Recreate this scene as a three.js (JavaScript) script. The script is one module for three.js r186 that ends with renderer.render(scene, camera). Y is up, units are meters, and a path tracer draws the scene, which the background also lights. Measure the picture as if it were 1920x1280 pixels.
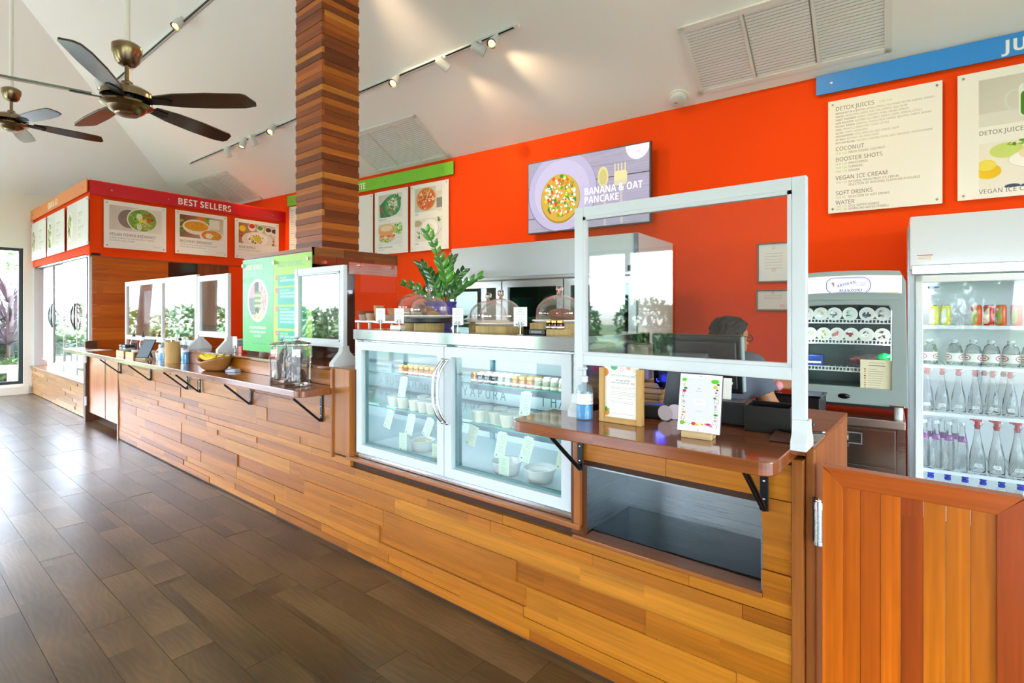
import * as THREE from 'three';
import { mergeGeometries, toCreasedNormals } from 'three/addons/utils/BufferGeometryUtils.js';
import { RoundedBoxGeometry } from 'three/addons/geometries/RoundedBoxGeometry.js';
import { MarchingCubes } from 'three/addons/objects/MarchingCubes.js';
import { RectAreaLightUniformsLib } from 'three/addons/lights/RectAreaLightUniformsLib.js';

// ------------------------------------------------------------------ camera, sky, sun, exposure
const scene = new THREE.Scene();
const renderer = new THREE.WebGLRenderer({ antialias: true });
renderer.toneMapping = THREE.LinearToneMapping;
renderer.toneMappingExposure = 1.06;
renderer.shadowMap.enabled = true;
renderer.shadowMap.type = THREE.PCFSoftShadowMap;
RectAreaLightUniformsLib.init();
const camera = new THREE.PerspectiveCamera(65.238, 1.5, 0.05, 300);
camera.position.set(0, 1.5, 0);
camera.lookAt(-0.634, 1.5, -0.7734);
camera.setViewOffset(1920, 1280, 0, 57, 1920, 1280);       // lens shifted downwards: verticals stay vertical
const SKY_STRENGTH = 20.0, SUN_STRENGTH = 10.0, SPOT_CD = 11;
{
  const W = 256, H = 128, data = new Float32Array(W * H * 4);
  for (let j = 0; j < H; j++) for (let i = 0; i < W; i++) {
    const up = Math.sin(((j + 0.5) / H - 0.5) * Math.PI), k = Math.pow(Math.max(0, up), 0.6), o = (j * W + i) * 4;
    const c = up >= 0 ? [0.88 - 0.24 * k, 0.96 - 0.12 * k, 1.09 + 0.03 * k] : [0.42, 0.43, 0.4];
    data[o] = c[0]; data[o + 1] = c[1]; data[o + 2] = c[2]; data[o + 3] = 1;
  }
  const sky = new THREE.DataTexture(data, W, H, THREE.RGBAFormat, THREE.FloatType);
  sky.mapping = THREE.EquirectangularReflectionMapping; sky.magFilter = THREE.LinearFilter; sky.needsUpdate = true;
  scene.background = sky; scene.backgroundIntensity = SKY_STRENGTH;
  const sun = new THREE.DirectionalLight(0xfff4e2, SUN_STRENGTH);
  sun.position.set(-6, 40, 9); sun.target.position.set(-4, 0, 0);
  sun.shadow.camera.left = sun.shadow.camera.bottom = -25; sun.shadow.camera.right = sun.shadow.camera.top = 25; sun.shadow.camera.far = 90;
  sun.shadow.mapSize.set(2048, 2048);
  sun.name = 'sun'; sun.castShadow = true; scene.add(sun, sun.target);
}

// ------------------------------------------------------------------ helpers
function mulberry(a) { return () => { a |= 0; a = (a + 0x6d2b79f5) | 0; let t = Math.imul(a ^ (a >>> 15), 1 | a); t = (t + Math.imul(t ^ (t >>> 7), 61 | t)) ^ t; return ((t ^ (t >>> 14)) >>> 0) / 4294967296; }; }
const rnd = mulberry(20240611);
const ORD = ['first', 'second', 'third', 'fourth', 'fifth', 'sixth', 'seventh', 'eighth', 'ninth', 'tenth', 'eleventh', 'twelfth', 'thirteenth', 'fourteenth', 'fifteenth'];
const rr = (a, b) => a + (b - a) * rnd();
const V = (x, y, z) => new THREE.Vector3(x, y, z);
const PI = Math.PI;

const used = {};
function numbered(name) { const n = used[name] = (used[name] ?? -1) + 1; return n ? name + '_' + String(n).padStart(3, '0') : name; }
function tag(o, label, category, group, kind) {
  if (label) o.userData.label = label; if (category) o.userData.category = category;
  if (group) o.userData.group = group; if (kind) o.userData.kind = kind; return o;
}
function thing(name, label, category, [x, y, z] = [0, 0, 0], turn = 0, group) {
  const o = new THREE.Group(); o.name = numbered(name); scene.add(o); o.position.set(x, y, z); o.rotation.y = turn;
  return tag(o, label, category, group);
}
function copyOf(root, [x, y, z], turn, label, group) {
  const r = root.clone(); r.name = numbered(root.name.replace(/_\d{3}$/, '')); scene.add(r); r.position.set(x, y, z); r.rotation.y = turn ?? root.rotation.y;
  r.userData = { ...root.userData }; if (label) r.userData.label = label; if (group) r.userData.group = group; return r;
}
// texture coordinates in metres, the grain along axis a (0 x, 1 y, 2 z)
function mapUV(g, a = 0, ou = 0, ov = 0) {
  const p = g.attributes.position, n = g.attributes.normal, uv = new Float32Array(p.count * 2);
  for (let i = 0; i < p.count; i++) {
    const P = [p.getX(i), p.getY(i), p.getZ(i)], N = [Math.abs(n.getX(i)), Math.abs(n.getY(i)), Math.abs(n.getZ(i))];
    const d = N[0] > N[1] ? (N[0] > N[2] ? 0 : 2) : (N[1] > N[2] ? 1 : 2);
    let ua = a, va;
    if (d === a) { ua = (a + 1) % 3; va = (a + 2) % 3; } else va = 3 - a - d;
    uv[i * 2] = P[ua] + ou; uv[i * 2 + 1] = P[va] + ov;
  }
  g.setAttribute('uv', new THREE.BufferAttribute(uv, 2)); return g;
}
class Geo {
  constructor() { this.l = []; this.grain = null; }
  add(g, m) {
    g = g.index ? g.toNonIndexed() : g.clone();
    for (const k of Object.keys(g.attributes)) if (!['position', 'normal', 'uv'].includes(k)) g.deleteAttribute(k);
    if (!g.attributes.normal) g.computeVertexNormals();
    if (!g.attributes.uv) g.setAttribute('uv', new THREE.BufferAttribute(new Float32Array(g.attributes.position.count * 2), 2));
    g.clearGroups(); g.morphAttributes = {};
    if (m) g.applyMatrix4(m); this.l.push(g); return this;
  }
  box(x, y, z, w, h, d, r = 0, rot) {
    const g = r ? new RoundedBoxGeometry(w, h, d, 2, Math.min(r, w / 2.01, h / 2.01, d / 2.01)) : new THREE.BoxGeometry(w, h, d);
    const m = new THREE.Matrix4(); if (rot) m.makeRotationFromEuler(new THREE.Euler(...rot)); m.setPosition(x, y, z); return this.add(g, m);
  }
  span(x0, x1, y0, y1, z0, z1, r) { return this.box((x0 + x1) / 2, (y0 + y1) / 2, (z0 + z1) / 2, Math.abs(x1 - x0), Math.abs(y1 - y0), Math.abs(z1 - z0), r); }
  cyl(a, b, r0, r1 = r0, seg = 12) {
    const A = V(...a), B = V(...b), d = B.clone().sub(A), g = new THREE.CylinderGeometry(r1, r0, d.length(), seg);
    const m = new THREE.Matrix4().makeRotationFromQuaternion(new THREE.Quaternion().setFromUnitVectors(V(0, 1, 0), d.normalize()));
    m.setPosition(A.add(B).multiplyScalar(0.5)); return this.add(g, m);
  }
  tube(pts, r, seg = 16, rad = 8, closed = false) { return this.add(new THREE.TubeGeometry(new THREE.CatmullRomCurve3(pts.map((p) => V(...p)), closed), seg, r, rad, closed)); }
  lathe(prof, x = 0, y = 0, z = 0, seg = 24, crease = 0.6) {
    const g = toCreasedNormals(new THREE.LatheGeometry(prof.map((p) => new THREE.Vector2(p[0], p[1])), seg), crease);
    return this.add(g, new THREE.Matrix4().makeTranslation(x, y, z));
  }
  sph(x, y, z, r, sx = 1, sy = 1, sz = 1, a = 14, b = 10) { return this.add(new THREE.SphereGeometry(r, a, b), new THREE.Matrix4().makeScale(sx, sy, sz).setPosition(x, y, z)); }
  ext(pts, depth, m, bevel = 0) {                              // a polygon in x and y, its thickness along z
    const s = new THREE.Shape(pts.map((p) => new THREE.Vector2(p[0], p[1])));
    return this.add(new THREE.ExtrudeGeometry(s, { depth, bevelEnabled: bevel > 0, bevelSize: bevel, bevelThickness: bevel, bevelSegments: 2, curveSegments: 10 }), m);
  }
  wood(axis = 0) { this.grain = axis; return this; }
  geometry() { const g = this.l.length === 1 ? this.l[0] : mergeGeometries(this.l); if (this.grain !== null) mapUV(g, this.grain, rr(0, 3), rr(0, 3)); return g; }
  build(name, mat, parent = scene, label) {
    const m = new THREE.Mesh(this.geometry(), mat); m.name = parent === scene ? numbered(name) : name; if (label) m.userData.label = label; parent.add(m); return m;
  }
}
const G = () => new Geo();
function struct(o) { o.userData.kind = 'structure'; return o; }

// the back wall stands at a slight angle to the counter: s runs along it, d comes out of it
const TH = Math.asin(0.073), CT = Math.cos(TH), ST = Math.sin(TH);
const wp = (s, y, d) => [s * CT + d * ST, y, -5.6 - s * ST + d * CT];
const KS = -9.43, KD = 2.92;                                     // the kiosk's side wall: its place along s, its reach along d
const sp = (q, y, off = 0) => wp(KS + off, y, KD - q);         // q runs from the kiosk's free corner to the back wall

// ------------------------------------------------------------------ textures and materials
function dataTex(w, h, f, repU = 1, repV = 1, srgb = true) {
  const d = new Uint8Array(w * h * 4);
  for (let j = 0; j < h; j++) for (let i = 0; i < w; i++) { const c = f(i / w, j / h), o = (j * w + i) * 4; for (let k = 0; k < 3; k++) d[o + k] = Math.max(0, Math.min(255, (Array.isArray(c) ? c[k] : c) * 255)); d[o + 3] = 255; }
  const t = new THREE.DataTexture(d, w, h); t.magFilter = THREE.LinearFilter; t.minFilter = THREE.LinearMipmapLinearFilter; t.generateMipmaps = true;
  t.wrapS = t.wrapT = THREE.RepeatWrapping; t.repeat.set(repU, repV); if (srgb) t.colorSpace = THREE.SRGBColorSpace; t.needsUpdate = true; return t;
}
function tileNoise(n, seed) {                                    // value noise that repeats every n cells
  const R = mulberry(seed), v = Array.from({ length: n * n }, () => R()), sm = (t) => t * t * (3 - 2 * t);
  return (x, y) => { x = ((x % n) + n) % n; y = ((y % n) + n) % n; const i = Math.floor(x), j = Math.floor(y), a = sm(x - i), b = sm(y - j), q = (p, r) => v[(r % n) * n + (p % n)];
    return (q(i, j) * (1 - a) + q(i + 1, j) * a) * (1 - b) + (q(i, j + 1) * (1 - a) + q(i + 1, j + 1) * a) * b; };
}
const nA = tileNoise(64, 5), nB = tileNoise(64, 9), nC = tileNoise(16, 13);
const grainTeak = dataTex(512, 512, (u, v) => {
  const w = nC(u * 4, v * 4) * 0.5, streak = nA(u * 4 + w, v * 64), fine = nB(u * 16, v * 64 * 1), broad = nC(u * 2, v * 16);
  const k = 0.81 + 0.09 * streak + 0.05 * fine + 0.14 * (broad - 0.4); return [k, k * 0.985, k * 0.96];
}, 0.8, 2.2);
const grainOak = dataTex(1024, 1024, (u, v) => {
  const w = nC(u * 4, v * 8), w2 = nC(u * 8 + 3, v * 8 + 5), ring = 0.5 + 0.5 * Math.sin((v * 40 + w * 9 + w2 * 3.0 + nC(u * 2, v * 4) * 6) * 2 * PI * 0.5);
  const fine = nA(u * 16, v * 64), blot = nC(u * 4 + 7, v * 4 + 2);
  const k = 0.65 + 0.05 * ring * ring + 0.07 * (fine - 0.4) + 0.24 * (blot - 0.42); return [k, k * 0.97, k * 0.92];
}, 0.72, 1.45);
const oakBump = dataTex(512, 512, (u, v) => 0.5 + 0.35 * nA(u * 16, v * 64) + 0.15 * nB(u * 64, v * 64), 0.9, 1.6, false);
const brushed = dataTex(256, 256, (u, v) => 0.3 + 0.35 * nA(u * 4, v * 64), 0.5, 4, false);
const speck = dataTex(256, 256, (u, v) => { const k = 0.9 + 0.1 * nB(u * 64, v * 64); return [k, k, k]; }, 1.5, 1.5);
const bark = dataTex(256, 256, (u, v) => { const k = 0.45 + 0.5 * nA(u * 16, v * 48) * (0.6 + 0.4 * nB(u * 64, v * 16)); return [k, k * 0.95, k * 0.85]; }, 3, 6);
const leafy = dataTex(256, 256, (u, v) => { const k = 0.65 + 0.35 * nA(u * 32, v * 32); return [k, k, k * 0.9]; }, 2, 2);

function std(color, rough = 0.5, metal = 0, extra = {}) { return new THREE.MeshPhysicalMaterial({ color, roughness: rough, metalness: metal, ...extra }); }
const woodMat = (c, rough = 0.36, extra = {}) => std(c, rough, 0, { map: grainTeak, specularIntensity: 0.7, ...extra });
const glassMat = (tint = 0xffffff, extra = {}) => std(tint, 0.02, 0, { transmission: 1, thickness: 0, ior: 1.5, ...extra });
const M = {
  white: std(0xf3f1ec, 0.6), frameWhite: std(0xd6dede, 0.38), wallWhite: std(0xece4d6, 0.85), ceiling: std(0xf4f3f0, 0.9),
  orange: std(0xf74800, 0.85, 0, { specularIntensity: 0.45 }), orangeDeep: std(0xe9310a, 0.55), steel: std(0xc4c8ca, 0.24, 1, { roughnessMap: brushed, roughness: 0.7 }), steelDark: std(0x8f8378, 0.32, 1),
  chrome: std(0xe4e8ea, 0.08, 1), black: std(0x0c0d0e, 0.4), blackGloss: std(0x08090b, 0.12), darkMetal: std(0x15171a, 0.35, 0.4), rubber: std(0x1a1a1a, 0.8),
  glass: glassMat(), plexi: glassMat(0xf6fbfa), fridgeGlass: glassMat(0xfbfffe, { specularIntensity: 0.55 }), filledGlass: std(0xffffff, 0.0, 0, { transmission: 1, thickness: 0.06, ior: 1.34 }), refractGlass: std(0xffffff, 0.0, 0, { transmission: 1, thickness: 0.004, ior: 1.48 }), solidGlass: std(0xffffff, 0.02, 0, { transmission: 1, thickness: 0, ior: 1.75 }), thickGlass: std(0xfdfffe, 0.03, 0, { transmission: 1, thickness: 0, ior: 1.6 }),
  shelfGlass: std(0xe2f6f2, 0.05, 0, { transmission: 0.9, thickness: 0 }), glassEdge: std(0x3fa596, 0.15), paper: std(0xf5f3ea, 0.75), lid: std(0xf2efe6, 0.5),
  bronze: std(0x8f7d60, 0.24, 1), blade: woodMat(0x3b2717, 0.22, { clearcoat: 0.6, clearcoatRoughness: 0.15 }), bamboo: woodMat(0xd6ad67, 0.45), bambooPale: woodMat(0xe0c694, 0.5),
  greyPlastic: std(0xa9b3af, 0.4), greyDark: std(0x53585b, 0.5), red: std(0xc01712, 0.35), ledWhite: std(0xffffff, 0.5, 0, { emissive: 0xeaf6ff, emissiveIntensity: 2.2 }),
};
function canvasTex(w, h, draw) { const c = document.createElement('canvas'); c.width = w; c.height = h; const g = c.getContext('2d'); draw(g, w, h); const t = new THREE.CanvasTexture(c); t.colorSpace = THREE.SRGBColorSpace; t.anisotropy = 8; return t; }
function printMat(w, h, draw, rough = 0.35, extra = {}) { return std(0xffffff, rough, 0, { map: canvasTex(w, h, draw), ...extra }); }
// a flat board: its print on the +z face, the rest plain
function printBoard(name, w, h, d, front, side, parent, [x, y, z] = [0, 0, 0]) {
  const m = new THREE.Mesh(new THREE.BoxGeometry(w, h, d), [side, side, side, side, front, side]); m.name = parent === scene ? numbered(name) : name; m.position.set(x, y, z); parent.add(m); return m;
}
// ------------------------------------------------------------------ the room: floor, walls, ceiling
{
  const floor = new THREE.Group(); floor.name = 'floor'; struct(floor); scene.add(floor);
  const tones = [0x8c7350, 0x806847, 0x957b58, 0x786141, 0x886f4d, 0x7d6646].map((c) => std(c, 0.3, 0, { specularIntensity: 0.8, map: grainOak }));
  G().span(-13.2, 7.2, -0.2, -0.006, -6.3, 5.2).build('subfloor', std(0x2a211a, 0.8), floor);
  const pw = 0.1705, pl = 1.085, R = mulberry(77);
  for (let k = 0; k < 17; k++) {                                 // rows across the room, from the counter towards the windows
    const z1 = -0.675 + (k - 8) * pw, z0 = z1 - pw; let x = -13.0 - (k === 8 ? 0.02 : R() * pl);
    if (k === 8) x = -5.285 - 8 * pl;
    for (; x < 2.2; x += pl) {
      const a = Math.max(x, -13.0), b = x + pl;
      if (b - a < 0.05) continue;
      const m = G().span(a + 0.0011, b - 0.0011, -0.006, (R() - 0.5) * 0.0012, z0 + 0.0009, z1 - 0.0009).wood(0).build('plank', tones[Math.floor(R() * 6)], floor);
      const cx = (a + b) / 2, cz = (z0 + z1) / 2, tx = (R() - 0.5) * 0.008, tz = (R() - 0.5) * 0.002;
      m.geometry.translate(-cx, 0, -cz); m.position.set(cx, 0, cz); m.rotation.set(tx, 0, tz);
    }
  }
  G().span(-13.0, 7.0, -0.006, 0, -0.675 + 8 * pw, 5.0).wood(0).build('far_boards', tones[0], floor);
  G().span(2.2, 7.0, -0.006, 0, -2.05, -0.675 + 8 * pw).wood(0).build('far_boards', tones[1], floor);
  G().span(-13.0, 7.0, -0.006, 0, -6.1, -0.675 - 8 * pw).build('service_floor', std(0x6d6660, 0.6), floor);

  // back wall, painted orange
  const wb = G().box(0, 0, 0, 20.4, 3.72, 0.2).build('wall_back', M.orange); struct(wb);
  wb.position.set(...wp(-3.05, 1.86, -0.1)); wb.rotation.y = TH;

  // left wall, white, with the large window and the glazing of the kiosk
  const wl = G();
  const openL = [[-4.5, -2.2, 0.5, 2.3], [-1.87, 1.5, 0.18, 2.64], [2.0, 4.4, 0.18, 2.64]];
  let z = -4.9;
  for (const [a, b, y0, y1] of openL) { wl.span(-13.25, -13, 0, 3.7, z, a); wl.span(-13.25, -13, 0, y0, a, b); wl.span(-13.25, -13, y1, 3.7, a, b); z = b; }
  wl.span(-13.25, -13, 0, 3.7, z, 5.25); struct(wl.build('wall_left', M.wallWhite));
  // front wall with open sliding doors, and the right wall
  const wf = G(), openF = [[-12.4, -9.6], [-9.3, -6.6], [-5.5, -3.6], [0.9, 3.0], [3.4, 6.6]]; let x = -13;
  for (const [a, b] of openF) { wf.span(x, a, 0, 3.7, 5, 5.25); wf.span(a, b, 2.62, 3.7, 5, 5.25); x = b; }
  wf.span(x, 7, 0, 3.7, 5, 5.25); struct(wf.build('wall_front', M.wallWhite));
  const wr = G(), openR = [[-3.8, -0.6], [0.2, 4.2]]; z = -6.4;
  for (const [a, b] of openR) { wr.span(7, 7.25, 0, 3.7, z, a); wr.span(7, 7.25, 0, 0.15, a, b); wr.span(7, 7.25, 2.7, 3.7, a, b); z = b; }
  wr.span(7, 7.25, 0, 3.7, z, 5.25); struct(wr.build('wall_right', M.wallWhite));
  openF.forEach(([a, b], i) => {
    const d = G(); d.span(a, a + 0.06, 0, 2.62, 5.02, 5.2).span(b - 0.06, b, 0, 2.62, 5.02, 5.2).span(a, b, 2.56, 2.62, 5.02, 5.2).span((a + b) / 2 - 0.04, (a + b) / 2 + 0.04, 0, 2.56, 5.08, 5.16);
    struct(d.build('door_' + (i + 3), M.black));
  });

  // the big window of the left wall: dark frame, glass
  const w1 = new THREE.Group(); w1.name = 'window_1'; struct(w1); scene.add(w1);
  const fm = std(0x10201f, 0.35);
  G().span(-13.16, -13.06, 0.18, 0.23, -1.87, 1.5).span(-13.16, -13.06, 2.59, 2.64, -1.87, 1.5).span(-13.16, -13.06, 0.23, 2.59, -1.87, -1.81).span(-13.16, -13.06, 0.23, 2.59, 1.44, 1.5).build('frame', fm, w1);
  G().span(-13.115, -13.105, 0.23, 2.59, -1.81, 1.44).build('pane', M.glass, w1);
  G().span(-13.02, -12.94, 0.0, 0.14, -1.93, 5.0).build('trim', M.wallWhite, w1);

  // ceiling: a white hip roof seen from inside
  const yE = 3.63, m = 0.55, BL = [-13, yE, -4.648], BR = [7, yE, -6.112], FL = [-13, yE, 5], FR = [7, yE, 5];
  const RL = [-8.0, yE + m * 5, 0], RRt = [1.647, yE + m * 5.353, -0.353];
  const faces = [[BL, BR, RRt, RL], [FR, FL, RL, RRt], [FL, BL, RL], [BR, FR, RRt]], pos = [];
  const tri = (a, b, c) => pos.push(...a, ...b, ...c), up = (p) => [p[0], p[1] + 0.3, p[2]];
  for (const f of faces) for (let i = 1; i + 1 < f.length; i++) { tri(f[0], f[i], f[i + 1]); tri(up(f[0]), up(f[i + 1]), up(f[i])); }
  for (const [a, b] of [[BL, BR], [BR, FR], [FR, FL], [FL, BL]]) { tri(a, up(a), b); tri(b, up(a), up(b)); }
  const g = new THREE.BufferGeometry(); g.setAttribute('position', new THREE.Float32BufferAttribute(pos, 3)); g.computeVertexNormals();
  const c = new THREE.Mesh(g, M.ceiling); c.name = 'ceiling'; struct(c); scene.add(c);
  struct(G().span(-14.2, 8.2, 3.64, 3.9, 5.0, 6.3).span(-14.4, -13, 3.64, 3.9, -5.2, 6.3).span(7, 8.2, 3.64, 3.9, -6.4, 6.3).build('roof_eave', M.white));
}
// ------------------------------------------------------------------ the kiosk in the left corner
{
  const k = new THREE.Group(); k.name = 'wall_kiosk'; struct(k); scene.add(k); k.position.set(-9.19, 0, -2.0);
  const W = 3.81;                                                 // reaches to the left wall
  G().span(-W, 0, 2.3, 3.32, -0.14, 0).build('header', M.orange, k);
  G().span(-W, -0.4, 3.2, 3.26, -2.6, -0.14).build('roof_panel', M.white, k);
  G().span(-W, 0, 2.27, 2.31, -0.12, -0.02).build('door_track', M.darkMetal, k);
  G().span(-0.045, -0.014, 0.5, 2.27, -0.08, 0.006).span(-W, -W + 0.06, 0.5, 2.3, -0.14, 0.0).build('door_post', M.frameWhite, k);
  G().span(-W, 0.06, 0.0, 0.46, -0.2, 0.0).build('base', std(0x4a2c14, 0.6), k);
  G().span(-W, 0.08, 0.46, 0.5, -0.34, 0.045, 0.006).wood(0).build('sill', woodMat(0x9a6a3c, 0.3), k);
  const tones = [0xb98a55, 0xad7f4c, 0xc1925c, 0xa67747].map((c) => woodMat(c, 0.34)), R = mulberry(31);
  for (let y = 0.01, r = 0; y < 0.44; y += 0.05, r++) for (let x = -W - R() * 0.5; x < 0.05;) {
    const l = 0.5 + R() * 0.8, a = Math.max(x, -W), b = Math.min(x + l, 0.05); x += l;
    if (b - a > 0.05) G().span(a + 0.002, b - 0.002, y + 0.0006, y + 0.0494, 0, 0.012 + R() * 0.012).wood(0).build('plank', tones[Math.floor(R() * 4)], k);
  }
  // sliding glass panels with lens-shaped handles
  const panes = [[-3.45, -2.6, -0.09, 0.66], [-2.6, -1.76, -0.07, 0.62], [-1.76, -0.93, -0.05, 0.52], [-0.93, -0.04, -0.05, 0.52]];
  panes.forEach(([a, b, z, y0], i) => {
    const d = new THREE.Group(); d.name = i ? 'door_1' + '_' + String(i).padStart(3, '0') : 'door_1'; struct(d); scene.add(d); d.position.set(-9.19, 0, -2.0);
    G().span(a, b, y0, 2.27, z - 0.005, z + 0.005).build('pane', i ? M.glass : std(0xd8dcd6, 0.4), d);
    G().span(a, b, y0 - 0.035, y0, z - 0.015, z + 0.015).span(a, a + 0.012, y0, 2.27, z - 0.008, z + 0.008).span(b - 0.012, b, y0, 2.27, z - 0.008, z + 0.008).build('frame', M.frameWhite, d);
    if (i === 1 || i === 2) {
      const hx = i === 1 ? a + 0.03 : b - 0.02;
      for (const s of [-1, 1]) {
        const pts = []; for (let t = -1; t <= 1.001; t += 0.25) pts.push([hx + s * 0.1 * (1 - t * t) + 0.002 * s, 1.42 + 0.19 * t, z + 0.02 + 0.03 * (1 - t * t)]);
        G().tube(pts, 0.014, 16, 8).build('handle', std(0x7d8888, 0.3, 1), d);
      }
    }
  });
  // side wall: orange header over wooden boards, a dark hatch and a brown panel
  const s = new THREE.Group(); s.name = 'wall_kiosk_side'; struct(s); scene.add(s); s.position.set(...sp(0, 0, 0)); s.rotation.y = TH + PI / 2;
  G().span(0.0, KD, 2.27, 3.32, -0.12, 0).span(1.9, KD, 0, 2.27, -0.12, 0).build('header', M.orange, s);
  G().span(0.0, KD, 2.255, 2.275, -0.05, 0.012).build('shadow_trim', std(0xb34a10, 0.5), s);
  const st = [0xd06a14, 0xc8620f, 0xd6721b, 0xc25c0d].map((c) => woodMat(c, 0.32));
  G().span(0.0, 1.9, 0.0, 2.25, -0.12, -0.02).build('backing', std(0x3a1d0b, 0.7), s);
  for (let y = 0.1, i = 0; y < 2.2; y += 0.166, i++) {
    const top = Math.min(y + 0.164, 2.253), end = top > 2.0 ? 0.985 : 1.9;
    G().span(0.03, top > 1.2 ? 0.985 : end, y, top, -0.02, 0.004 + (i % 2) * 0.001).wood(0).build('plank', st[(i * 3) % 4], s);
  }
  G().span(0.99, 1.4, 1.27, 2.25, -0.02, 0.0).build('hatch_glass', std(0x16231f, 0.08), s);
  G().span(1.0, 1.39, 1.95, 2.0, 0.0, 0.006).build('hatch_trim', M.darkMetal, s);
  G().span(1.41, 1.89, 1.27, 2.25, -0.02, 0.004).wood(1).build('brown_panel', woodMat(0x8a4a26, 0.4), s);
}
// ------------------------------------------------------------------ fittings on the ceiling slope
const cp = (s, d, off = 0) => { const p = wp(s, 3.63 + 0.55 * d, d), n = 1 / Math.hypot(1, 0.55); return [p[0] + off * 0.55 * n * ST, p[1] - off * n, p[2] + off * 0.55 * n * CT]; };
const SLOPE = Math.atan2(1, 0.55);                                // turns local z to the ceiling's inner normal, local y up the slope
function onCeiling(o, s, d, off = 0) { o.position.set(...cp(s, d, off)); o.rotation.order = 'YXZ'; o.rotation.set(SLOPE, TH, 0); return o; }
function ceilingVent(s, d, w, label) {
  const v = onCeiling(thing('ceiling_vent', label, 'vent', undefined, 0), s, d), h = 0.78;
  G().span(-w / 2, w / 2, -h / 2, h / 2, -0.01, 0.002).build('backing', std(0xb9bfc0, 0.8), v);
  const f = G(), t = 0.05;
  f.span(-w / 2, w / 2, h / 2 - t, h / 2, 0.002, 0.026).span(-w / 2, w / 2, -h / 2, -h / 2 + t, 0.002, 0.026).span(-w / 2, -w / 2 + t, -h / 2, h / 2, 0.002, 0.026).span(w / 2 - t, w / 2, -h / 2, h / 2, 0.002, 0.026);
  for (const k of [-1, 1]) f.span(k * w / 6 - 0.012, k * w / 6 + 0.012, -h / 2, h / 2, 0.002, 0.024);
  f.build('frame', std(0xe6e6e2, 0.5), v);
  const pw = w / 3 - 0.05, geo = G().box(0, 0, 0, pw, 0.0275, 0.003, 0, [0.22, 0, 0]).geometry(), sm = std(0xf4f8f8, 0.5);
  for (const k of [-1, 0, 1]) for (let i = 0; i < 22; i++) { const m = new THREE.Mesh(geo, sm); m.name = 'slat'; m.position.set(k * (w / 3 - 0.012), -h / 2 + t + 0.018 + i * (h - 2 * t - 0.02) / 21.5, 0.012); v.add(m); }
}
ceilingVent(-1.17, 0.445, 1.58, 'white slatted ceiling vent above the blue sign, nearest the juice menu');
ceilingVent(-6.1, 0.375, 1.48, 'white slatted ceiling vent above the green sign beside the wooden column');
ceilingVent(-10.9, 0.36, 1.55, 'shaded ceiling vent in the corner above the red best sellers sign');

function track(s0, d0, s1, d1, label) {
  const a = V(...cp(s0, d0, 0)), b = V(...cp(s1, d1, 0)), t = thing('light_track', label, 'light track', a.toArray());
  const x = b.clone().sub(a), L = x.length(); x.normalize();
  const n = V(0, -1, 0).applyAxisAngle(V(1, 0, 0), 0); n.set(0.55 * ST, -1, 0.55 * CT).normalize(); n.addScaledVector(x, -n.dot(x)).normalize();
  t.quaternion.setFromRotationMatrix(new THREE.Matrix4().makeBasis(x, n.clone().cross(x), n));
  G().span(0, L, -0.018, -0.011, 0, 0.03).span(0, L, 0.011, 0.018, 0, 0.03).span(0, L, -0.011, 0.011, 0, 0.012).build('rail', M.frameWhite, t);
  G().span(0.02, L - 0.02, -0.011, 0.011, 0.012, 0.016).build('slot', M.black, t);
  G().span(-0.004, 0.0, -0.019, 0.019, 0, 0.031).span(L, L + 0.05, -0.02, 0.02, 0, 0.032).build('end_cap', M.white, t);
}
track(-10.77, 1.03, -3.42, 1.255, 'long white light track above the menus, passing behind the column');
track(-10.66, 2.42, -1.2, 2.85, 'white light track high on the ceiling behind the ceiling fans');
const lampGlow = std(0xfff0d0, 0.4, 0, { emissive: 0xffd79a, emissiveIntensity: 5 });
function spot(s, d, aim, label, cd = 1) {
  const p = V(...cp(s, d, 0.03)), t = thing('track_spotlight', label, 'spotlight', p.toArray(), 0, 'white spotlights on the ceiling tracks');
  const head = V(...cp(s, d, 0.125)).sub(p), dir = V(...aim).sub(p).sub(head).normalize();
  G().cyl([0, 0, 0], head.clone().multiplyScalar(0.35).toArray(), 0.022, 0.018, 12).cyl(head.clone().multiplyScalar(0.35).toArray(), head.clone().multiplyScalar(0.95).toArray(), 0.008, 0.008, 8).build('arm', M.frameWhite, t);
  const q = new THREE.Quaternion().setFromUnitVectors(V(0, 1, 0), dir);
  const add = (g, mat, name) => { const m = g.build(name, mat, t); m.position.copy(head); m.quaternion.copy(q); return m; };
  add(G().lathe([[0, -0.07], [0.03, -0.068], [0.043, -0.05], [0.046, 0], [0.052, 0.075], [0.052, 0.083], [0.046, 0.083], [0.044, 0.06], [0, 0.055]], 0, 0, 0, 24), M.frameWhite, 'housing');
  add(G().lathe([[0.046, 0.082], [0.05, 0.086], [0.036, 0.08], [0.033, 0.07]], 0, 0, 0, 24), std(0xb89a55, 0.25, 1), 'reflector_ring');
  add(G().lathe([[0, 0.066], [0.02, 0.068], [0.034, 0.074]], 0, 0, 0, 20), lampGlow, 'lamp');
  const L = new THREE.SpotLight(0xffd6a6, SPOT_CD * cd, 0, 0.52, 0.75); L.name = 'spotlight_lamp'; L.shadow.radius = 2;
  const at = p.clone().add(head).addScaledVector(dir, 0.1); L.position.copy(at); L.target.position.copy(at).add(dir); scene.add(L, L.target);
}
spot(-3.64, 1.251, [-2.2, 0.2, 0.4], 'white spotlight at the right end of the long track, its lamp facing the room');
spot(-3.86, 1.242, wp(-2.7, 3.5, 0), 'white spotlight turned to the wall, second from the right end of the long track', 0.24);
spot(-4.37, 1.226, wp(-3.9, 3.4, 0), 'white spotlight turned to the wall, midway between column and track end', 0.2);
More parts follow.
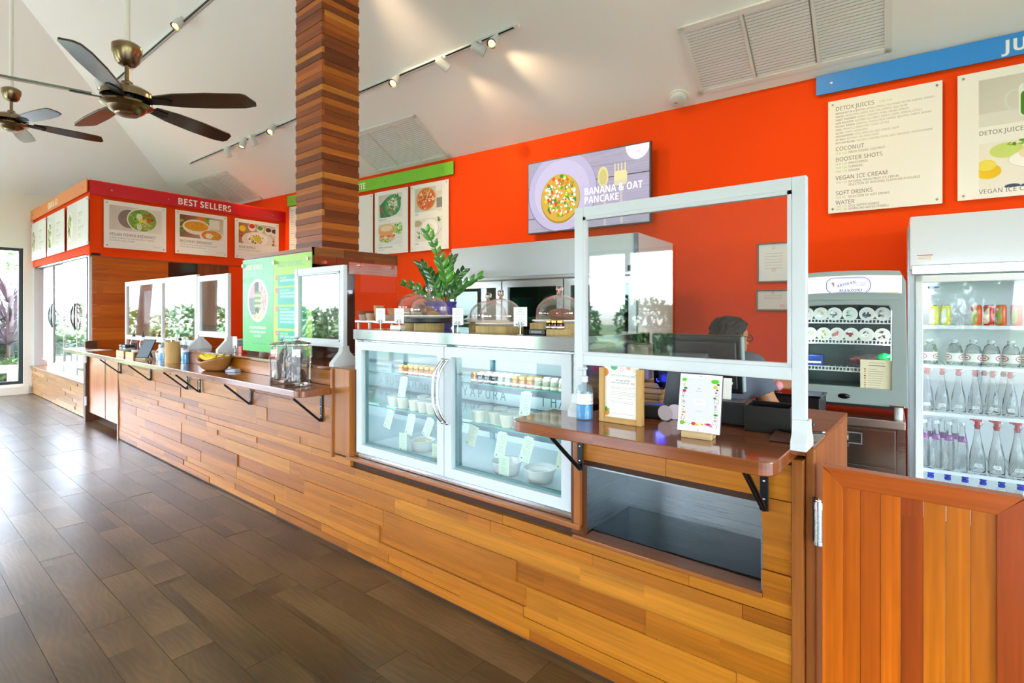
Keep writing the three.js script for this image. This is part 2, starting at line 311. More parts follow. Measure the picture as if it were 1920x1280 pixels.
spot(-5.11, 1.218, [-3.6, 0.6, -0.4], 'white lit spotlight just right of the wooden column');
spot(-7.78, 1.166, [-5.8, 0.8, -1.2], 'white lit spotlight just left of the wooden column');
spot(-8.39, 1.122, wp(-8.6, 2.6, 0), 'white spotlight turned to the wall, second left of the column', 0.7);
spot(-8.66, 1.121, [-8.6, 0.5, -2.6], 'white spotlight third left of the column, close to its neighbour', 0.7);
spot(-9.25, 1.069, wp(-9.8, 2.6, 0.2), 'white spotlight nearest the left end of the long track', 0.7);
spot(-7.36, 2.605, [-5.5, 0.8, 0.2], 'white lit spotlight on the upper track above the near fan');
spot(-10.1, 2.543, sp(0.9, 2.5, 0.1), 'white spotlight on the upper track behind the near fan motor', 1.3);
spot(-3.0, 2.76, wp(-1.1, 1.9, 0), 'white spotlight on the upper track aimed at the juice menu', 1.0);
spot(-1.6, 2.83, wp(-0.1, 2.0, 0), 'white spotlight on the upper track nearest its right end', 1.0);
spot(-4.6, 2.69, wp(-4.5, 2.5, 0), 'white spotlight on the upper track aimed above the screen', 2);
{
  const e = onCeiling(thing('smoke_detector', 'small round white detector on the ceiling above the orange wall', 'detector'), -2.16, 0.12);
  G().cyl([0, 0, 0], [0, 0, 0.012], 0.1, 0.1, 28).build('base', M.white, e);
  G().add(new THREE.LatheGeometry([[0.082, 0], [0.086, 0.035], [0.075, 0.06], [0, 0.066]].map((p) => new THREE.Vector2(...p)), 28), new THREE.Matrix4().makeRotationX(PI / 2).setPosition(0, 0, 0.012)).build('cover', M.frameWhite, e);
  G().box(-0.02, 0.0, 0.078, 0.035, 0.012, 0.004).build('indicator', std(0xd8631a, 0.4), e);
}
// ceiling fans
function fan([x, y, z], first, top, label) {
  const f = thing('ceiling_fan', label, 'ceiling fan', [x, y, z]);
  G().cyl([0, 0.33, 0], [0, top - y - 0.02, 0], 0.017, 0.017, 12).build('down_pipe', M.white, f);
  G().lathe([[0.02, 0.2], [0.045, 0.205], [0.062, 0.225], [0.07, 0.26], [0.078, 0.275], [0.078, 0.315], [0.06, 0.33], [0, 0.33]], 0, 0, 0, 32).build('canopy', M.bronze, f);
  G().cyl([0, 0.07, 0], [0, 0.22, 0], 0.0135, 0.0135, 14).lathe([[0.014, 0.11], [0.03, 0.1], [0.036, 0.075], [0.05, 0.066]], 0, 0, 0, 24).build('rod', M.bronze, f);
  G().lathe([[0, 0.07], [0.05, 0.07], [0.1, 0.06], [0.128, 0.042], [0.134, 0.024], [0.134, 0.0], [0.118, -0.004], [0, -0.004]], 0, 0, 0, 40).build('motor_housing', M.bronze, f);
  const vm = G(); for (let i = 0; i < 30; i++) { const a = i / 30 * 2 * PI; vm.box(0.1 * Math.cos(a), -0.015, 0.1 * Math.sin(a), 0.02, 0.024, 0.003, 0, [0, -a, 0]); }
  vm.cyl([0, -0.03, 0], [0, 0, 0], 0.085, 0.085, 24).build('motor_vent', M.black, f);
  G().lathe([[0.09, -0.026], [0.132, -0.03], [0.134, -0.042], [0.12, -0.05], [0.1, -0.058], [0.09, -0.075], [0.07, -0.09], [0.062, -0.092], [0.058, -0.1], [0.04, -0.106], [0, -0.107]], 0, 0, 0, 40).build('switch_cup', M.bronze, f);
  for (let i = 0; i < 5; i++) {
    const b = new THREE.Group(); b.name = 'blade'; f.add(b); b.rotation.y = -(first + i * 72) * PI / 180; b.position.y = -0.012;
    const m4 = new THREE.Matrix4().makeRotationX(PI / 2 - 0.24);
    G().ext([[0.17, -0.038], [0.3, -0.062], [0.5, -0.072], [0.68, -0.068], [0.755, -0.05], [0.765, -0.02], [0.735, 0.05], [0.71, 0.062], [0.5, 0.068], [0.3, 0.058], [0.17, 0.034]], 0.007, m4.clone().setPosition(0, 0.006, 0), 0.002).wood(0).build('board', M.blade, b);
    G().ext([[0.09, -0.02], [0.16, -0.03], [0.25, -0.028], [0.27, 0], [0.25, 0.028], [0.16, 0.03], [0.09, 0.02]], 0.006, m4.clone().setPosition(0, -0.003, 0)).build('bracket', M.darkMetal, b);
  }
}
fan([-3.85, 2.785, -1.02], 32, 5.82, 'near bronze ceiling fan with five dark wooden blades');
fan([-7.4, 3.44, -0.97], -17, 5.85, 'far bronze ceiling fan, its left half outside the picture');

// ------------------------------------------------------------------ the column and the wooden hood round its foot
{
  const X0 = -4.3, X1 = -3.902, Z0 = -2.69, Z1 = -2.35, c = thing('column', 'square wooden column clad in striped horizontal boards behind the poster', 'column', [X1, 0, Z1], 0, null);
  tag(c, null, null, null, 'thing');
  const w = X1 - X0, d = Z1 - Z0, top = 5.05, hues = [0x7d3a12, 0x9c4f16, 0xc8701f, 0xb86018, 0x8c4414, 0xd6862e], tn = hues.map((h) => woodMat(h, 0.42));
  G().span(-w + 0.02, -0.02, 1.0, top, -d + 0.02, -0.02).build('core', std(0x3a1d0b, 0.7), c);
  let y = 1.97, k = 0; const R = mulberry(4), seq = [2, 0, 3, 1, 2, 4, 5, 0, 3, 1, 2, 0, 5, 4, 3, 0, 2, 1, 3, 4];
  for (; y < 4.25; y += 0.0505, k++) {
    const p = (k % 2 ? 0.004 : 0.0) + R() * 0.002, i = (seq[k % 20] + (R() < 0.2 ? 1 : 0)) % 6, j = R() < 0.75 ? i : (i + 1) % 6;
    G().span(-w - p, p, y, y + 0.0495, -0.02, p).wood(0).build('board', tn[i], c);
    G().span(-0.02, p, y, y + 0.0495, -d - p, -0.0201).wood(2).build('board', tn[j], c);
  }
  G().span(-w, -w + 0.02, 1.97, top, -d, -0.02).span(-w, 0, 1.97, top, -d, -d + 0.02).span(-w, 0, y, top, -d, 0).wood(0).build('rear_cladding', tn[1], c);
}
{
  const X0 = -4.707, X1 = -3.62, Z0 = -2.865, Z1 = -2.1, h = thing('hood', 'wooden hood box with steel bolts round the foot of the column', 'hood', [X1, 0, Z1]);
  const w = X1 - X0, d = Z1 - Z0, tn = [0x8a4d22, 0x7a3f1b, 0x9a5c2c, 0x87492a].map((c) => woodMat(c, 0.4));
  G().span(-w, 0, 1.945, 1.972, -0.018, 0.004).wood(0).build('top_strip', tn[2], h);
  [[-w, -0.62], [-0.62, 0]].forEach(([a, b], i) => G().span(a, b, 1.85, 1.944, -0.018, 0).wood(0).build('fascia_board', tn[i], h));
  [[1.912, 1.972, [-d, -0.45, -0.27, 0]], [1.85, 1.911, [-d, -0.55, -0.2, -0.018]]].forEach(([y0, y1, zs], r) => { for (let i = 0; i + 1 < zs.length; i++) G().span(-0.02, (i % 2) * 0.002, y0, y1, zs[i] + 0.0005, zs[i + 1] - 0.0005).wood(2).build('fascia_board', tn[(i + r * 2) % 4], h); });
  G().span(-w, -w + 0.02, 1.85, 1.972, -d, -0.018).span(-w, 0, 1.85, 1.972, -d - 0.02, -d).wood(2).build('fascia_board', tn[1], h);
  G().span(-w + 0.02, -0.02, 1.95, 1.965, -d, -0.018).build('top_board', tn[3], h);
  // see-through guard on the right side, its lower rear corner cut off
  const rot = new THREE.Matrix4().makeRotationY(-PI / 2).setPosition(0.028, 0, 0);
  const gpoly = [[-d + 0.002, 1.9], [-d + 0.002, 1.47], [-0.43, 1.245], [-0.36, 1.15], [-0.02, 1.15], [-0.02, 1.9]];
  G().ext(gpoly.map(([a, b]) => [a, b]).reverse(), 0.006, rot).build('guard_pane', glassMat(0xfff2ee), h, 'clear guard with a cut corner');
  G().span(0.006, 0.016, 1.79, 1.88, -d + 0.0, -0.3).build('clamp_plate', M.steel, h);
  for (const z of [-0.08, -0.4, -d + 0.06]) G().cyl([0.004, 1.862, z], [0.045, 1.862, z], 0.014, 0.014, 16).build('bolt', M.chrome, h);
}
// ------------------------------------------------------------------ the counter
const counterTones = [0xbe7618, 0xb26a14, 0xc88224, 0xa66012, 0xbc7218, 0xb56e1c, 0x9c5810, 0xc27a1e].map((c) => woodMat(c, 0.34, { clearcoat: 0.2, clearcoatRoughness: 0.25 }));
const trimWood = woodMat(0xa8642a, 0.24, { clearcoat: 0.5, clearcoatRoughness: 0.15 }), topWood = woodMat(0x9a5526, 0.17, { clearcoat: 0.7, clearcoatRoughness: 0.07 }), edgeWood = woodMat(0xa9642c, 0.3);
{
  const t = thing('service_counter', 'long wooden service counter faced with staggered honey-coloured planks', 'counter');
  const zf = -1.937, zb = -2.72, core = std(0x3b210f, 0.8);
  G().span(-7.54, -2.88, 0, 1.0, zb, zf).span(-5.69, -2.88, 1.0, 1.11, zb, -1.99).span(-2.88, -1.22, 0, 0.57, zb, zf).span(-1.22, -0.36, 0, 0.545, -2.62, zf).span(-1.22, -0.36, 0.85, 1.02, -2.62, zf).span(-0.47, -0.36, 0.545, 0.85, -2.62, zf).build('carcass', core, t);
  const R = mulberry(11), holes = [[-2.86, -1.2, 0.575, 2], [-3.06, -2.85, 0.59, 2], [-1.21, -0.485, 0.535, 0.842]];
  const hs = [0.0485, 0.0485, 0.0965, 0.0485, 0.0965, 0.0485, 0.0485, 0.0965];
  for (let y = 0.012, r = 0; y < 1.0; r++) {
    let h = hs[(r * 5 + 3) % 8]; if (y > 0.44 && y < 0.535) h = Math.min(h, 0.535 - y > 0.06 ? 0.0485 : 0.54 - y);
    const y1 = Math.min(y + h, 1.0), runs = [];
    let cut = [[-7.53, -0.395]];
    for (const [a, b, c, d] of holes) if (y1 > c + 0.01 && y < d - 0.01) cut = cut.flatMap(([p, q]) => [[p, Math.min(q, a)], [Math.max(p, b), q]].filter(([m, n]) => n - m > 0.02));
    let x = -7.53 - R() * 0.5;
    while (x < -0.39) { const l = 0.45 + R() * 0.85; for (const [p, q] of cut) { const a = Math.max(x, p), b = Math.min(x + l, q); if (b - a > 0.015) runs.push([a, b]); } x += l; }
    for (const [a, b] of runs) {
      const p = 0.006 + R() * 0.011, gap = y1 > 0.96 && a < -2.9 ? 0 : 0.0007;
      G().span(a + 0.0006, b - 0.0006, y + gap, y1 - gap, zf, zf + 0.012 + p).wood(0).build('plank', counterTones[Math.floor(R() * 8)], t);
    }
    y += h;
  }
  // dark skirting joint, left end board, sills, posts
  G().span(-7.56, -0.38, 0, 0.012, zf, zf + 0.018).build('skirting', std(0x3a2211, 0.6), t);
  G().span(-7.565, -7.53, 0, 1.0, -2.72, -1.905).wood(1).build('end_board', trimWood, t);
  G().span(-2.9, -1.2, 0.578, 0.6, -2.7, -1.909, 0.004).wood(0).build('sill', trimWood, t);
  G().span(-1.235, -0.485, 0.538, 0.556, -2.0, -1.907, 0.004).wood(0).build('sill', trimWood, t);
  G().span(-3.06, -3.035, 0.57, 1.135, -1.94, -1.898, 0.003).wood(1).build('post', edgeWood, t);
  G().span(-3.034, -2.865, 0.6, 1.135, -2.7, -1.91).wood(1).build('post', counterTones[5], t);
  G().span(-1.225, -1.195, 0.6, 1.02, -2.6, -1.903, 0.003).wood(1).build('post', edgeWood, t);
  G().span(-1.25, -1.19, 0.557, 0.85, -1.955, -1.925).wood(1).build('post', woodMat(0x6d3c1a, 0.35), t);
  G().span(-0.394, -0.36, 0, 1.022, -2.0, -1.905, 0.003).wood(1).build('post', edgeWood, t);
  G().span(-0.36, -0.33, 0, 1.06, -2.62, -1.93, 0.008).wood(1).build('end_board', woodMat(0xa8642a, 0.5), t);
  // back ledge that carries the screens, its front riser of boards
  G().span(-5.7, -2.9, 1.11, 1.135, -2.75, -1.95, 0.006).wood(0).build('ledge_top', topWood, t);
  for (const [a, b, i] of [[-5.7, -4.75, 0], [-4.75, -3.9, 2], [-3.9, -3.07, 1]]) G().span(a + 0.001, b - 0.001, 1.012, 1.109, -1.99, -1.957).wood(0).build('riser_board', [trimWood, counterTones[0], counterTones[4]][i], t);
  G().span(-7.54, -5.7, 1.0, 1.01, -2.75, -1.98).wood(0).build('deck_board', topWood, t);
  // steel-lined niche
  const st = std(0xaab3b7, 0.75, 1, { roughnessMap: brushed }), n = new THREE.Group(); n.name = 'niche_liner'; t.add(n);
  G().span(-1.235, -0.47, 0.556, 0.562, -2.345, -2.001).build('floor_sheet', std(0x596165, 0.45, 1, { roughnessMap: brushed }), n);
  G().span(-1.235, -0.47, 0.562, 0.85, -2.352, -2.344).build('back_sheet', st, n);
  G().span(-1.198, -1.192, 0.562, 0.85, -2.345, -1.956).build('side_sheet', st, n); G().span(-0.489, -0.484, 0.562, 0.845, -2.345, -1.915).build('side_sheet', st, n);
  G().span(-1.235, -0.49, 0.842, 0.85, -2.345, -1.945).build('top_sheet', st, n);
}
// black folding brackets, shelves
function bracket(parent, x, yTop, zWall, reach) {
  const b = new THREE.Group(); b.name = 'bracket'; parent.add(b);
  const h = 0.19;
  G().span(x - 0.014, x + 0.014, yTop - h, yTop, zWall, zWall + 0.008, 0.003).cyl([x, yTop - h + 0.014, zWall + 0.006], [x, yTop - h + 0.014, zWall + 0.014], 0.014, 0.014, 12).build('wall_leg', M.darkMetal, b);
  G().span(x - 0.013, x + 0.013, yTop - 0.006, yTop, zWall, zWall + reach).build('top_leg', M.darkMetal, b);
  const L = Math.hypot(reach - 0.02, h - 0.02), a = Math.atan2(h - 0.025, reach - 0.02);
  G().box(x, yTop - h / 2, zWall + reach / 2 + 0.006, 0.022, 0.006, L, 0.002, [-a, 0, 0]).box(x, yTop - h / 2 - 0.004, zWall + reach / 2 + 0.006, 0.006, 0.012, L, 0.002, [-a, 0, 0]).build('strut', M.darkMetal, b);
  const s = G(); for (const y of [0.03, 0.09, 0.15]) s.sph(x, yTop - y, zWall + 0.009, 0.0045, 1, 1, 0.5, 8, 6); s.build('screw', M.chrome, b);
}
function roundedTop(x0, x1, z0, z1, y0, y1, r, cornersLeft, cornersRight) {
  const s = new THREE.Shape(), L = cornersLeft ? r : 0.002, Rr = cornersRight ? r : 0.002;
  s.moveTo(x0, -z0); s.lineTo(x0, -z1 + L); s.quadraticCurveTo(x0, -z1, x0 + L, -z1); s.lineTo(x1 - Rr, -z1); s.quadraticCurveTo(x1, -z1, x1, -z1 + Rr); s.lineTo(x1, -z0); s.closePath();
  const g = new THREE.ExtrudeGeometry(s, { depth: y1 - y0 - 0.008, bevelEnabled: true, bevelSize: 0.004, bevelThickness: 0.004, bevelSegments: 3, curveSegments: 8 });
  g.translate(0, 0, 0.004); g.rotateX(-PI / 2); g.translate(0, y0, 0); return g;
}
{
  const t = thing('counter_shelf', 'long wooden shelf along the counter front on black folding brackets', 'shelf');
  G().add(roundedTop(-9.05, -3.06, -1.985, -1.69, 0.968, 1.01, 0.06, false, true)).wood(0).build('board', topWood, t);
  for (const x of [-3.17, -4.17, -5.14, -5.43, -6.42, -7.43]) bracket(t, x, 0.967, -1.908, 0.2);
}
{
  const t = thing('cashier_worktop', 'glossy wooden cashier worktop with rounded front corners and black brackets', 'worktop');
  G().add(roundedTop(-1.345, -0.385, -1.93, -1.63, 1.028, 1.07, 0.05, true, true)).wood(0).build('front_board', topWood, t);
  G().span(-1.19, -0.335, 1.03, 1.069, -2.14, -1.934, 0.003).wood(0).build('middle_board', topWood, t);
  G().span(-1.19, -0.335, 1.03, 1.068, -2.66, -2.141, 0.003).wood(0).build('rear_board', woodMat(0x9a5526, 0.5), t);
  for (const x of [-1.19, -0.475]) bracket(t, x, 1.027, -1.905, 0.22);
  G().cyl([-0.4, 1.068, -2.28], [-0.4, 1.078, -2.28], 0.012, 0.01, 14).build('cable_cap', M.black, t);
}
// swing gate beside the till, saloon gate at the far end
{
  const g = thing('swing_gate', 'orange-brown wooden swing gate with mitred frame beside the till', 'gate', [-0.305, 0, -1.925]);
  const tn = [0xd86c0c, 0xd0660a, 0xc45c0c, 0xd8720c, 0xac4a0e, 0xd27410, 0xca7010, 0xc46c10].map((c) => woodMat(c, 0.34, { clearcoat: 0.3, clearcoatRoughness: 0.25 }));
  const W = 0.455, H = 1.015, B = 0.1, f = 0.052;
  const m = (z) => new THREE.Matrix4().makeTranslation(0, 0, z);
  G().ext([[0.002, H], [W - 0.002, H], [W - f, H - f], [f, H - f]], 0.04, m(-0.02), 0.0015).wood(0).build('rail', tn[2], g);
  G().ext([[0, B], [f - 0.001, B], [f - 0.001, H - f - 0.001], [0, H - 0.003]], 0.04, m(-0.02), 0.0015).wood(1).build('stile', tn[0], g);
  G().ext([[W - f + 0.001, B], [W, B], [W, H - 0.003], [W - f + 0.001, H - f - 0.001]], 0.04, m(-0.02), 0.0015).wood(1).build('stile', tn[4], g);
  const xs = [f, 0.098, 0.148, 0.197, 0.248, 0.298, 0.35, W - f];
  for (let i = 0; i < 7; i++) G().span(xs[i] + 0.0006, xs[i + 1] - 0.0006, B, H - f + 0.01, -0.012, 0.012 + (i % 3) * 0.001).wood(1).build('plank', tn[[1, 2, 0, 4, 5, 6, 7][i]], g);
  for (const y of [0.83, 0.2]) {
    const h = new THREE.Group(); h.name = 'hinge'; g.add(h);
    G().cyl([-0.012, y - 0.05, 0.022], [-0.012, y + 0.05, 0.022], 0.0125, 0.0125, 16).build('barrel', M.steel, h);
    G().cyl([-0.012, y + 0.05, 0.022], [-0.012, y + 0.072, 0.022], 0.0145, 0.0145, 16).cyl([-0.012, y - 0.062, 0.022], [-0.012, y - 0.05, 0.022], 0.0145, 0.0145, 16).sph(-0.012, y + 0.075, 0.022, 0.01).build('collar', M.chrome, h);
    G().span(-0.03, -0.012, y - 0.06, y + 0.08, 0.008, 0.014).span(-0.008, 0.0, y - 0.06, y + 0.06, 0.02, 0.024).build('leaf', M.black, h);
  }
}
{
  const g = thing('saloon_gate', 'pair of varnished wooden gate leaves at the far end of the counter', 'gate', [-9.12, 0, -1.96]);
  const tn = woodMat(0xcf7a30, 0.26, { clearcoat: 0.2, clearcoatRoughness: 0.15 });
  G().span(-0.06, 0.04, 0, 1.09, -0.1, 0.03).wood(1).build('post', woodMat(0x5d3519, 0.4), g);
  [[0.13, 0.83], [0.86, 1.53]].forEach(([a, b], i) => {
    G().span(a, b, 0.13, 0.95, -0.03, 0.0, 0.004).wood(1).build('leaf', tn, g);
    G().span(a - 0.04, a - 0.01, 0.13, 0.95, -0.02, 0.0).wood(1).build('stile', woodMat(0x7d3d17, 0.4), g);
    if (!i) for (const y of [0.28, 0.86]) G().cyl([0.06, y - 0.06, 0.03], [0.06, y + 0.06, 0.03], 0.014, 0.014, 12).build('hinge', M.frameWhite, g);
  });
}
// ------------------------------------------------------------------ clear screens in white frames
function screenFrame(label, pos, w, y0, yRail, yTop, mull = [], foot = 0.09, o = {}) {
  const t = thing('protective_screen', label, 'screen', pos), f = G(), b = 0.042, d = 0.03;
  f.span(0, b, 0.0, yTop, -d / 2, d / 2, 0.003).span(w - b, w, 0.0, yTop, -d / 2, d / 2, 0.003).span(b, w - b, yTop - b, yTop, -d / 2, d / 2, 0.003).span(b, w - b, yRail - b, yRail, -d / 2, d / 2, 0.003);
  for (const m of mull) f.span(m - 0.014, m + 0.014, yRail, yTop - b, -d / 2, d / 2, 0.003).span(m - 0.02, m + 0.02, 0, yRail - b, -d / 2, d / 2, 0.003);
  f.build('frame', M.frameWhite, t);
  G().span(b, w - b, yRail, yRail + 0.012, -0.008, 0.016).span(b, w - b, yTop - b - 0.012, yTop - b, -0.008, 0.016).span(b, b + 0.012, yRail, yTop - b, -0.008, 0.016).span(w - b - 0.012, w - b, yRail, yTop - b, -0.008, 0.016).build('inner_bead', std(0xd3dadb, 0.4), t);
  const xs = [b, ...mull, w - b];
  for (let i = 0; i + 1 < xs.length; i++) G().span(xs[i] + 0.004, xs[i + 1] - 0.004, yRail, yTop - b, -0.003, 0.0).build('pane', M.plexi, t);
  for (const x of o.feet ?? [0, w]) {
    const rot = new THREE.Matrix4().makeRotationY(-PI / 2).setPosition(Math.min(Math.max(x, 0.0), w - 0.03) + 0.036, 0, 0);
    G().ext([[-foot, 0], [foot, 0], [foot, 0.022], [0.028, foot], [0.022, foot + 0.035], [-0.022, foot + 0.035], [-0.028, foot], [-foot, 0.022]], 0.042, rot, 0.002).build('foot', M.frameWhite, t);
  }
  return t;
}
screenFrame('large clear screen in a white frame in front of the till', [-1.2, 1.07, -1.885], 0.855, 0, 0.252, 0.855, [], 0.052);
screenFrame('narrow clear screen in a white frame beside the poke bowl poster', [-3.755, 1.135, -2.05], 0.635, 0, 0.16, 0.675, [], 0.095);
screenFrame('wide two-pane clear screen in a white frame at the far counter end', [-7.955, 1.01, -2.1], 2.25, 0, 0.185, 0.85, [1.28], 0.085, { feet: [1.25, 2.25] });
screenFrame('single clear screen in a white frame over the stacked plates', [-5.69, 1.135, -2.1], 0.68, 0, 0.16, 0.705, [], 0.1);
// ------------------------------------------------------------------ signs, menu boards, the screen (flat print on boards)
const FONT = 'sans-serif';
function txt(g, s, x, y, size, color, { bold = false, sx = 1, align = 'left', alpha = 1, italic = false, family = FONT } = {}) {
  g.save(); g.translate(x, y); g.scale(sx, 1); g.globalAlpha = alpha; g.fillStyle = color; g.textAlign = align; g.textBaseline = 'alphabetic';
  g.font = (italic ? 'italic ' : '') + (bold ? 'bold ' : '') + size + 'px ' + family; g.fillText(s, 0, 0); g.restore();
}
function blobs(g, cx, cy, rx, ry, n, cols, smin, smax, R, shape) {
  for (let i = 0; i < n; i++) {
    const a = R() * 2 * PI, q = Math.sqrt(R()), x = cx + Math.cos(a) * q * rx, y = cy + Math.sin(a) * q * ry, s = smin + R() * (smax - smin);
    g.fillStyle = cols[Math.floor(R() * cols.length)]; g.save(); g.translate(x, y); g.rotate(R() * PI);
    if (shape === 'cube') g.fillRect(-s, -s * 0.8, s * 2, s * 1.6); else { g.beginPath(); g.ellipse(0, 0, s * (0.8 + R() * 0.6), s * (0.4 + R() * 0.5), 0, 0, 7); g.fill(); } g.restore();
  }
}
function ell(g, x, y, rx, ry, c, stroke, lw) { g.beginPath(); g.ellipse(x, y, rx, ry, 0, 0, 7); if (c) { g.fillStyle = c; g.fill(); } if (stroke) { g.strokeStyle = stroke; g.lineWidth = lw; g.stroke(); } }
const greens = ['#5d9a2c', '#8bbf3a', '#3f7d22', '#b4d657'];
function food(g, x, y, w, h, kind, seed) {
  const R = mulberry(seed); g.save(); g.beginPath(); g.rect(x, y, w, h); g.clip(); g.translate(x, y);
  const bg = { salad: '#d3c6bd', soup: '#7a3d1c', poke: '#a25a2c', power: '#c9c4ba', bagel: '#cfdcc0', pizza: '#c8bfa8', pasta: '#e9e2dc', juice: '#cfcac0', ice: '#f1ece0', cold: '#dfe3e2' }[kind];
  const gr = g.createLinearGradient(0, 0, w, h); gr.addColorStop(0, bg); gr.addColorStop(1, kind === 'soup' ? '#e9dccb' : '#efe9e0'); g.fillStyle = gr; g.fillRect(0, 0, w, h);
  const c = h * 0.5;
  if (kind === 'salad') { ell(g, w * 0.36, c, w * 0.2, h * 0.38, '#8d7a70'); ell(g, w * 0.62, c, w * 0.3, h * 0.5, '#f4efe6'); ell(g, w * 0.62, c, w * 0.275, h * 0.46, '#7fa83a'); blobs(g, w * 0.52, c, w * 0.14, h * 0.38, 70, greens, 4, 12, R); blobs(g, w * 0.72, c * 0.7, w * 0.11, h * 0.22, 40, ['#d8361c', '#e8552c', '#c92a18'], 4, 13, R); blobs(g, w * 0.68, c * 1.45, w * 0.14, h * 0.18, 70, ['#e3cf82', '#cdb667', '#f0e2a4'], 3, 7, R); ell(g, w * 0.56, c * 0.75, w * 0.06, h * 0.15, '#e9eecf'); ell(g, w * 0.62, c * 1.05, w * 0.07, h * 0.1, '#f3d84a'); ell(g, w * 0.56, c * 1.55, w * 0.05, h * 0.16, '#dfe6c0'); blobs(g, w * 0.6, c, w * 0.1, h * 0.25, 25, greens, 3, 8, R); }
  if (kind === 'soup') { g.fillStyle = '#e07c1c'; g.fillRect(w * 0.38, 0, w * 0.22, h * 0.3); blobs(g, w * 0.06, h * 0.5, w * 0.06, h * 0.4, 26, greens, 5, 14, R); ell(g, w * 0.37, h * 0.5, w * 0.31, h * 0.34, '#f0e8dc'); ell(g, w * 0.37, h * 0.46, w * 0.27, h * 0.22, '#e39a1c'); blobs(g, w * 0.37, h * 0.46, w * 0.22, h * 0.15, 30, ['#f0b238', '#d5871a', '#c46c12'], 3, 9, R); blobs(g, w * 0.63, h * 0.18, w * 0.06, h * 0.16, 24, greens, 4, 14, R); g.fillStyle = '#efe7da'; g.beginPath(); g.roundRect(w * 0.66, h * 0.08, w * 0.25, h * 0.45, 10); g.fill(); ell(g, w * 0.72, h * 0.85, w * 0.28, h * 0.3, '#f4eee4'); ell(g, w * 0.72, h * 0.82, w * 0.24, h * 0.24, '#e58a24'); ell(g, w * 0.66, h * 0.84, w * 0.09, h * 0.12, '#f4e6d2'); blobs(g, w * 0.78, h * 0.8, w * 0.12, h * 0.14, 24, ['#f2c13c', '#d9d23a', '#7fae3a'], 3, 9, R); }
  if (kind === 'poke') { for (const [px, q] of [[0.35, '#d23a2a'], [0.57, '#5d9a3a'], [0.8, '#5a3424'], [0.97, '#4a2b38']]) { ell(g, w * px, h * (0.1 + px * 0.2), w * 0.1, h * 0.2, '#f1ece4'); ell(g, w * px, h * (0.05 + px * 0.2), w * 0.08, h * 0.11, q); } ell(g, w * 0.1, h * 0.28, w * 0.09, h * 0.15, '#f0d020'); blobs(g, w * 0.06, h * 0.55, w * 0.06, h * 0.2, 14, ['#cf3d1c', '#a32a12'], 5, 12, R); ell(g, w * 0.5, h * 0.8, w * 0.42, h * 0.42, '#eee6da'); ell(g, w * 0.5, h * 0.74, w * 0.28, h * 0.3, '#fbf7f0'); blobs(g, w * 0.46, h * 0.74, w * 0.2, h * 0.22, 60, ['#e8702a', '#8bbf3a', '#e8d02a', '#f0b2a0', '#5c8c2a'], 5, 15, R); ell(g, w * 0.5, h * 0.72, w * 0.1, h * 0.14, '#d7cf2e'); blobs(g, w * 0.95, h * 0.85, w * 0.05, h * 0.2, 12, ['#c2871f', '#3e2a14'], 5, 12, R); }
  if (kind === 'power') { g.fillStyle = '#1f7d45'; g.beginPath(); g.moveTo(w * 0.05, h * 0.45); g.lineTo(w * 0.4, h * 0.1); g.lineTo(w * 0.95, h * 0.2); g.lineTo(w * 0.9, h * 0.7); g.lineTo(w * 0.5, h); g.lineTo(w * 0.08, h); g.fill(); ell(g, w * 0.6, h * 0.5, w * 0.34, h * 0.46, '#2c9a5b'); blobs(g, w * 0.6, h * 0.5, w * 0.27, h * 0.4, 80, ['#c98a5e', '#d9a37c', '#b4552c', '#e0bda0', '#57903a'], 5, 14, R); blobs(g, w * 0.6, h * 0.45, w * 0.18, h * 0.25, 60, ['#f0eee6', '#e2efe2', '#cfe4d2'], 4, 11, R); blobs(g, w * 0.76, h * 0.14, w * 0.1, h * 0.08, 16, greens, 6, 14, R); g.strokeStyle = '#a06a3a'; g.lineWidth = 10; g.beginPath(); g.moveTo(w * 0.12, h * 0.62); g.lineTo(w * 0.34, h); g.stroke(); ell(g, w * 0.12, h * 0.62, w * 0.07, h * 0.12, '#9a5f32'); }
  if (kind === 'bagel') { blobs(g, w * 0.82, h * 0.3, w * 0.2, h * 0.3, 60, ['#7ec22f', '#a7d94e', '#57a02a'], 6, 18, R); ell(g, w * 0.42, h * 0.72, w * 0.52, h * 0.3, '#e9ecea'); ell(g, w * 0.36, h * 0.66, w * 0.34, h * 0.2, '#e9c69a'); blobs(g, w * 0.36, h * 0.56, w * 0.32, h * 0.1, 50, ['#ea6a28', '#f08a3e', '#d4521c', '#f6ece0', '#64a32e'], 6, 15, R); ell(g, w * 0.34, h * 0.3, w * 0.36, h * 0.26, '#e7a765'); ell(g, w * 0.34, h * 0.22, w * 0.26, h * 0.14, '#f3d7ad'); blobs(g, w * 0.3, h * 0.78, w * 0.3, h * 0.1, 30, greens, 4, 11, R); }
  if (kind === 'pizza') { g.fillStyle = '#8d8a7c'; g.fillRect(w * 0.8, h * 0.5, w * 0.2, h * 0.4); ell(g, w * 0.42, h * 0.48, w * 0.36, h * 0.48, '#d9a35a'); ell(g, w * 0.42, h * 0.48, w * 0.33, h * 0.44, '#e06a20'); blobs(g, w * 0.42, h * 0.48, w * 0.3, h * 0.4, 110, ['#d93016', '#e8551f', '#f1e6c4', '#e9b83a', '#6c9a2c', '#c8250f'], 5, 13, R); g.strokeStyle = '#efe5d4'; g.lineWidth = 5; g.beginPath(); g.moveTo(w * 0.42, h * 0.48); g.lineTo(w * 0.8, h * 0.5); g.moveTo(w * 0.42, h * 0.48); g.lineTo(w * 0.58, h * 0.06); g.stroke(); g.fillStyle = '#f2eee6'; g.fillRect(w * 0.78, 0, w * 0.2, h * 0.22); }
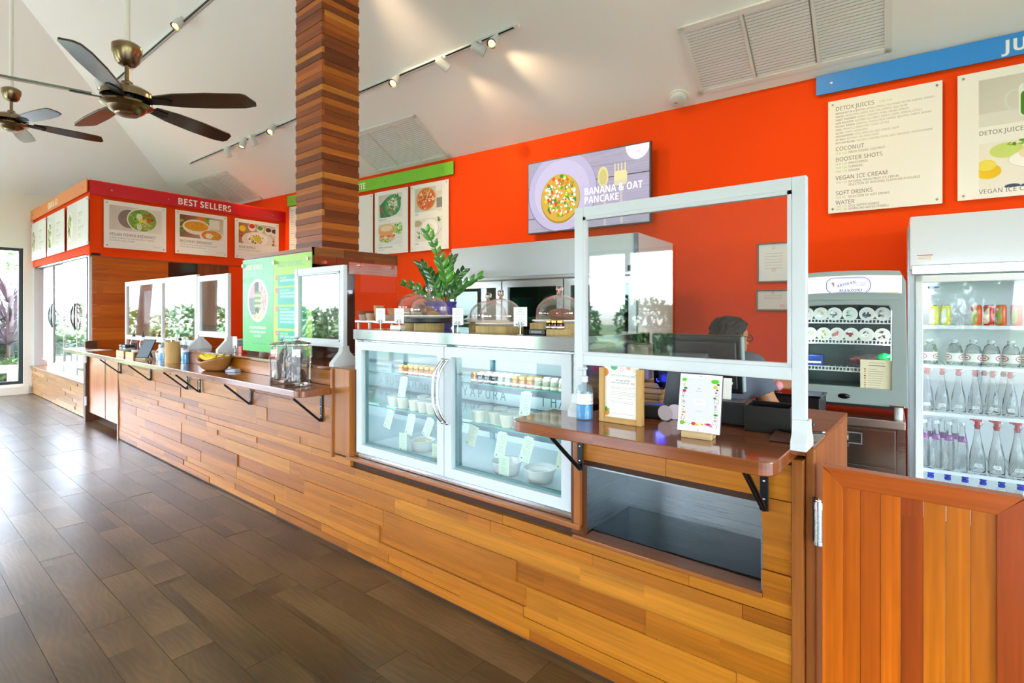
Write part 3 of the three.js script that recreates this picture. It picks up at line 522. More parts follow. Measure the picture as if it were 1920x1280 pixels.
  if (kind === 'pasta') { ell(g, w * 0.1, h * 0.2, w * 0.16, h * 0.14, '#b9a983'); ell(g, w * 0.55, h * 0.5, w * 0.32, h * 0.42, '#8d8794'); ell(g, w * 0.55, h * 0.48, w * 0.31, h * 0.41, '#fbf9f4'); blobs(g, w * 0.54, h * 0.52, w * 0.18, h * 0.26, 90, ['#efe2ac', '#e3d18c', '#f6efcd'], 3, 9, R); blobs(g, w * 0.54, h * 0.46, w * 0.1, h * 0.1, 16, greens, 4, 9, R); for (const p of [[0.9, 0.16], [0.13, 0.6], [0.16, 0.8], [0.87, 0.06]]) blobs(g, w * p[0], h * p[1], w * 0.05, h * 0.05, 6, ['#3f8a35', '#59a545'], 6, 12, R); g.strokeStyle = '#a9a8ae'; g.lineWidth = 5; g.beginPath(); g.moveTo(w * 0.98, h * 0.5); g.lineTo(w * 0.8, h * 0.85); g.stroke(); }
  if (kind === 'juice') { g.fillStyle = '#e6e2da'; g.fillRect(0, h * 0.72, w, h * 0.28); g.strokeStyle = '#d9e0d6'; g.lineWidth = w * 0.03; g.beginPath(); g.ellipse(w * 0.36, h * 0.52, w * 0.09, h * 0.2, 0, 0, 7); g.stroke(); g.fillStyle = '#eef2ea'; g.beginPath(); g.roundRect(w * 0.4, h * 0.2, w * 0.44, h * 0.7, w * 0.07); g.fill(); const q = g.createLinearGradient(w * 0.4, 0, w * 0.84, 0); q.addColorStop(0, '#3d7f14'); q.addColorStop(0.5, '#63b32a'); q.addColorStop(1, '#4c951c'); g.fillStyle = q; g.beginPath(); g.roundRect(w * 0.42, h * 0.36, w * 0.4, h * 0.52, w * 0.06); g.fill(); g.strokeStyle = '#c9d0c8'; g.lineWidth = 4; for (const e of [0.22, 0.26, 0.3]) { g.beginPath(); g.moveTo(w * 0.44, h * e); g.lineTo(w * 0.8, h * e); g.stroke(); } g.strokeStyle = '#3a2a22'; g.lineWidth = 6; g.beginPath(); g.moveTo(w * 0.7, h * 0.35); g.lineTo(w * 0.8, 0); g.stroke(); }
  if (kind === 'ice') { ell(g, w * 0.28, h * 0.2, w * 0.17, h * 0.16, '#cfe07a'); blobs(g, w * 0.44, h * 0.08, w * 0.16, h * 0.06, 14, greens, 5, 12, R); ell(g, w * 0.1, h * 0.62, w * 0.13, h * 0.16, '#f2c71a'); ell(g, w * 0.08, h * 0.48, w * 0.1, h * 0.12, '#f5e05a'); ell(g, w * 0.6, h * 0.42, w * 0.3, h * 0.2, '#fdfbf6', '#dcd6cc', 3); ell(g, w * 0.6, h * 0.3, w * 0.2, h * 0.16, '#efe0c0'); ell(g, w * 0.98, h * 0.66, w * 0.3, h * 0.22, '#fdfbf6', '#dcd6cc', 3); ell(g, w * 0.98, h * 0.58, w * 0.2, h * 0.15, '#b62a55'); for (const p of [[0.34, 0.98], [0.5, 0.99]]) ell(g, w * p[0], h * p[1], w * 0.08, h * 0.05, '#3a4a66'); }
  if (kind === 'cold') { ell(g, w * 0.3, h * 0.5, w * 0.3, h * 0.34, '#f7f7f2'); blobs(g, w * 0.3, h * 0.5, w * 0.2, h * 0.28, 50, [...greens, '#c4c9c6', '#e07a4a', '#8c8f96'], 6, 18, R); }
  g.restore();
}
const boltM = std(0xb9bcc0, 0.25, 1);
function board(name, label, cat, pos, turn, w, h, draw, px, bolts = 0.035, group) {
  const t = thing(name, label, cat, pos, turn, group);
  const pw = Math.round(w * px), ph = Math.round(h * px);
  printBoard('panel', w, h, 0.008, printMat(pw, ph, (g) => draw(g, pw, ph), 0.3), M.paper, t, [0, 0, 0.03]);
  if (bolts) for (const x of [-1, 1]) for (const y of [-1, 1]) { const X = x * (w / 2 - bolts), Y = y * (h / 2 - bolts); G().cyl([X, Y, 0.001], [X, Y, 0.04], 0.009, 0.009, 12).build('standoff_bolt', boltM, t); }
  return t;
}
const cream = (g, w, h) => { g.fillStyle = '#f6f4ed'; g.fillRect(0, 0, w, h); };
const GREY = '#77706c', PALE = '#b3aca4', LIME = '#b9d59a';
// three photo boards under the red sign
const bestBoards = [['VEGAN POWER BREAKFAST', 'salad', ['HUMMUS, SCRAMBLED TOFU, AVOCADO, SPROUTS, TOMATOES,', 'MUSHROOMS, SPINACH, CASHEWS'], 0.55], ['RECOVERY BREAKFAST', 'soup', ['TWO EGGS ANY STYLE, PUMPKIN SOUP, SOURDOUGH, YOGURT', 'COTTAGE CHEESE, SMOKED SALMON, HAM'], 1.468], ['POKE BOWLS', 'poke', ['FRESH TUNA OR SALMON, RICE, AVOCADO'], 2.387]];
bestBoards.forEach(([title, kind, lines, q], i) => board('menu_board', 'white menu board headed ' + title.toLowerCase() + ' with a photo above the words', 'menu board', sp(q, 2.732, 0.0), TH + PI / 2, 0.79, 0.672, (g, w, h) => {
  cream(g, w, h); food(g, w * 0.08, h * 0.09, w * 0.84, h * 0.52, kind, 20 + i);
  txt(g, title, w * 0.08, h * 0.735, h * 0.085, GREY, { sx: 0.86 }); lines.forEach((l, k) => txt(g, l, w * 0.08, h * (0.79 + k * 0.055), h * 0.038, PALE, { sx: 0.78 })); txt(g, 'THB 320', w * 0.92, h * 0.93, h * 0.045, LIME, { align: 'right' });
}, 700));
// three boards on the kiosk's front
[[-12.35, 'leftmost of three white menu boards under the orange sign, a blurred dish', 3], [-11.06, 'middle of three white menu boards under the orange sign, a salad bowl', 8], [-9.71, 'right of three white menu boards under the orange sign, dark jars', 12]].forEach(([x, label, seed]) => board('menu_board', label, 'menu board', [x, 2.745, -2.0], 0, 1.17, 0.665, (g, w, h) => {
  g.fillStyle = '#eef1ee'; g.fillRect(0, 0, w, h); food(g, 0, 0, w * 0.5, h, 'cold', seed);
  for (let k = 0; k < 4; k++) { txt(g, ['SANDWICHES', 'SALADS', 'YOGURT & FRUIT', 'SNACKS'][k], w * 0.56, h * (0.3 + k * 0.15), h * 0.06, '#9a9c9c'); txt(g, 'FRESH EVERY DAY', w * 0.56, h * (0.35 + k * 0.15), h * 0.035, '#b9bbba'); }
}, 420));
// header signs
function headerSign(label, pos, turn, len, h, color, draw, bolts, gloss = 0.3) {
  const t = thing('header_sign', label, 'sign', pos, turn), pw = Math.min(2048, Math.round(len * 420)), ph = Math.round(h * pw / len), side = std(color, 0.4);
  printBoard('panel', len, h, 0.012, printMat(pw, ph, (g) => { g.fillStyle = '#' + new THREE.Color(color).getHexString(); g.fillRect(0, 0, pw, ph); draw(g, pw, ph); }, gloss), side, t, [0, 0, 0.03]);
  for (const b of bolts) G().cyl([b - len / 2, 0, 0.001], [b - len / 2, 0, 0.042], 0.011, 0.011, 12).build('standoff_bolt', boltM, t);
}
headerSign('long red header sign with white letters best sellers', sp(1.46, 3.208, 0.0), TH + PI / 2, 2.93, 0.185, 0xd30f22, (g, w, h) => txt(g, 'BEST SELLERS', w * 0.378, h * 0.78, h * 0.75, '#fbf6ee', { bold: true, sx: 0.93 }), [0.25, 0.98, 1.9, 2.66]);
headerSign('long orange header sign with white letters grab and go', [-11.09, 3.235, -2.0], 0, 3.82, 0.185, 0xe8832a, (g, w, h) => txt(g, 'GRAB & GO', w * 0.37, h * 0.76, h * 0.74, '#fbf6ee', { bold: true, sx: 0.95 }), [0.15, 3.6]);
headerSign('long green header sign behind the column, white letters ending in rte', wp(-7.3, 3.482, 0), TH, 3.98, 0.182, 0x7fce1d, (g, w, h) => txt(g, 'À LA CARTE', w * 0.5395, h * 0.78, h * 0.74, '#fbf6ee', { bold: true, align: 'right', sx: 0.9 }), [0.12, 1.25, 2.6, 3.8]);
headerSign('long glossy blue header sign cut by the picture edge, white letters ju', wp(0.47, 3.54, 0), TH, 2.82, 0.172, 0x2f8fe6, (g, w, h) => txt(g, 'JUICES', w * 0.448, h * 0.79, h * 0.78, '#fbf6ee', { bold: true, sx: 1.0 }), [0.12, 2.7], 0.32);
// à la carte boards
board('menu_board', 'white text menu board left of the column, half hidden', 'menu board', wp(-8.83, 2.87, 0), TH, 0.8, 1.0, (g, w, h) => { cream(g, w, h); for (let k = 0; k < 22; k++) txt(g, k % 5 ? 'GRILLED CHICKEN WITH GREENS AND RICE' : 'MAINS', w * 0.06, h * (0.08 + k * 0.041), h * (k % 5 ? 0.02 : 0.036), k % 5 ? PALE : GREY); }, 420);
board('menu_board', 'white text menu board right behind the column, half hidden', 'menu board', wp(-7.375, 2.855, 0), TH, 0.8, 0.95, (g, w, h) => { cream(g, w, h); for (let k = 0; k < 22; k++) { const hd = k % 4 === 1; txt(g, hd ? 'BURGERS, WRAPS & CREAM' : 'CHICKEN, AVOCADO, TOMATO, LETTUCE, BASIL', w * 0.08, h * (0.06 + k * 0.042), h * (hd ? 0.034 : 0.021), hd ? GREY : PALE, { sx: 0.95 }); } }, 500);
const photoBoard = (s, label, a, b, wv) => board('menu_board', label, 'menu board', wp(s, 2.852, 0), TH, wv, 0.965, (g, w, h) => {
  cream(g, w, h); const X = w * 0.12, PW = w * 0.72;
  food(g, X, h * 0.06, PW, h * 0.36, a[1], 51); txt(g, a[0], X, h * 0.462, h * 0.036, GREY, { sx: 0.8 }); txt(g, a[2], X, h * 0.49, h * 0.019, PALE, { sx: 0.8 }); txt(g, 'THB 250', X + PW, h * 0.44, h * 0.024, LIME, { align: 'right' });
  food(g, X, h * 0.52, PW, h * 0.34, b[1], 57); txt(g, b[0], X, h * 0.905, h * 0.036, GREY, { sx: 0.8 }); txt(g, b[2], X, h * 0.935, h * 0.019, PALE, { sx: 0.8 }); txt(g, 'THB 290', X + PW, h * 0.9, h * 0.024, LIME, { align: 'right' });
}, 700);
photoBoard(-6.565, 'white menu board with a green salad photo above a bagel photo', ['POWER SALAD', 'power', 'CHICKEN, QUINOA, KALE, CASHEW, EGG'], ['SMOKED SALMON BAGEL', 'bagel', 'WITH CREAM CHEESE'], 0.73);
photoBoard(-5.77, 'white menu board with a pizza photo above a pasta photo', ['PIZZA', 'pizza', ''], ['PASTA', 'pasta', ''], 0.745);
// juice boards
board('menu_board', 'white text menu board headed detox juices on the orange wall', 'menu board', wp(-0.445, 2.875, 0), TH, 0.8, 1.0, (g, w, h) => {
  cream(g, w, h); const X = w * 0.07;
  const head = (s, y) => txt(g, s, X, h * y, h * 0.05, GREY, { sx: 0.92 });
  head('DETOX JUICES', 0.095); txt(g, 'THB 220', w * 0.47, h * 0.088, h * 0.024, LIME);
  const rows = [['BREAKFAST IN A BOTTLE:', 'MANGO, PAPAYA, FLAX, PEANUT BUTTER, ALMOND, SPINACH'], ['GREEN:', 'GREEN APPLE, LEMON, KIWI, FLAX, SPINACH, KALE, CELERY'], ['SWEET PARADISE:', 'MANGO, PINEAPPLE, PEARS, ORANGE, SPINACH'], ['SKIN BOOSTER:', 'WATERMELON, CARROT, PARSLEY, CELERY, SPINACH, LETTUCE'], ['PHUKET POWER:', 'PINEAPPLE, PASSION FRUIT, ORANGE, RED APPLE, CARROT, BANANA'], ['ZING:', 'PINEAPPLE, GREEN APPLE, CELERY, LETTUCE'], ['GLOW:', 'CARROT, GREEN APPLE'], ['GRASSHOPPER:', 'APPLE, BROCCOLI, KALE, PARSLEY, CELERY'], ['UP BEET:', 'BEETROOT, RED APPLE, CELERY'], ['BOTTOM BLEND:', 'COCONUT, ALMONDS, CACAO, OATS, CHIA SEEDS, PROTEIN POWDER']];
  rows.forEach(([a, b], k) => { const y = h * (0.128 + k * 0.0292); txt(g, a, X, y, h * 0.0235, GREY, { sx: 0.85 }); g.font = h * 0.0235 + 'px ' + FONT; txt(g, b, X + g.measureText(a + ' ').width * 0.85, y, h * 0.0235, PALE, { sx: 0.72 }); });
  head('COCONUT', 0.452); head('BOOSTER SHOTS', 0.546); head('VEGAN ICE CREAM', 0.71); head('SOFT DRINKS', 0.845); head('WATER', 0.94 - 0.012);
  const it = (p, s, y) => { txt(g, p, X, h * y, h * 0.026, '#bcd49c', { sx: 0.9 }); txt(g, s, X + w * 0.12, h * y, h * 0.026, '#8d8680', { sx: 0.9 }); };
  it('THB 140', 'FRESH YOUNG COCONUT', 0.484); it('THB 120', 'WHEATGRASS', 0.58); it('THB 120', 'TURMERIC', 0.612); it('THB 120', 'GINGER', 0.645); it('THB 120', 'NATURAL FRESH FRUIT ICE CREAM', 0.742); it('', 'SELECTION OF SEASONAL FLAVOURS AVAILABLE', 0.77); it('THB 60', 'SELECTION OF SOFT DRINKS', 0.876); it('THB 120', 'STILL WATER (500ML)', 0.956); it('THB 120', 'SPARKLING WATER (500ML)', 0.982);
}, 1100);
board('menu_board', 'white menu board with a green juice photo above an ice cream photo', 'menu board', wp(0.45, 2.882, 0), TH, 0.8, 1.0, (g, w, h) => {
  cream(g, w, h); food(g, w * 0.16, h * 0.07, w * 0.72, h * 0.37, 'juice', 71); txt(g, 'DETOX JUICES', w * 0.16, h * 0.505, h * 0.048, GREY, { sx: 0.95 });
  food(g, w * 0.16, h * 0.57, w * 0.72, h * 0.36, 'ice', 73); txt(g, 'VEGAN ICE CREAM', w * 0.16, h * 0.962, h * 0.048, GREY, { sx: 0.95 });
}, 800);
// the screen on its wall bracket
{
  const t = thing('television', 'wide flat screen on the orange wall showing banana and oat pancake', 'television', wp(-3.235, 2.87, 0.12), TH);
  const W = 1.56, H = 0.868;
  G().span(-W / 2, W / 2, -H / 2, H / 2, -0.03, 0.012, 0.006).span(-0.5, 0.5, -0.3, 0.25, -0.055, -0.03).build('case', std(0x5f6164, 0.35, 0.6), t);
  G().span(-0.25, 0.25, -0.15, 0.15, -0.118, -0.055).build('wall_mount', M.black, t);
  const tex = canvasTex(1024, 570, (g, w, h) => {
    g.fillStyle = '#aaa3b6'; g.fillRect(0, 0, w, h); const R = mulberry(8);
    for (let i = 0; i < 900; i++) { g.globalAlpha = 0.12 + R() * 0.2; g.fillStyle = R() < 0.55 ? '#7f7689' : '#cfc9da'; g.fillRect(R() * w, R() * h, 60 + R() * 200, 1 + R() * 2.5); } g.globalAlpha = 1;
    g.fillStyle = '#3b3640'; for (const y of [0.36, 0.8]) g.fillRect(0, h * y, w, 6);
    ell(g, w * 0.3, h * 0.47, w * 0.3, h * 0.56, '#867fa0'); ell(g, w * 0.3, h * 0.46, w * 0.295, h * 0.55, '#bdb5d2'); ell(g, w * 0.3, h * 0.46, w * 0.24, h * 0.44, '#c9c1dc');
    ell(g, w * 0.29, h * 0.56, w * 0.172, h * 0.345, '#a8842a'); ell(g, w * 0.29, h * 0.545, w * 0.168, h * 0.33, '#d2a93c'); blobs(g, w * 0.29, h * 0.53, w * 0.14, h * 0.29, 120, ['#f3efe8', '#e9e6f0', '#f08a1c', '#e9d42c', '#e55a12', '#6fae2a', '#f6f1d4', '#d8462a', '#3f8d3a'], 7, 16, R, 'cube'); blobs(g, w * 0.29, h * 0.53, w * 0.13, h * 0.26, 40, ['#fbf8f2', '#e8e4ea', '#5aa32e'], 6, 14, R);
    g.strokeStyle = '#ece3c0'; g.lineWidth = 20; g.lineCap = 'round'; for (const x of [0.66, 0.79]) { g.globalAlpha = 0.45; g.beginPath(); g.moveTo(w * x, h * 0.5); g.lineTo(w * (x + 0.005), h * 0.98); g.stroke(); } g.globalAlpha = 1;
    ell(g, w * 0.65, h * 0.35, w * 0.043, h * 0.14, '#ded393'); ell(g, w * 0.65, h * 0.35, w * 0.03, h * 0.1, '#cfc27c'); g.fillStyle = '#e6dca0'; g.beginPath(); g.roundRect(w * 0.737, h * 0.3, w * 0.1, h * 0.19, 24); g.fill(); for (let k = 0; k < 4; k++) g.fillRect(w * (0.74 + k * 0.026), h * 0.2, 9, h * 0.14);
    ell(g, w * 0.915, 0, w * 0.09, h * 0.19, '#e9e6ef'); txt(g, 'Café', w * 0.915, h * 0.1, 22, '#c5bfd0', { align: 'center', italic: true });
    g.globalAlpha = 0.22; g.fillStyle = '#b7aed0'; g.fillRect(w * 0.43, h * 0.42, w * 0.57, h * 0.35); g.globalAlpha = 1;
    txt(g, 'BANANA & OAT', w * 0.495, h * 0.56, 74, '#fdfbff', { bold: true, sx: 0.86 }); txt(g, 'PANCAKE', w * 0.495, h * 0.675, 74, '#fdfbff', { bold: true, sx: 0.86 });
  });
  const sm = std(0x000000, 0.25, 0, { emissive: 0xffffff, emissiveMap: tex, emissiveIntensity: 1.15 });
  printBoard('screen', W - 0.03, H - 0.03, 0.004, sm, M.black, t, [0, 0, 0.0135]);
}
{ const L = new THREE.RectAreaLight(0xe6e0f2, 0.35, 1.5, 0.82), p = wp(-3.235, 2.87, 0.16), q = wp(-3.235, 2.87, 1.2); L.name = 'television_light'; L.position.set(...p); L.lookAt(...q); scene.add(L); }
// framed certificates
[[-1.294, 1.962, 0.285, 0.375, 'framed white certificate with a pink seal, the upper of two'], [-1.302, 1.605, 0.29, 0.2, 'framed white certificate, the lower of two beside the ice cream freezer']].forEach(([s, y, w, h, label], i) => {
  const t = thing('certificate', label, 'certificate', wp(s, y, 0), TH), b = 0.012;
  G().span(-w / 2, w / 2, h / 2 - b, h / 2, 0, 0.02).span(-w / 2, w / 2, -h / 2, -h / 2 + b, 0, 0.02).span(-w / 2, -w / 2 + b, -h / 2, h / 2, 0, 0.02).span(w / 2 - b, w / 2, -h / 2, h / 2, 0, 0.02).build('frame', std(0x7a7672, 0.3, 0.6), t);
  printBoard('sheet', w - 2 * b, h - 2 * b, 0.006, printMat(256, Math.round(256 * h / w), (g, W, H) => { g.fillStyle = '#f1eff0'; g.fillRect(0, 0, W, H); ell(g, W / 2, H * 0.1, 10, 12, null, '#9a9a9a', 3); for (let k = 0; k < (i ? 3 : 6); k++) { g.fillStyle = '#b9b4b6'; g.fillRect(W * 0.2, H * (0.25 + k * 0.08), W * 0.6, 3); } ell(g, W * (i ? 0.8 : 0.5), H * (i ? 0.82 : 0.7), 15, 12, null, '#d98a92', 4); }), M.paper, t, [0, 0, 0.006]);
});
// poke bowl posters hung from the hood
{
  const mk = (x0, x1, label, draw) => {
    const w = x1 - x0, t = thing('poster_panel', label, 'poster', [(x0 + x1) / 2, 1.55, -2.085]), h = 0.77, px = 900;
    printBoard('panel', w, h, 0.006, printMat(Math.round(w * px), Math.round(h * px), draw, 0.4, { specularIntensity: 0.6 }), std(0x8fd3a0, 0.2), t);
    for (const x of w > 0.56 ? [-w / 2 + 0.03, w / 2 - 0.03] : [-w / 2 + 0.03]) G().cyl([x, h / 2 - 0.05, -0.008], [x, h / 2 - 0.05, 0.022], 0.016, 0.016, 16).build('bolt', M.chrome, t);
  };
  mk(-4.703, -4.167, 'green poke bowls poster with a photo of a lidded bowl', (g, w, h) => {
    const q = g.createLinearGradient(0, 0, 0, h); q.addColorStop(0, '#8fd3a8'); q.addColorStop(0.25, '#86cfa0'); q.addColorStop(0.65, '#63bf7a'); q.addColorStop(1, '#45c455'); g.fillStyle = q; g.fillRect(0, 0, w, h); g.globalAlpha = 0.5; g.fillStyle = '#49b35c'; g.fillRect(0, h * 0.2, w * 0.4, h * 0.06); g.globalAlpha = 1;
    txt(g, 'POKE BOWLS', w * 0.1, h * 0.115, h * 0.072, '#dff0b4', { bold: true, sx: 0.86 });
    ell(g, w * 0.5, h * 0.45, w * 0.34, h * 0.235, '#9cc7b4'); ell(g, w * 0.5, h * 0.45, w * 0.32, h * 0.225, '#d5e6dc', '#eef7f2', 8); g.save(); g.beginPath(); g.ellipse(w * 0.5, h * 0.45, w * 0.29, h * 0.2, 0, 0, 7); g.clip(); const R = mulberry(3);
    g.fillStyle = '#c89a98'; g.fillRect(0, h * 0.2, w * 0.45, h * 0.22); g.fillStyle = '#6d7c74'; g.fillRect(w * 0.1, h * 0.42, w * 0.35, h * 0.3); g.fillStyle = '#cdb3a8'; g.fillRect(w * 0.55, h * 0.2, w * 0.4, h * 0.5); blobs(g, w * 0.68, h * 0.45, w * 0.1, h * 0.15, 30, ['#d9a79a', '#c78f86', '#e3c9ba'], 8, 18, R); g.fillStyle = '#2f3a2c'; g.fillRect(w * 0.4, h * 0.25, w * 0.14, h * 0.12); for (let k = 0; k < 8; k++) ell(g, w * 0.5, h * (0.37 + k * 0.028), w * 0.11, h * 0.017, k % 2 ? '#b7d67a' : '#4b8a3a'); ell(g, w * 0.48, h * 0.56, w * 0.07, h * 0.035, '#1f2c28'); blobs(g, w * 0.5, h * 0.63, w * 0.18, h * 0.05, 40, ['#d9cf4a', '#bcae2e', '#eae48a'], 8, 15, R); g.restore();
    ['CHOOSE AN EXISTING BOWL', 'FROM OUR MENU, BELOW', 'OR CREATE'].forEach((s, k) => txt(g, s, w * 0.5, h * (0.755 + k * 0.045), h * 0.034, '#eaf6e6', { bold: true, align: 'center', sx: 0.85 })); txt(g, 'VEGAN OPTIONS AVAILABLE', w * 0.55, h * 0.925, h * 0.03, '#3fa06a', { bold: true, align: 'center', sx: 0.8 });
  });
  mk(-4.165, -3.598, 'lime green build your own poster with teal list boxes', (g, w, h) => {
    const q = g.createLinearGradient(0, 0, 0, h); q.addColorStop(0, '#a5d95c'); q.addColorStop(1, '#c3d84f'); g.fillStyle = q; g.fillRect(0, 0, w, h); txt(g, 'BUILD YOUR OWN...', w * 0.12, h * 0.12, h * 0.07, '#7fbf72', { bold: true, sx: 0.78 });
    [[0.2, 0.11, 1], [0.33, 0.17, 2], [0.52, 0.22, 4], [0.765, 0.15, 3], [0.935, 0.08, 1]].forEach(([y, hh, n], k) => { g.fillStyle = k > 2 ? '#25b98f' : '#45bfa4'; g.fillRect(w * 0.12, h * y, w * 0.76, h * hh); ell(g, w * 0.1, h * (y + 0.025), w * 0.045, h * 0.024, '#d9695a'); txt(g, String(k + 1), w * 0.1, h * (y + 0.036), h * 0.03, '#fff4e8', { bold: true, align: 'center' }); txt(g, ['PICK A BASE', 'PICK A PROTEIN', 'PICK TOPPINGS', 'PICK A SAUCE', 'PICK A CRUNCH'][k], w * 0.19, h * (y + 0.036), h * 0.026, '#b7e08a', { bold: true, sx: 0.9 }); for (let r = 0; r < n; r++) txt(g, ['WHITE RICE, BROWN RICE, QUINOA', 'TUNA, SALMON, CHICKEN, TOFU', 'AVOCADO, MANGO, EDAMAME, CORN', 'CARROT, CUCUMBER, SEAWEED'][(r + k) % 4], w * 0.19, h * (y + 0.066 + r * 0.033), h * 0.027, '#e6f5ea', { bold: true, sx: 0.68 }); });
  });
}
// ------------------------------------------------------------------ two-door display fridge in the counter
const coolLight = (w, h, pos, aim, inten, name) => { const L = new THREE.RectAreaLight(0xe4f4ff, inten, w, h); L.name = name; L.position.set(...pos); L.lookAt(...aim); scene.add(L); return L; };
const DX0 = -2.835, DX1 = -1.262, FZ = -1.94;
{
  const t = thing('display_fridge', 'low two-door glass display fridge with white door frames set in the counter', 'fridge'), mirror = std(0xdfe9ea, 0.06, 1), liner = std(0xe9f4f5, 0.22), grey = std(0x7d95a3, 0.4);
  G().span(DX0 - 0.02, DX1 + 0.03, 1.325, 1.388, -2.66, -1.93, 0.004).build('top_slab', std(0xb4c0ca, 0.09, 1), t);
  G().span(DX0 - 0.02, DX1 + 0.03, 0.603, 0.628, -2.66, -1.945).build('bottom_strip', M.chrome, t);
  G().span(DX0 + 0.0, DX1 + 0.01, 0.628, 0.66, -2.64, -1.99).build('plinth', M.black, t);
  for (const [a, b] of [[DX0 - 0.026, DX0 - 0.005], [DX1 + 0.006, DX1 + 0.03]]) G().span(a, b, 0.628, 1.325, -2.66, -1.95).build('side_panel', std(0xb9c0c4, 0.15, 1), t);
  G().span(DX0, DX1, 0.66, 0.668, -2.62, -1.99).build('floor_plate', std(0xdfe9ee, 0.25, 0.3), t);
  G().span(DX0, DX1, 0.66, 1.325, -2.64, -2.62).build('back_panel', liner, t);
  G().span(DX0 - 0.005, DX0 + 0.006, 0.66, 1.325, -2.62, -1.99).build('mirror_side', mirror, t); G().span(DX1 - 0.006, DX1 + 0.006, 0.66, 1.325, -2.62, -1.99).build('mirror_side', mirror, t);
  G().span(DX0, DX1, 1.315, 1.325, -2.62, -1.99).build('ceiling_panel', liner, t);
  G().span(-1.72, -1.69, 0.668, 1.315, -2.62, -2.6).span(-2.32, -2.29, 0.668, 1.315, -2.62, -2.6).build('back_mullion', std(0x93b4bd, 0.2, 0.5), t);
  G().span(-2.08, -2.03, 0.66, 1.32, -2.05, -1.985).build('centre_post', std(0x3c6a70, 0.2), t);
  for (const y of [1.12, 0.905]) {
    const s = new THREE.Group(); s.name = 'shelf'; t.add(s); const dz = y > 1 ? -2.42 : -2.48;
    G().span(DX0 + 0.01, DX1 - 0.01, y - 0.006, y, dz, -2.06).build('pane', M.shelfGlass, s); G().span(DX0 + 0.01, DX1 - 0.01, y - 0.006, y, -2.06, -2.058).build('glass_edge', M.glassEdge, s);
    for (const [a, b] of [[-2.66, -2.1], [-2.02, -1.28]]) G().span(a, b, y - 0.042, y - 0.007, -2.13, -2.1).build('support_rail', grey, s);
    G().span(DX0, DX1, y - 0.03, y - 0.006, -2.62, dz).build('rear_rail', grey, s);
  }
  // lettered band on the back
  const band = printMat(2048, 160, (g, w, h) => { g.fillStyle = '#f4fbfc'; g.fillRect(0, 0, w, h); for (let k = 0; k < 2; k++) { const s = 'THANYAPURA', x0 = 0.006 + k * 0.588; g.font = '100px ' + FONT; g.fillStyle = '#5f93a8'; for (let i = 0; i < 10; i++) txt(g, s[i], w * (x0 + i * 0.0425), h * 0.8, 112, '#3f7f96', { sx: 0.9 }); } }, 0.3);
  printBoard('lettered_band', 1.565, 0.122, 0.004, band, M.paper, t, [-2.05, 0.965, -2.596]);
  G().span(DX0 + 0.05, DX1 - 0.05, 1.3, 1.314, -2.05, -2.02).build('light_strip', M.ledWhite, t);
  G().span(DX0 + 0.05, DX1 - 0.05, 0.885, 0.897, -2.14, -2.131).build('light_strip', M.ledWhite, t);
  coolLight(1.45, 0.03, [-2.05, 1.296, -2.035], [-2.05, 0.9, -2.35], 24, 'fridge_light');
  coolLight(1.45, 0.02, [-2.05, 0.883, -2.136], [-2.05, 0.66, -2.3], 22, 'fridge_light');
  // doors
  for (const [a, b, hx] of [[DX0, -2.056, -2.068], [-2.05, DX1, -2.032]]) {
    const d = new THREE.Group(); d.name = 'door'; t.add(d); const f = 0.05, m = (z) => new THREE.Matrix4().makeTranslation(0, 0, z), y0 = 0.632, y1 = 1.313, z0 = FZ - 0.035;
    const fr = G(); for (const poly of [[[a, y1], [b, y1], [b - f, y1 - f], [a + f, y1 - f]], [[a, y0], [a + f, y0 + f], [b - f, y0 + f], [b, y0]], [[a, y0], [a, y1], [a + f, y1 - f], [a + f, y0 + f]], [[b, y0], [b - f, y0 + f], [b - f, y1 - f], [b, y1]]]) fr.ext(poly.reverse(), 0.034, m(z0), 0.0006);
    fr.build('frame', std(0xd2dcdf, 0.3), d);
    G().span(a + f - 0.012, b - f + 0.012, y0 + f - 0.012, y1 - f + 0.012, z0 + 0.02, z0 + 0.024).build('pane', M.fridgeGlass, d);
    G().span(a + f, a + f + 0.012, y0 + f, y1 - f, z0 - 0.012, z0 + 0.004).span(b - f - 0.012, b - f, y0 + f, y1 - f, z0 - 0.012, z0 + 0.004).span(a + f, b - f, y0 + f, y0 + f + 0.012, z0 - 0.012, z0 + 0.004).build('gasket', std(0x4d7a80, 0.3), d);
    const pts = []; for (let k = -1; k <= 1.001; k += 0.2) pts.push([hx + (hx < -2.05 ? 1 : 1) * -0.03 * (1 - k * k) + 0.012, 1.08 + 0.163 * k, FZ + 0.008 + 0.04 * (1 - k * k * k * k)]);
    G().tube(pts, 0.008, 24, 10).sph(...pts[0], 0.011).sph(...pts[pts.length - 1], 0.011).build('handle', M.chrome, d);
  }
}
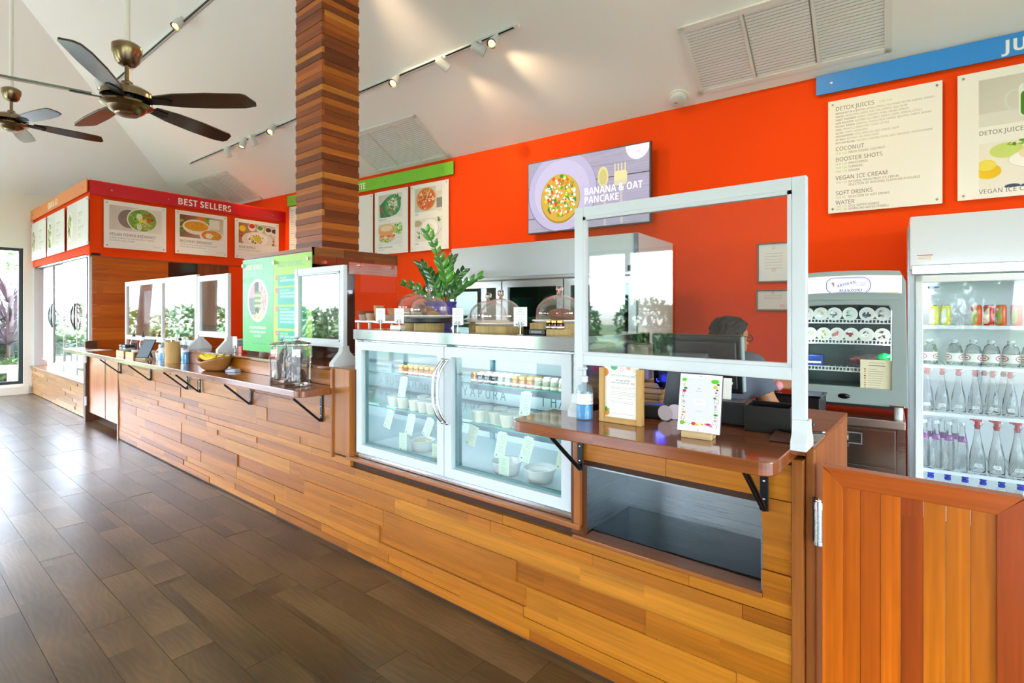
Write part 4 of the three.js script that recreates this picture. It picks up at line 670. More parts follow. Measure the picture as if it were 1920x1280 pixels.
// little jars on the top shelf
const jarBody = (c) => std(c, 0.12, 0, { clearcoat: 0.6 });
const goldLid = std(0xd8b45a, 0.3, 0.7), whiteLid = std(0xe9e6d8, 0.4);
function makeJar(label, color, lid, group) {
  const j = thing('preserve_jar', label, 'jar', [0, 0, 0], 0, group);
  G().lathe([[0, 0], [0.0185, 0], [0.02, 0.003], [0.02, 0.034], [0.017, 0.039], [0.017, 0.041], [0, 0.041]], 0, 0, 0, 12).build('body', jarBody(color), j);
  G().lathe([[0.0186, 0.041], [0.0186, 0.052], [0.017, 0.0535], [0, 0.0535]], 0, 0, 0, 12).build('lid', lid, j);
  G().lathe([[0.0204, 0.006], [0.0204, 0.017]], 0, 0, 0, 12).build('label', M.paper, j);
  return j;
}
{
  const kinds = [['small amber jar with a gold lid on the top fridge shelf', 0xb9721a, goldLid, 'amber jars'], ['small dark jar with a pale lid on the top fridge shelf', 0x2b2a2c, whiteLid, 'dark jars'], ['small pale grey-green jar with a pale lid on the top fridge shelf', 0xa9b39a, whiteLid, 'pale jars']].map(([l, c, d, g]) => { const j = makeJar(l, c, d, g + ' on the top shelf of the display fridge'); j.userData.first = true; return j; });
  const seen = [0, 0, 0];
  const put = (k, x, z, label) => { const p = [x, 1.1205, z]; if (!seen[k]++) { kinds[k].position.set(...p); kinds[k].userData.label = label; } else copyOf(kinds[k], p, 0, label); };
  const look = ['amber jar with a gold lid', 'dark jar with a pale lid', 'pale jar with a pale lid'];
  for (let i = 0; i < 10; i++) for (let r = 0; r < 2; r++) put(0, -2.585 + i * 0.0475 + r * 0.012, -2.09 - r * 0.055, `${look[0]}, ${ORD[i]} in the ${r ? 'rear' : 'front'} row behind the left door`);
  const row = [0, 1, 1, 1, 2, 2, 0, 0, 0, 2, 2, 2, 2, 0];
  for (let i = 0; i < 14; i++) for (let r = 0; r < 2; r++) put(row[i], -1.975 + i * 0.0475 + r * 0.014, -2.09 - r * 0.055, `${look[row[i]]}, ${ORD[i]} in the ${r ? 'rear' : 'front'} row behind the right door`);
}
// paper pots on the middle shelf
{
  const pot = thing('paper_pot', 'white lidded paper pot on the middle fridge shelf', 'pot', [0, 0, 0], 0, 'white paper pots on the middle shelf of the display fridge');
  G().lathe([[0, 0.002], [0.027, 0], [0.028, 0.002], [0.037, 0.054], [0.0385, 0.056], [0.0385, 0.06], [0, 0.058]], 0, 0, 0, 20).build('cup', std(0xebe6d4, 0.6), pot);
  G().lathe([[0.0392, 0.057], [0.0396, 0.0635], [0.037, 0.065], [0.035, 0.063], [0, 0.0635]], 0, 0, 0, 20).build('lid', std(0xf3f1ea, 0.35), pot);
  const at = [[-2.69, -2.11], [-2.595, -2.11], [-2.48, -2.105], [-2.395, -2.1], [-2.32, -2.1], [-2.235, -2.1], [-2.555, -2.24], [-2.46, -2.22], [-2.37, -2.2], [-2.28, -2.2], [-1.955, -2.105], [-1.86, -2.13], [-1.755, -2.1], [-1.66, -2.1], [-1.562, -2.1], [-1.475, -2.1], [-1.385, -2.1], [-1.91, -2.23], [-1.81, -2.23], [-1.72, -2.21], [-1.625, -2.21], [-1.53, -2.21], [-1.44, -2.21], [-1.345, -2.2], [-1.99, -2.2]];
  const lab = (i) => i < 6 ? `white lidded paper pot, ${ORD[i]} from left in front row behind the left door` : i < 10 ? `white lidded paper pot, ${ORD[i - 6]} from left in rear row behind the left door` : i < 17 ? `white lidded paper pot, ${ORD[i - 10]} from left in front row behind the right door` : `white lidded paper pot, ${ORD[i === 24 ? 0 : i - 16]} from left in rear row behind the right door`;
  at.forEach(([x, z], i) => { const o = i ? copyOf(pot, [x, 0.9055, z], i) : pot; o.position.set(x, 0.9055, z); o.userData.label = lab(i); });
}
// bowls on the fridge floor
{
  const mk = (label, x, z, r, fill, dome) => {
    const b = thing('foil_bowl', label, 'bowl', [x, 0.6685, z]);
    G().lathe([[0, 0.002], [r * 0.74, 0], [r * 0.76, 0.003], [r * 0.97, 0.06], [r * 1.03, 0.062], [r * 1.03, 0.066], [r * 0.95, 0.065], [r * 0.74, 0.006], [0, 0.006]], 0, 0, 0, 32).build('bowl', std(0xdfe0dc, 0.3, 0.25), b);
    G().lathe([[r * 0.9, 0.045], [r * 0.6, 0.052 + dome], [0, 0.054 + dome]], 0, 0, 0, 24).build('contents', fill, b);
    G().lathe([[r * 1.03, 0.067], [r * 0.98, 0.072], [0, 0.07 + dome * 0.9]], 0, 0, 0, 32).build('lid', M.glass, b);
  };
  mk('white bowl of pale grains on the fridge floor behind the left door', -2.44, -2.13, 0.078, std(0xcfc9a2, 0.8, 0, { map: speck }), 0.008);
  mk('white bowl half hidden by a price card behind the right door', -1.755, -2.1, 0.078, std(0xeee8e4, 0.7), 0.002);
  mk('white bowl at the right end of the fridge floor', -1.55, -2.11, 0.078, std(0xf4f3f0, 0.7), 0.008);
}
// price cards
const cardFace = (seed, tint = '#c6d6c0') => printMat(96, 144, (g, w, h) => { const R = mulberry(seed); g.fillStyle = tint; g.fillRect(0, 0, w, h); g.fillStyle = '#9aa79a'; for (let k = 0; k < 7; k++) { const L = w * (0.3 + R() * 0.45); g.fillRect((w - L) / 2, h * (0.12 + k * 0.09) + (k > 3 ? 8 : 0), L, 2.2); } g.fillStyle = '#54705c'; ell(g, w * 0.22, h * 0.9, 6, 5, '#54705c'); ell(g, w * 0.75, h * 0.9, 6, 5, '#a9bba8'); }, 0.5);
const cardFaces = [cardFace(1), cardFace(2), cardFace(3)];
function hangCard(label, x, y, z, i, h = 0.1, lean = 0, tilt = -0.18) {
  const t = thing('price_card', label, 'price card', [x, y, z]), c = printBoard('card', 0.066, h, 0.0015, cardFaces[i % 3], M.paper, t, [0, -h / 2, 0.004]);
  t.rotation.set(tilt, 0, lean); G().span(-0.02, 0.02, -0.006, 0.006, -0.002, 0.004).build('clip', M.glass, t); return t;
}
hangCard('pale price card under the top shelf behind the left door, below amber jars', -2.505, 1.105, -2.05, 0, 0.115, -0.02);
hangCard('pale price card under the middle shelf, leftmost behind the left door', -2.63, 0.89, -2.05, 1, 0.105, -0.2);
hangCard('pale price card under the middle shelf, second behind the left door', -2.435, 0.89, -2.05, 2, 0.115, -0.1);
hangCard('slanted price card under the middle shelf just left of the door handles', -2.27, 0.885, -2.05, 0, 0.1, -0.32);
hangCard('pale green price card under the top shelf behind the right door', -1.585, 1.105, -2.05, 1, 0.112, 0);
hangCard('slanted price card under the middle shelf, leftmost behind the right door', -1.93, 0.895, -2.05, 2, 0.105, -0.2);
hangCard('pale green price card under the middle shelf, tallest behind the right door', -1.735, 0.885, -2.05, 0, 0.125, -0.08);
hangCard('slanted price card under the middle shelf, right of the tallest card', -1.565, 0.885, -2.05, 1, 0.115, -0.2);
hangCard('price card under the middle shelf at its far right end', -1.36, 0.885, -2.05, 2, 0.115, -0.1);
hangCard('upright price card at the foot of the grain bowl behind the left door', -2.475, 0.785, -2.015, 0, 0.105, 0, 0);
hangCard('upright price card at the bottom right corner of the left door', -2.19, 0.765, -2.015, 1, 0.105, 0, 0);
hangCard('upright price card in front of the half hidden white bowl', -1.7, 0.785, -2.015, 2, 0.11, 0, 0);
// ------------------------------------------------------------------ tall three-door fridge at the back wall
{
  const D = 1.3, S0 = -4.23, S1 = -2.13, W = S1 - S0, t = thing('upright_fridge', 'tall grey-white three-door upright fridge against the orange wall', 'fridge', wp((S0 + S1) / 2, 0, D), TH), x0 = -W / 2, x1 = W / 2, body = std(0xcfd9dc, 0.22, 0, { clearcoat: 0.5, clearcoatRoughness: 0.08 });
  G().span(x0, x1, 1.84, 2.165, -0.9, -0.01, 0.006).build('top_panel', body, t);
  G().span(x1 - 0.03, x1, 0.1, 1.84, -0.9, -0.012).build('side_panel', body, t); G().span(x0, x0 + 0.03, 0.1, 1.84, -0.9, -0.012).build('side_panel', body, t);
  G().span(x1 - 0.035, x1 - 0.0, 0.1, 2.16, -0.012, 0.002).build('corner_strip', std(0x6d7b84, 0.2, 0.6), t);
  G().span(x0 + 0.03, x1 - 0.03, 0.1, 1.84, -0.9, -0.86).span(x0, x1, 0.02, 0.1, -0.9, -0.05).build('back_panel', std(0x9fb0a8, 0.4), t);
  G().span(x0 + 0.03, x1 - 0.03, 1.8, 1.84, -0.86, -0.03).build('header_rail', std(0x8a8478, 0.3, 0.6), t);
  G().span(x0 + 0.03, x1 - 0.03, 1.815, 1.838, -0.03, 0.0).build('header_trim', M.steel, t);
  for (const y of [0.5, 1.0, 1.42]) G().span(x0 + 0.03, x1 - 0.03, y, y + 0.02, -0.85, -0.12).build('shelf', std(0xb6c4bd, 0.4), t);
  G().box(x1 - 0.16, 1.93, -0.008, 0.09, 0.03, 0.004).build('control_panel', std(0x9aa6aa, 0.4), t); G().span(x1 - 0.09, x1 - 0.055, 1.845, 1.89, -0.01, 0.004).build('badge', M.black, t);
  for (let k = 0; k < 3; k++) {
    const d = new THREE.Group(); d.name = 'door'; t.add(d); const a = x0 + 0.008 + k * 0.7, b = x0 + 0.692 + k * 0.7, f = 0.062, y0 = 0.14, y1 = 1.795, m = new THREE.Matrix4().makeTranslation(0, 0, -0.01), al = std(0xc9d1d0, 0.25, 0.75);
    const fr = G(); for (const poly of [[[a, y1], [b, y1], [b - f, y1 - f], [a + f, y1 - f]], [[a, y0], [a + f, y0 + f], [b - f, y0 + f], [b, y0]], [[a, y0], [a, y1], [a + f, y1 - f], [a + f, y0 + f]], [[b, y0], [b - f, y0 + f], [b - f, y1 - f], [b, y1]]]) fr.ext(poly.reverse(), 0.04, m, 0.001);
    fr.build('frame', al, d); G().span(a + f - 0.01, b - f + 0.01, y0 + f - 0.01, y1 - f + 0.01, 0.008, 0.013).build('pane', glassMat(0xb9d6cb), d);
    G().span(a + f, a + f + 0.02, y0 + f, y1 - f, -0.008, 0.006).build('gasket', M.greyDark, d);
    G().cyl([a + 0.03, 0.9, 0.05], [a + 0.03, 1.3, 0.05], 0.01, 0.01, 10).build('handle', M.chrome, d);
  }
  [[-0.62, 1.44, 0.5, 0.2, 0x3f8f86, 'teal crate on the upper shelf behind the left fridge door'], [-0.02, 1.44, 0.36, 0.26, 0x4aa78c, 'green bag on the upper shelf behind the middle fridge door'], [-0.7, 1.02, 0.5, 0.26, 0xaeb9a6, 'pale box on the lower shelf behind the left fridge door'], [0.1, 1.02, 0.48, 0.22, 0x9aa894, 'pale box on the lower shelf behind the middle fridge door']].forEach(([x, y, w, h, c, label], i) => {
    const b = thing('storage_box', label, 'box', wp((S0 + S1) / 2 + x, y, D - 0.45), TH);
    if (i === 1) G().lathe([[0, 0], [0.12, 0], [0.15, 0.06], [0.12, 0.2], [0.04, 0.25], [0, 0.24]], 0, 0, 0, 14).build('bag', std(c, 0.3), b); else { G().span(-w / 2, w / 2, 0, h, -0.15, 0.15, 0.012).build('box', std(c, 0.5), b); G().span(-w / 2 - 0.006, w / 2 + 0.006, h - 0.03, h + 0.004, -0.156, 0.156, 0.006).build('rim', std(c, 0.4), b); }
  });
}
// ------------------------------------------------------------------ ice cream freezer on a steel cabinet
const IC = -0.63;
{
  const t = thing('drawer_cabinet', 'stainless steel cabinet with recessed drawer pulls under the ice cream freezer', 'cabinet', wp(IC, 0, 1.4), TH), st = std(0x9c8b7c, 0.3, 0.9, { roughnessMap: brushed });
  G().span(-0.42, 0.315, 0.745, 0.8, -0.7, 0.012, 0.006).build('top', std(0xb3a598, 0.25, 0.9), t);
  G().span(-0.42, 0.315, 0.05, 0.745, -0.7, -0.012).build('carcass', st, t); G().span(0.27, 0.315, 0.05, 0.745, -0.012, 0.0).build('corner_post', st, t);
  for (const [y0, y1] of [[0.505, 0.73], [0.265, 0.49], [0.06, 0.25]]) {
    const d = new THREE.Group(); d.name = 'drawer'; t.add(d); G().span(-0.4, 0.262, y0, y1, -0.012, 0.004, 0.003).build('front', st, d);
    const x = -0.0 + 0.0; const p = G(); p.span(-0.075 + x, 0.085 + x, y1 - 0.035, y1 - 0.028, 0.004, 0.008).span(-0.075 + x, 0.085 + x, y1 - 0.105, y1 - 0.098, 0.004, 0.008).span(-0.075 + x, -0.068 + x, y1 - 0.1, y1 - 0.03, 0.004, 0.008).span(0.078 + x, 0.085 + x, y1 - 0.1, y1 - 0.03, 0.004, 0.008).build('pull_rim', M.steel, d);
    G().span(-0.068, 0.078, y1 - 0.098, y1 - 0.035, 0.0035, 0.005).build('pull_recess', std(0x3a332d, 0.4, 0.6), d);
    G().add(new THREE.CylinderGeometry(0.045, 0.045, 0.012, 20, 1, false, 0, PI), new THREE.Matrix4().makeRotationFromEuler(new THREE.Euler(PI / 2, 0, PI / 2, 'XYZ')).setPosition(0.005, y1 - 0.085, 0.01)).build('pull', M.chrome, d);
  }
}
{
  const D = 1.36, W = 0.66, t = thing('ice_cream_freezer', 'grey upright ice cream freezer with an arched top and lit white sign', 'freezer', wp(IC, 0, D), TH), grey = std(0x93a39d, 0.42), x0 = -W / 2, x1 = W / 2, yb = 0.885;
  const arch = (x, y, k) => y - k * (x / x1) * (x / x1);
  const ring = (outer, inner, depth, z, mat, name) => { const s = new THREE.Shape(outer.map((p) => new THREE.Vector2(...p))); if (inner) s.holes.push(new THREE.Path(inner.map((p) => new THREE.Vector2(...p)))); G().add(new THREE.ExtrudeGeometry(s, { depth, bevelEnabled: true, bevelSize: 0.006, bevelThickness: 0.006, bevelSegments: 2 }), new THREE.Matrix4().makeTranslation(0, 0, z)).build(name, mat, t); };
  const top = (a, b, y, k, n = 12) => Array.from({ length: n + 1 }, (_, i) => { const x = a + (b - a) * i / n; return [x, arch(x, y, k)]; });
  const outer = [[x0 + 0.012, yb], [x1 - 0.006, yb], [x1 - 0.02, 1.69], ...top(x1 - 0.05, x0 + 0.05, 1.765, 0.016), [x0 + 0.02, 1.69]];
  const win = [[x0 + 0.09, 0.985], [x1 - 0.085, 0.985], [x1 - 0.075, 1.1], [x1 - 0.08, 1.5], ...top(x1 - 0.1, x0 + 0.1, 1.548, 0.015), [x0 + 0.08, 1.5]].filter((p, i) => i !== 2);
  ring(outer, win, 0.04, -0.05, grey, 'front_shell');
  G().span(x0 + 0.02, x0 + 0.05, yb, 1.72, -0.55, -0.05).span(x1 - 0.05, x1 - 0.025, yb, 1.72, -0.55, -0.05).span(x0 + 0.02, x1 - 0.025, 1.57, 1.73, -0.55, -0.05).span(x0 + 0.02, x1 - 0.025, yb, 0.965, -0.55, -0.05).span(x0 + 0.02, x1 - 0.025, yb, 1.72, -0.57, -0.55).build('cabinet', std(0x7c8a88, 0.5), t);
  // lit sign
  const sg = canvasTex(1024, 240, (g, w, h) => { g.fillStyle = '#f3f4fb'; g.fillRect(0, 0, w, h); g.strokeStyle = '#3f52a0'; g.lineWidth = 7; g.beginPath(); g.roundRect(w * 0.3, h * 0.12, w * 0.42, h * 0.78, 80); g.stroke(); g.lineWidth = 2; g.beginPath(); g.roundRect(w * 0.315, h * 0.17, w * 0.39, h * 0.68, 70); g.stroke(); g.save(); g.translate(w * 0.4, h * 0.6); g.rotate(-0.25); txt(g, 'ARTISAN', 0, 0, 42, '#2f3f8a', { bold: true, italic: true, family: 'serif' }); g.restore(); txt(g, 'MANZONI', w * 0.42, h * 0.82, 44, '#2f3f8a', { bold: true, italic: true, family: 'serif' }); txt(g, 'ICE CREAM', w * 0.585, h * 0.42, 19, '#4a5aa0', { family: 'serif' }); txt(g, '& SORBET', w * 0.59, h * 0.53, 19, '#4a5aa0', { family: 'serif' }); ell(g, w * 0.365, h * 0.4, 15, 15, '#b0707c'); ell(g, w * 0.372, h * 0.5, 8, 14, '#57a079'); g.fillStyle = '#c8cf9f'; g.fillRect(w * 0.83, h * 0.87, w * 0.15, 12); });
  const ss = new THREE.Shape([[x0 + 0.03, 1.615], ...top(x0 + 0.03, x1 - 0.035, 1.625, 0.015, 12).slice(0), ...top(x1 - 0.035, x0 + 0.03, 1.738, 0.014)].slice(1).map((p) => new THREE.Vector2(...p))), sgeo = new THREE.ExtrudeGeometry(ss, { depth: 0.01, bevelEnabled: false });
  { const p = sgeo.attributes.position, uv = sgeo.attributes.uv; for (let i = 0; i < p.count; i++) uv.setXY(i, (p.getX(i) - x0 - 0.03) / (W - 0.065), (p.getY(i) - 1.605) / 0.135); }
  const sm = new THREE.Mesh(sgeo, std(0xffffff, 0.3, 0, { map: sg, emissive: 0xffffff, emissiveMap: sg, emissiveIntensity: 0.2 })); sm.name = 'sign_panel'; sm.position.z = -0.002; t.add(sm);
  G().span(x0 + 0.05, x1 - 0.05, 1.575, 1.583, -0.04, 0.004, 0.002).build('sign_ledge', grey, t);
  G().span(x0 + 0.085, x1 - 0.08, 0.99, 1.54, -0.03, -0.026).build('door_pane', M.fridgeGlass, t);
  G().span(x1 - 0.092, x1 - 0.084, 1.0, 1.53, -0.05, -0.03).span(x0 + 0.085, x0 + 0.093, 1.0, 1.53, -0.05, -0.03).build('light_strip', M.ledWhite, t);
  const wr = std(0xeef2f2, 0.4);
  for (const [y, z] of [[1.428, -0.36], [1.288, -0.36], [1.1, -0.36]]) { const s = G(); s.span(x0 + 0.06, x1 - 0.06, y - 0.014, y - 0.006, -0.075, -0.07).span(x0 + 0.06, x1 - 0.06, y + 0.012, y + 0.018, -0.075, -0.07); for (let i = 0; i < 26; i++) s.span(x0 + 0.065 + i * 0.021, x0 + 0.072 + i * 0.021, y - 0.01, y + 0.015, -0.075, -0.071); for (let i = 0; i < 14; i++) s.span(x0 + 0.07 + i * 0.039, x0 + 0.074 + i * 0.039, y - 0.013, y - 0.009, -0.5, -0.075); s.build('wire_shelf', wr, t); }
  const ov = new THREE.Mesh(G().sph(-0.02, 0.928, -0.002, 0.036, 1, 0.5, 0.2, 20, 12).geometry(), M.blackGloss); ov.name = 'badge'; t.add(ov);
  G().span(x0 + 0.03, x1 - 0.03, 0.855, 0.885, -0.5, -0.05).build('base', M.black, t); G().cyl([x1 - 0.05, 0.8, -0.04], [x1 - 0.05, 0.885, -0.04], 0.024, 0.024, 16).cyl([x0 + 0.08, 0.8, -0.04], [x0 + 0.08, 0.885, -0.04], 0.024, 0.024, 16).build('foot', M.frameWhite, t);
  { const w = [wp(IC - 0.24, 1.26, D - 0.05), wp(IC + 0.24, 1.26, D - 0.05)]; for (const p of w) { const L = new THREE.PointLight(0xeaf6ff, 0.12); L.name = 'freezer_light'; L.position.set(...p); scene.add(L); } }
  printBoard('price_list', 0.18, 0.2, 0.001, printMat(180, 200, (g, w, h) => { g.fillStyle = '#e5e2bd'; g.fillRect(0, 0, w, h); g.fillStyle = '#a8a48a'; g.fillRect(50, 18, 80, 3); g.fillStyle = '#6f6a58'; g.fillRect(46, 36, 90, 4); for (let k = 0; k < 9; k++) { ell(g, 26, 62 + k * 15, 5, 4, ['#8a2a3a', '#c98a2a', '#e0b24a', '#5d3a2a', '#a53a3a', '#d6c04a', '#9a8a3a', '#c96a4a', '#b9a95a'][k]); g.fillStyle = '#b3ad8c'; g.fillRect(42, 60 + k * 15, 50 + (k * 37) % 40, 3); } }, 0.6), M.paper, t, [x1 - 0.168, 1.078, -0.0235]);
  G().span(x1 - 0.1, x1 - 0.02, yb - 0.004, yb + 0.01, -0.0, 0.012, 0.003).build('hinge', M.chrome, t);
}
{
  const lidTex = (a, b, seed) => printMat(96, 96, (g, w, h) => { const R = mulberry(seed); g.fillStyle = '#f4f2ec'; g.fillRect(0, 0, w, h); ell(g, w / 2, h / 2, 34, 34, '#efece4'); blobs(g, w / 2, h * 0.55, 22, 18, 10, [a, b, '#ffffff'], 6, 14, R); }, 0.5);
  const kinds = [['yellow', '#e0dc2e', '#b9c02a'], ['beige', '#d9c59a', '#e9d9b4'], ['grey', '#6f757a', '#a9b0b3'], ['mint', '#58646a', '#a8dcc4'], ['black', '#3a4046', '#7f878c'], ['brown', '#6a6466', '#c9c3bf'], ['green', '#8fc9b0', '#cfd9a0'], ['teal', '#3f9a86', '#b9c94a'], ['red', '#c64a4a', '#d98a86'], ['dark red', '#b54048', '#8a3038'], ['dark', '#4a4650', '#b9b4bb'], ['striped', '#b9c23a', '#5f3f3f']];
  const xs = [[-0.88, -0.792, -0.711, -0.619, -0.522, -0.435], [-0.86, -0.775, -0.695, -0.612, -0.526, -0.437]];
  const base = G().lathe([[0, -0.09], [0.034, -0.09], [0.042, -0.006], [0, -0.006]], 0, 0, 0, 20).geometry(); base.rotateX(PI / 2);
  for (let r = 0; r < 2; r++) xs[r].forEach((s, i) => {
    const k = kinds[r * 6 + i], t = thing('ice_cream_tub', 'ice cream tub lying with its ' + k[0] + ' printed lid outwards on the ' + (r ? 'lower' : 'upper') + ' wire shelf', 'tub', wp(s, (r ? 1.335 : 1.475) + 0.005, 1.27), TH, 'ice cream tubs lying in the freezer');
    const b = new THREE.Mesh(base, M.lid); b.name = 'cup'; t.add(b);
    const lg = new THREE.CylinderGeometry(0.046, 0.046, 0.012, 24); const uvA = lg.attributes.uv; lg.rotateX(PI / 2);
    const l = new THREE.Mesh(lg, [M.lid, lidTex(k[1], k[2], r * 10 + i + 3), M.lid]); l.name = 'lid'; t.add(l);
  });
  const bag = thing('frozen_bag', 'clear plastic bag of red frozen fruit on the third freezer shelf', 'bag', wp(-0.52, 1.105, 1.2), TH);
  { const g = new THREE.SphereGeometry(1, 22, 14), p = g.attributes.position, R = tileNoise(16, 3); for (let i = 0; i < p.count; i++) { const x = p.getX(i), y = p.getY(i), z = p.getZ(i), k = 0.85 + 0.3 * R(x * 5 + 8, y * 5 + z * 4 + 8); p.setXYZ(i, x * 0.13 * k, y * 0.05 * k + 0.052, z * 0.07 * k); } g.computeVertexNormals(); G().add(g).build('film', std(0xe9dfe2, 0.15, 0, { transmission: 0.92, thickness: 0 }), bag); const f = G(); for (let i = 0; i < 22; i++) f.sph(rr(-0.09, 0.09), rr(0.03, 0.08), rr(-0.03, 0.04), rr(0.012, 0.02), 1, 0.8, 1, 8, 6); f.build('fruit', std(0xb23a40, 0.5), bag); }
  const gb = thing('frozen_bag', 'crumpled green plastic bag on the third freezer shelf', 'bag', wp(-0.405, 1.108, 1.22), TH);
  { const g = new THREE.IcosahedronGeometry(1, 4), p = g.attributes.position, R = tileNoise(16, 7); for (let i = 0; i < p.count; i++) { const x = p.getX(i), y = p.getY(i), z = p.getZ(i), k = 0.75 + 0.5 * R(x * 4 + 8, y * 4 + z * 3 + 8); p.setXYZ(i, x * 0.065 * k, y * 0.052 * k + 0.055, z * 0.06 * k); } g.computeVertexNormals(); G().add(g).build('film', std(0x0e9a52, 0.25), gb); G().tube([[-0.06, 0.05, 0.02], [-0.085, 0.03, 0.03], [-0.1, 0.01, 0.02]], 0.01, 8, 6).build('knot', std(0x0b8445, 0.3), gb); }
  const bx = thing('frozen_box', 'dark blue box at the left of the third freezer shelf', 'box', wp(-0.83, 1.104, 1.22), TH); G().span(-0.05, 0.05, 0, 0.085, -0.06, 0.06, 0.006).build('box', std(0x2a4690, 0.4), bx); G().span(-0.04, 0.04, 0.03, 0.045, 0.06, 0.0612).build('stripe', M.white, bx);
}
// ------------------------------------------------------------------ drinks fridge
const DF = { s: 0.335, d: 0.85 };
{
  const W = 1.23, x0 = -W / 2, x1 = W / 2, t = thing('drinks_fridge', 'tall glass-door drinks fridge lit white inside, cut by the picture edge', 'fridge', wp(DF.s, 0, DF.d), TH), body = std(0xd9e0e2, 0.3), inn = std(0xf0f4f8, 0.3);
  G().span(x0, x1, 1.79, 2.17, -0.75, 0, 0.01).build('top_panel', std(0xd6dde0, 0.22, 0, { clearcoat: 0.4, clearcoatRoughness: 0.1 }), t);
  G().span(x0, x0 + 0.03, 0.05, 1.79, -0.75, -0.02).span(x1 - 0.03, x1, 0.05, 1.79, -0.75, -0.02).build('side_panel', std(0xaab2b6, 0.25, 0.5), t);
  G().span(x0 + 0.01, x1, 1.755, 1.825, 0.0, 0.02, 0.008).build('handle_rail', std(0xd9eaf3, 0.12, 0.8), t);
  G().span(x0 + 0.03, x1 - 0.03, 0.05, 1.79, -0.75, -0.72).span(x0 + 0.03, x1 - 0.03, 0.04, 0.09, -0.72, -0.03).span(x0 + 0.03, x1 - 0.03, 1.72, 1.79, -0.72, -0.03).build('liner', inn, t);
  G().span(x0 + 0.035, x0 + 0.06, 0.1, 1.7, -0.06, -0.035).span(x1 - 0.06, x1 - 0.035, 0.1, 1.7, -0.06, -0.035).build('light_strip', M.ledWhite, t);
  printBoard('sticker', 0.09, 0.04, 0.001, printMat(128, 56, (g, w, h) => { g.fillStyle = '#e9e4d8'; g.fillRect(0, 0, w, h); g.fillStyle = '#a85a3a'; g.fillRect(0, 0, w, 8); g.fillStyle = '#8a857c'; for (let k = 0; k < 4; k++) g.fillRect(8, 16 + k * 9, 108, 2); }), M.paper, t, [x0 + 0.085, 1.845 + 0.03, 0.001]);
  for (const [y, z] of [[1.4, -0.1], [1.12, -0.1], [0.785, -0.08], [0.385, -0.06], [0.12, -0.06]]) { const s = new THREE.Group(); s.name = 'shelf'; t.add(s); G().span(x0 + 0.035, x1 - 0.035, y - 0.025, y, z - 0.012, z).build('front_rail', std(0xdde2ea, 0.4), s); const w = G(); for (let i = 0; i < 30; i++) w.span(x0 + 0.05 + i * 0.039, x0 + 0.054 + i * 0.039, y - 0.006, y - 0.002, -0.7, z - 0.012); w.build('wires', M.frameWhite, s); }
  const L = coolLight(1.0, 0.9, wp(DF.s, 1.25, DF.d - 0.7), wp(DF.s, 1.25, DF.d + 1), 0.0, 'drinks_fridge_light'); scene.remove(L);
  for (const sx of [-1, 1]) { const p = wp(DF.s + sx * 0.545, 0.9, DF.d - 0.08), q = wp(DF.s, 0.9, DF.d - 0.5); coolLight(0.03, 1.5, p, q, 2.2, 'drinks_fridge_light'); }
  const d = new THREE.Group(); d.name = 'door'; t.add(d); const f = 0.045, y0 = 0.1, y1 = 1.75, a = x0 + 0.03, b = x1 - 0.02;
  G().span(a, b, y1 - 0.05, y1, -0.018, 0.014, 0.006).span(a, b, y0, y0 + 0.05, -0.018, 0.014, 0.006).span(a, a + f, y0, y1, -0.018, 0.014, 0.006).span(b - f, b, y0, y1, -0.018, 0.014, 0.006).build('frame', std(0xe6ecea, 0.3), d);
  G().span(a + f - 0.01, b - f + 0.01, y0 + 0.04, y1 - 0.04, -0.006, -0.001).build('pane', M.fridgeGlass, d);
  printBoard('sticker', 0.07, 0.02, 0.001, printMat(96, 28, (g, w, h) => { g.fillStyle = '#d6e6f2'; g.fillRect(0, 0, w, h); ell(g, w * 0.7, h / 2, 22, 10, '#2f7fd6'); g.fillStyle = '#2a3a44'; g.fillRect(4, 6, 10, 16); }), M.paper, d, [a + f + 0.06, y1 - 0.085, 0.0]);
  G().span(x0 - 0.012, x0, 0.05, 2.1, -0.1, -0.02).build('side_rail', std(0x9aa2a4, 0.2, 0.7), t);
}
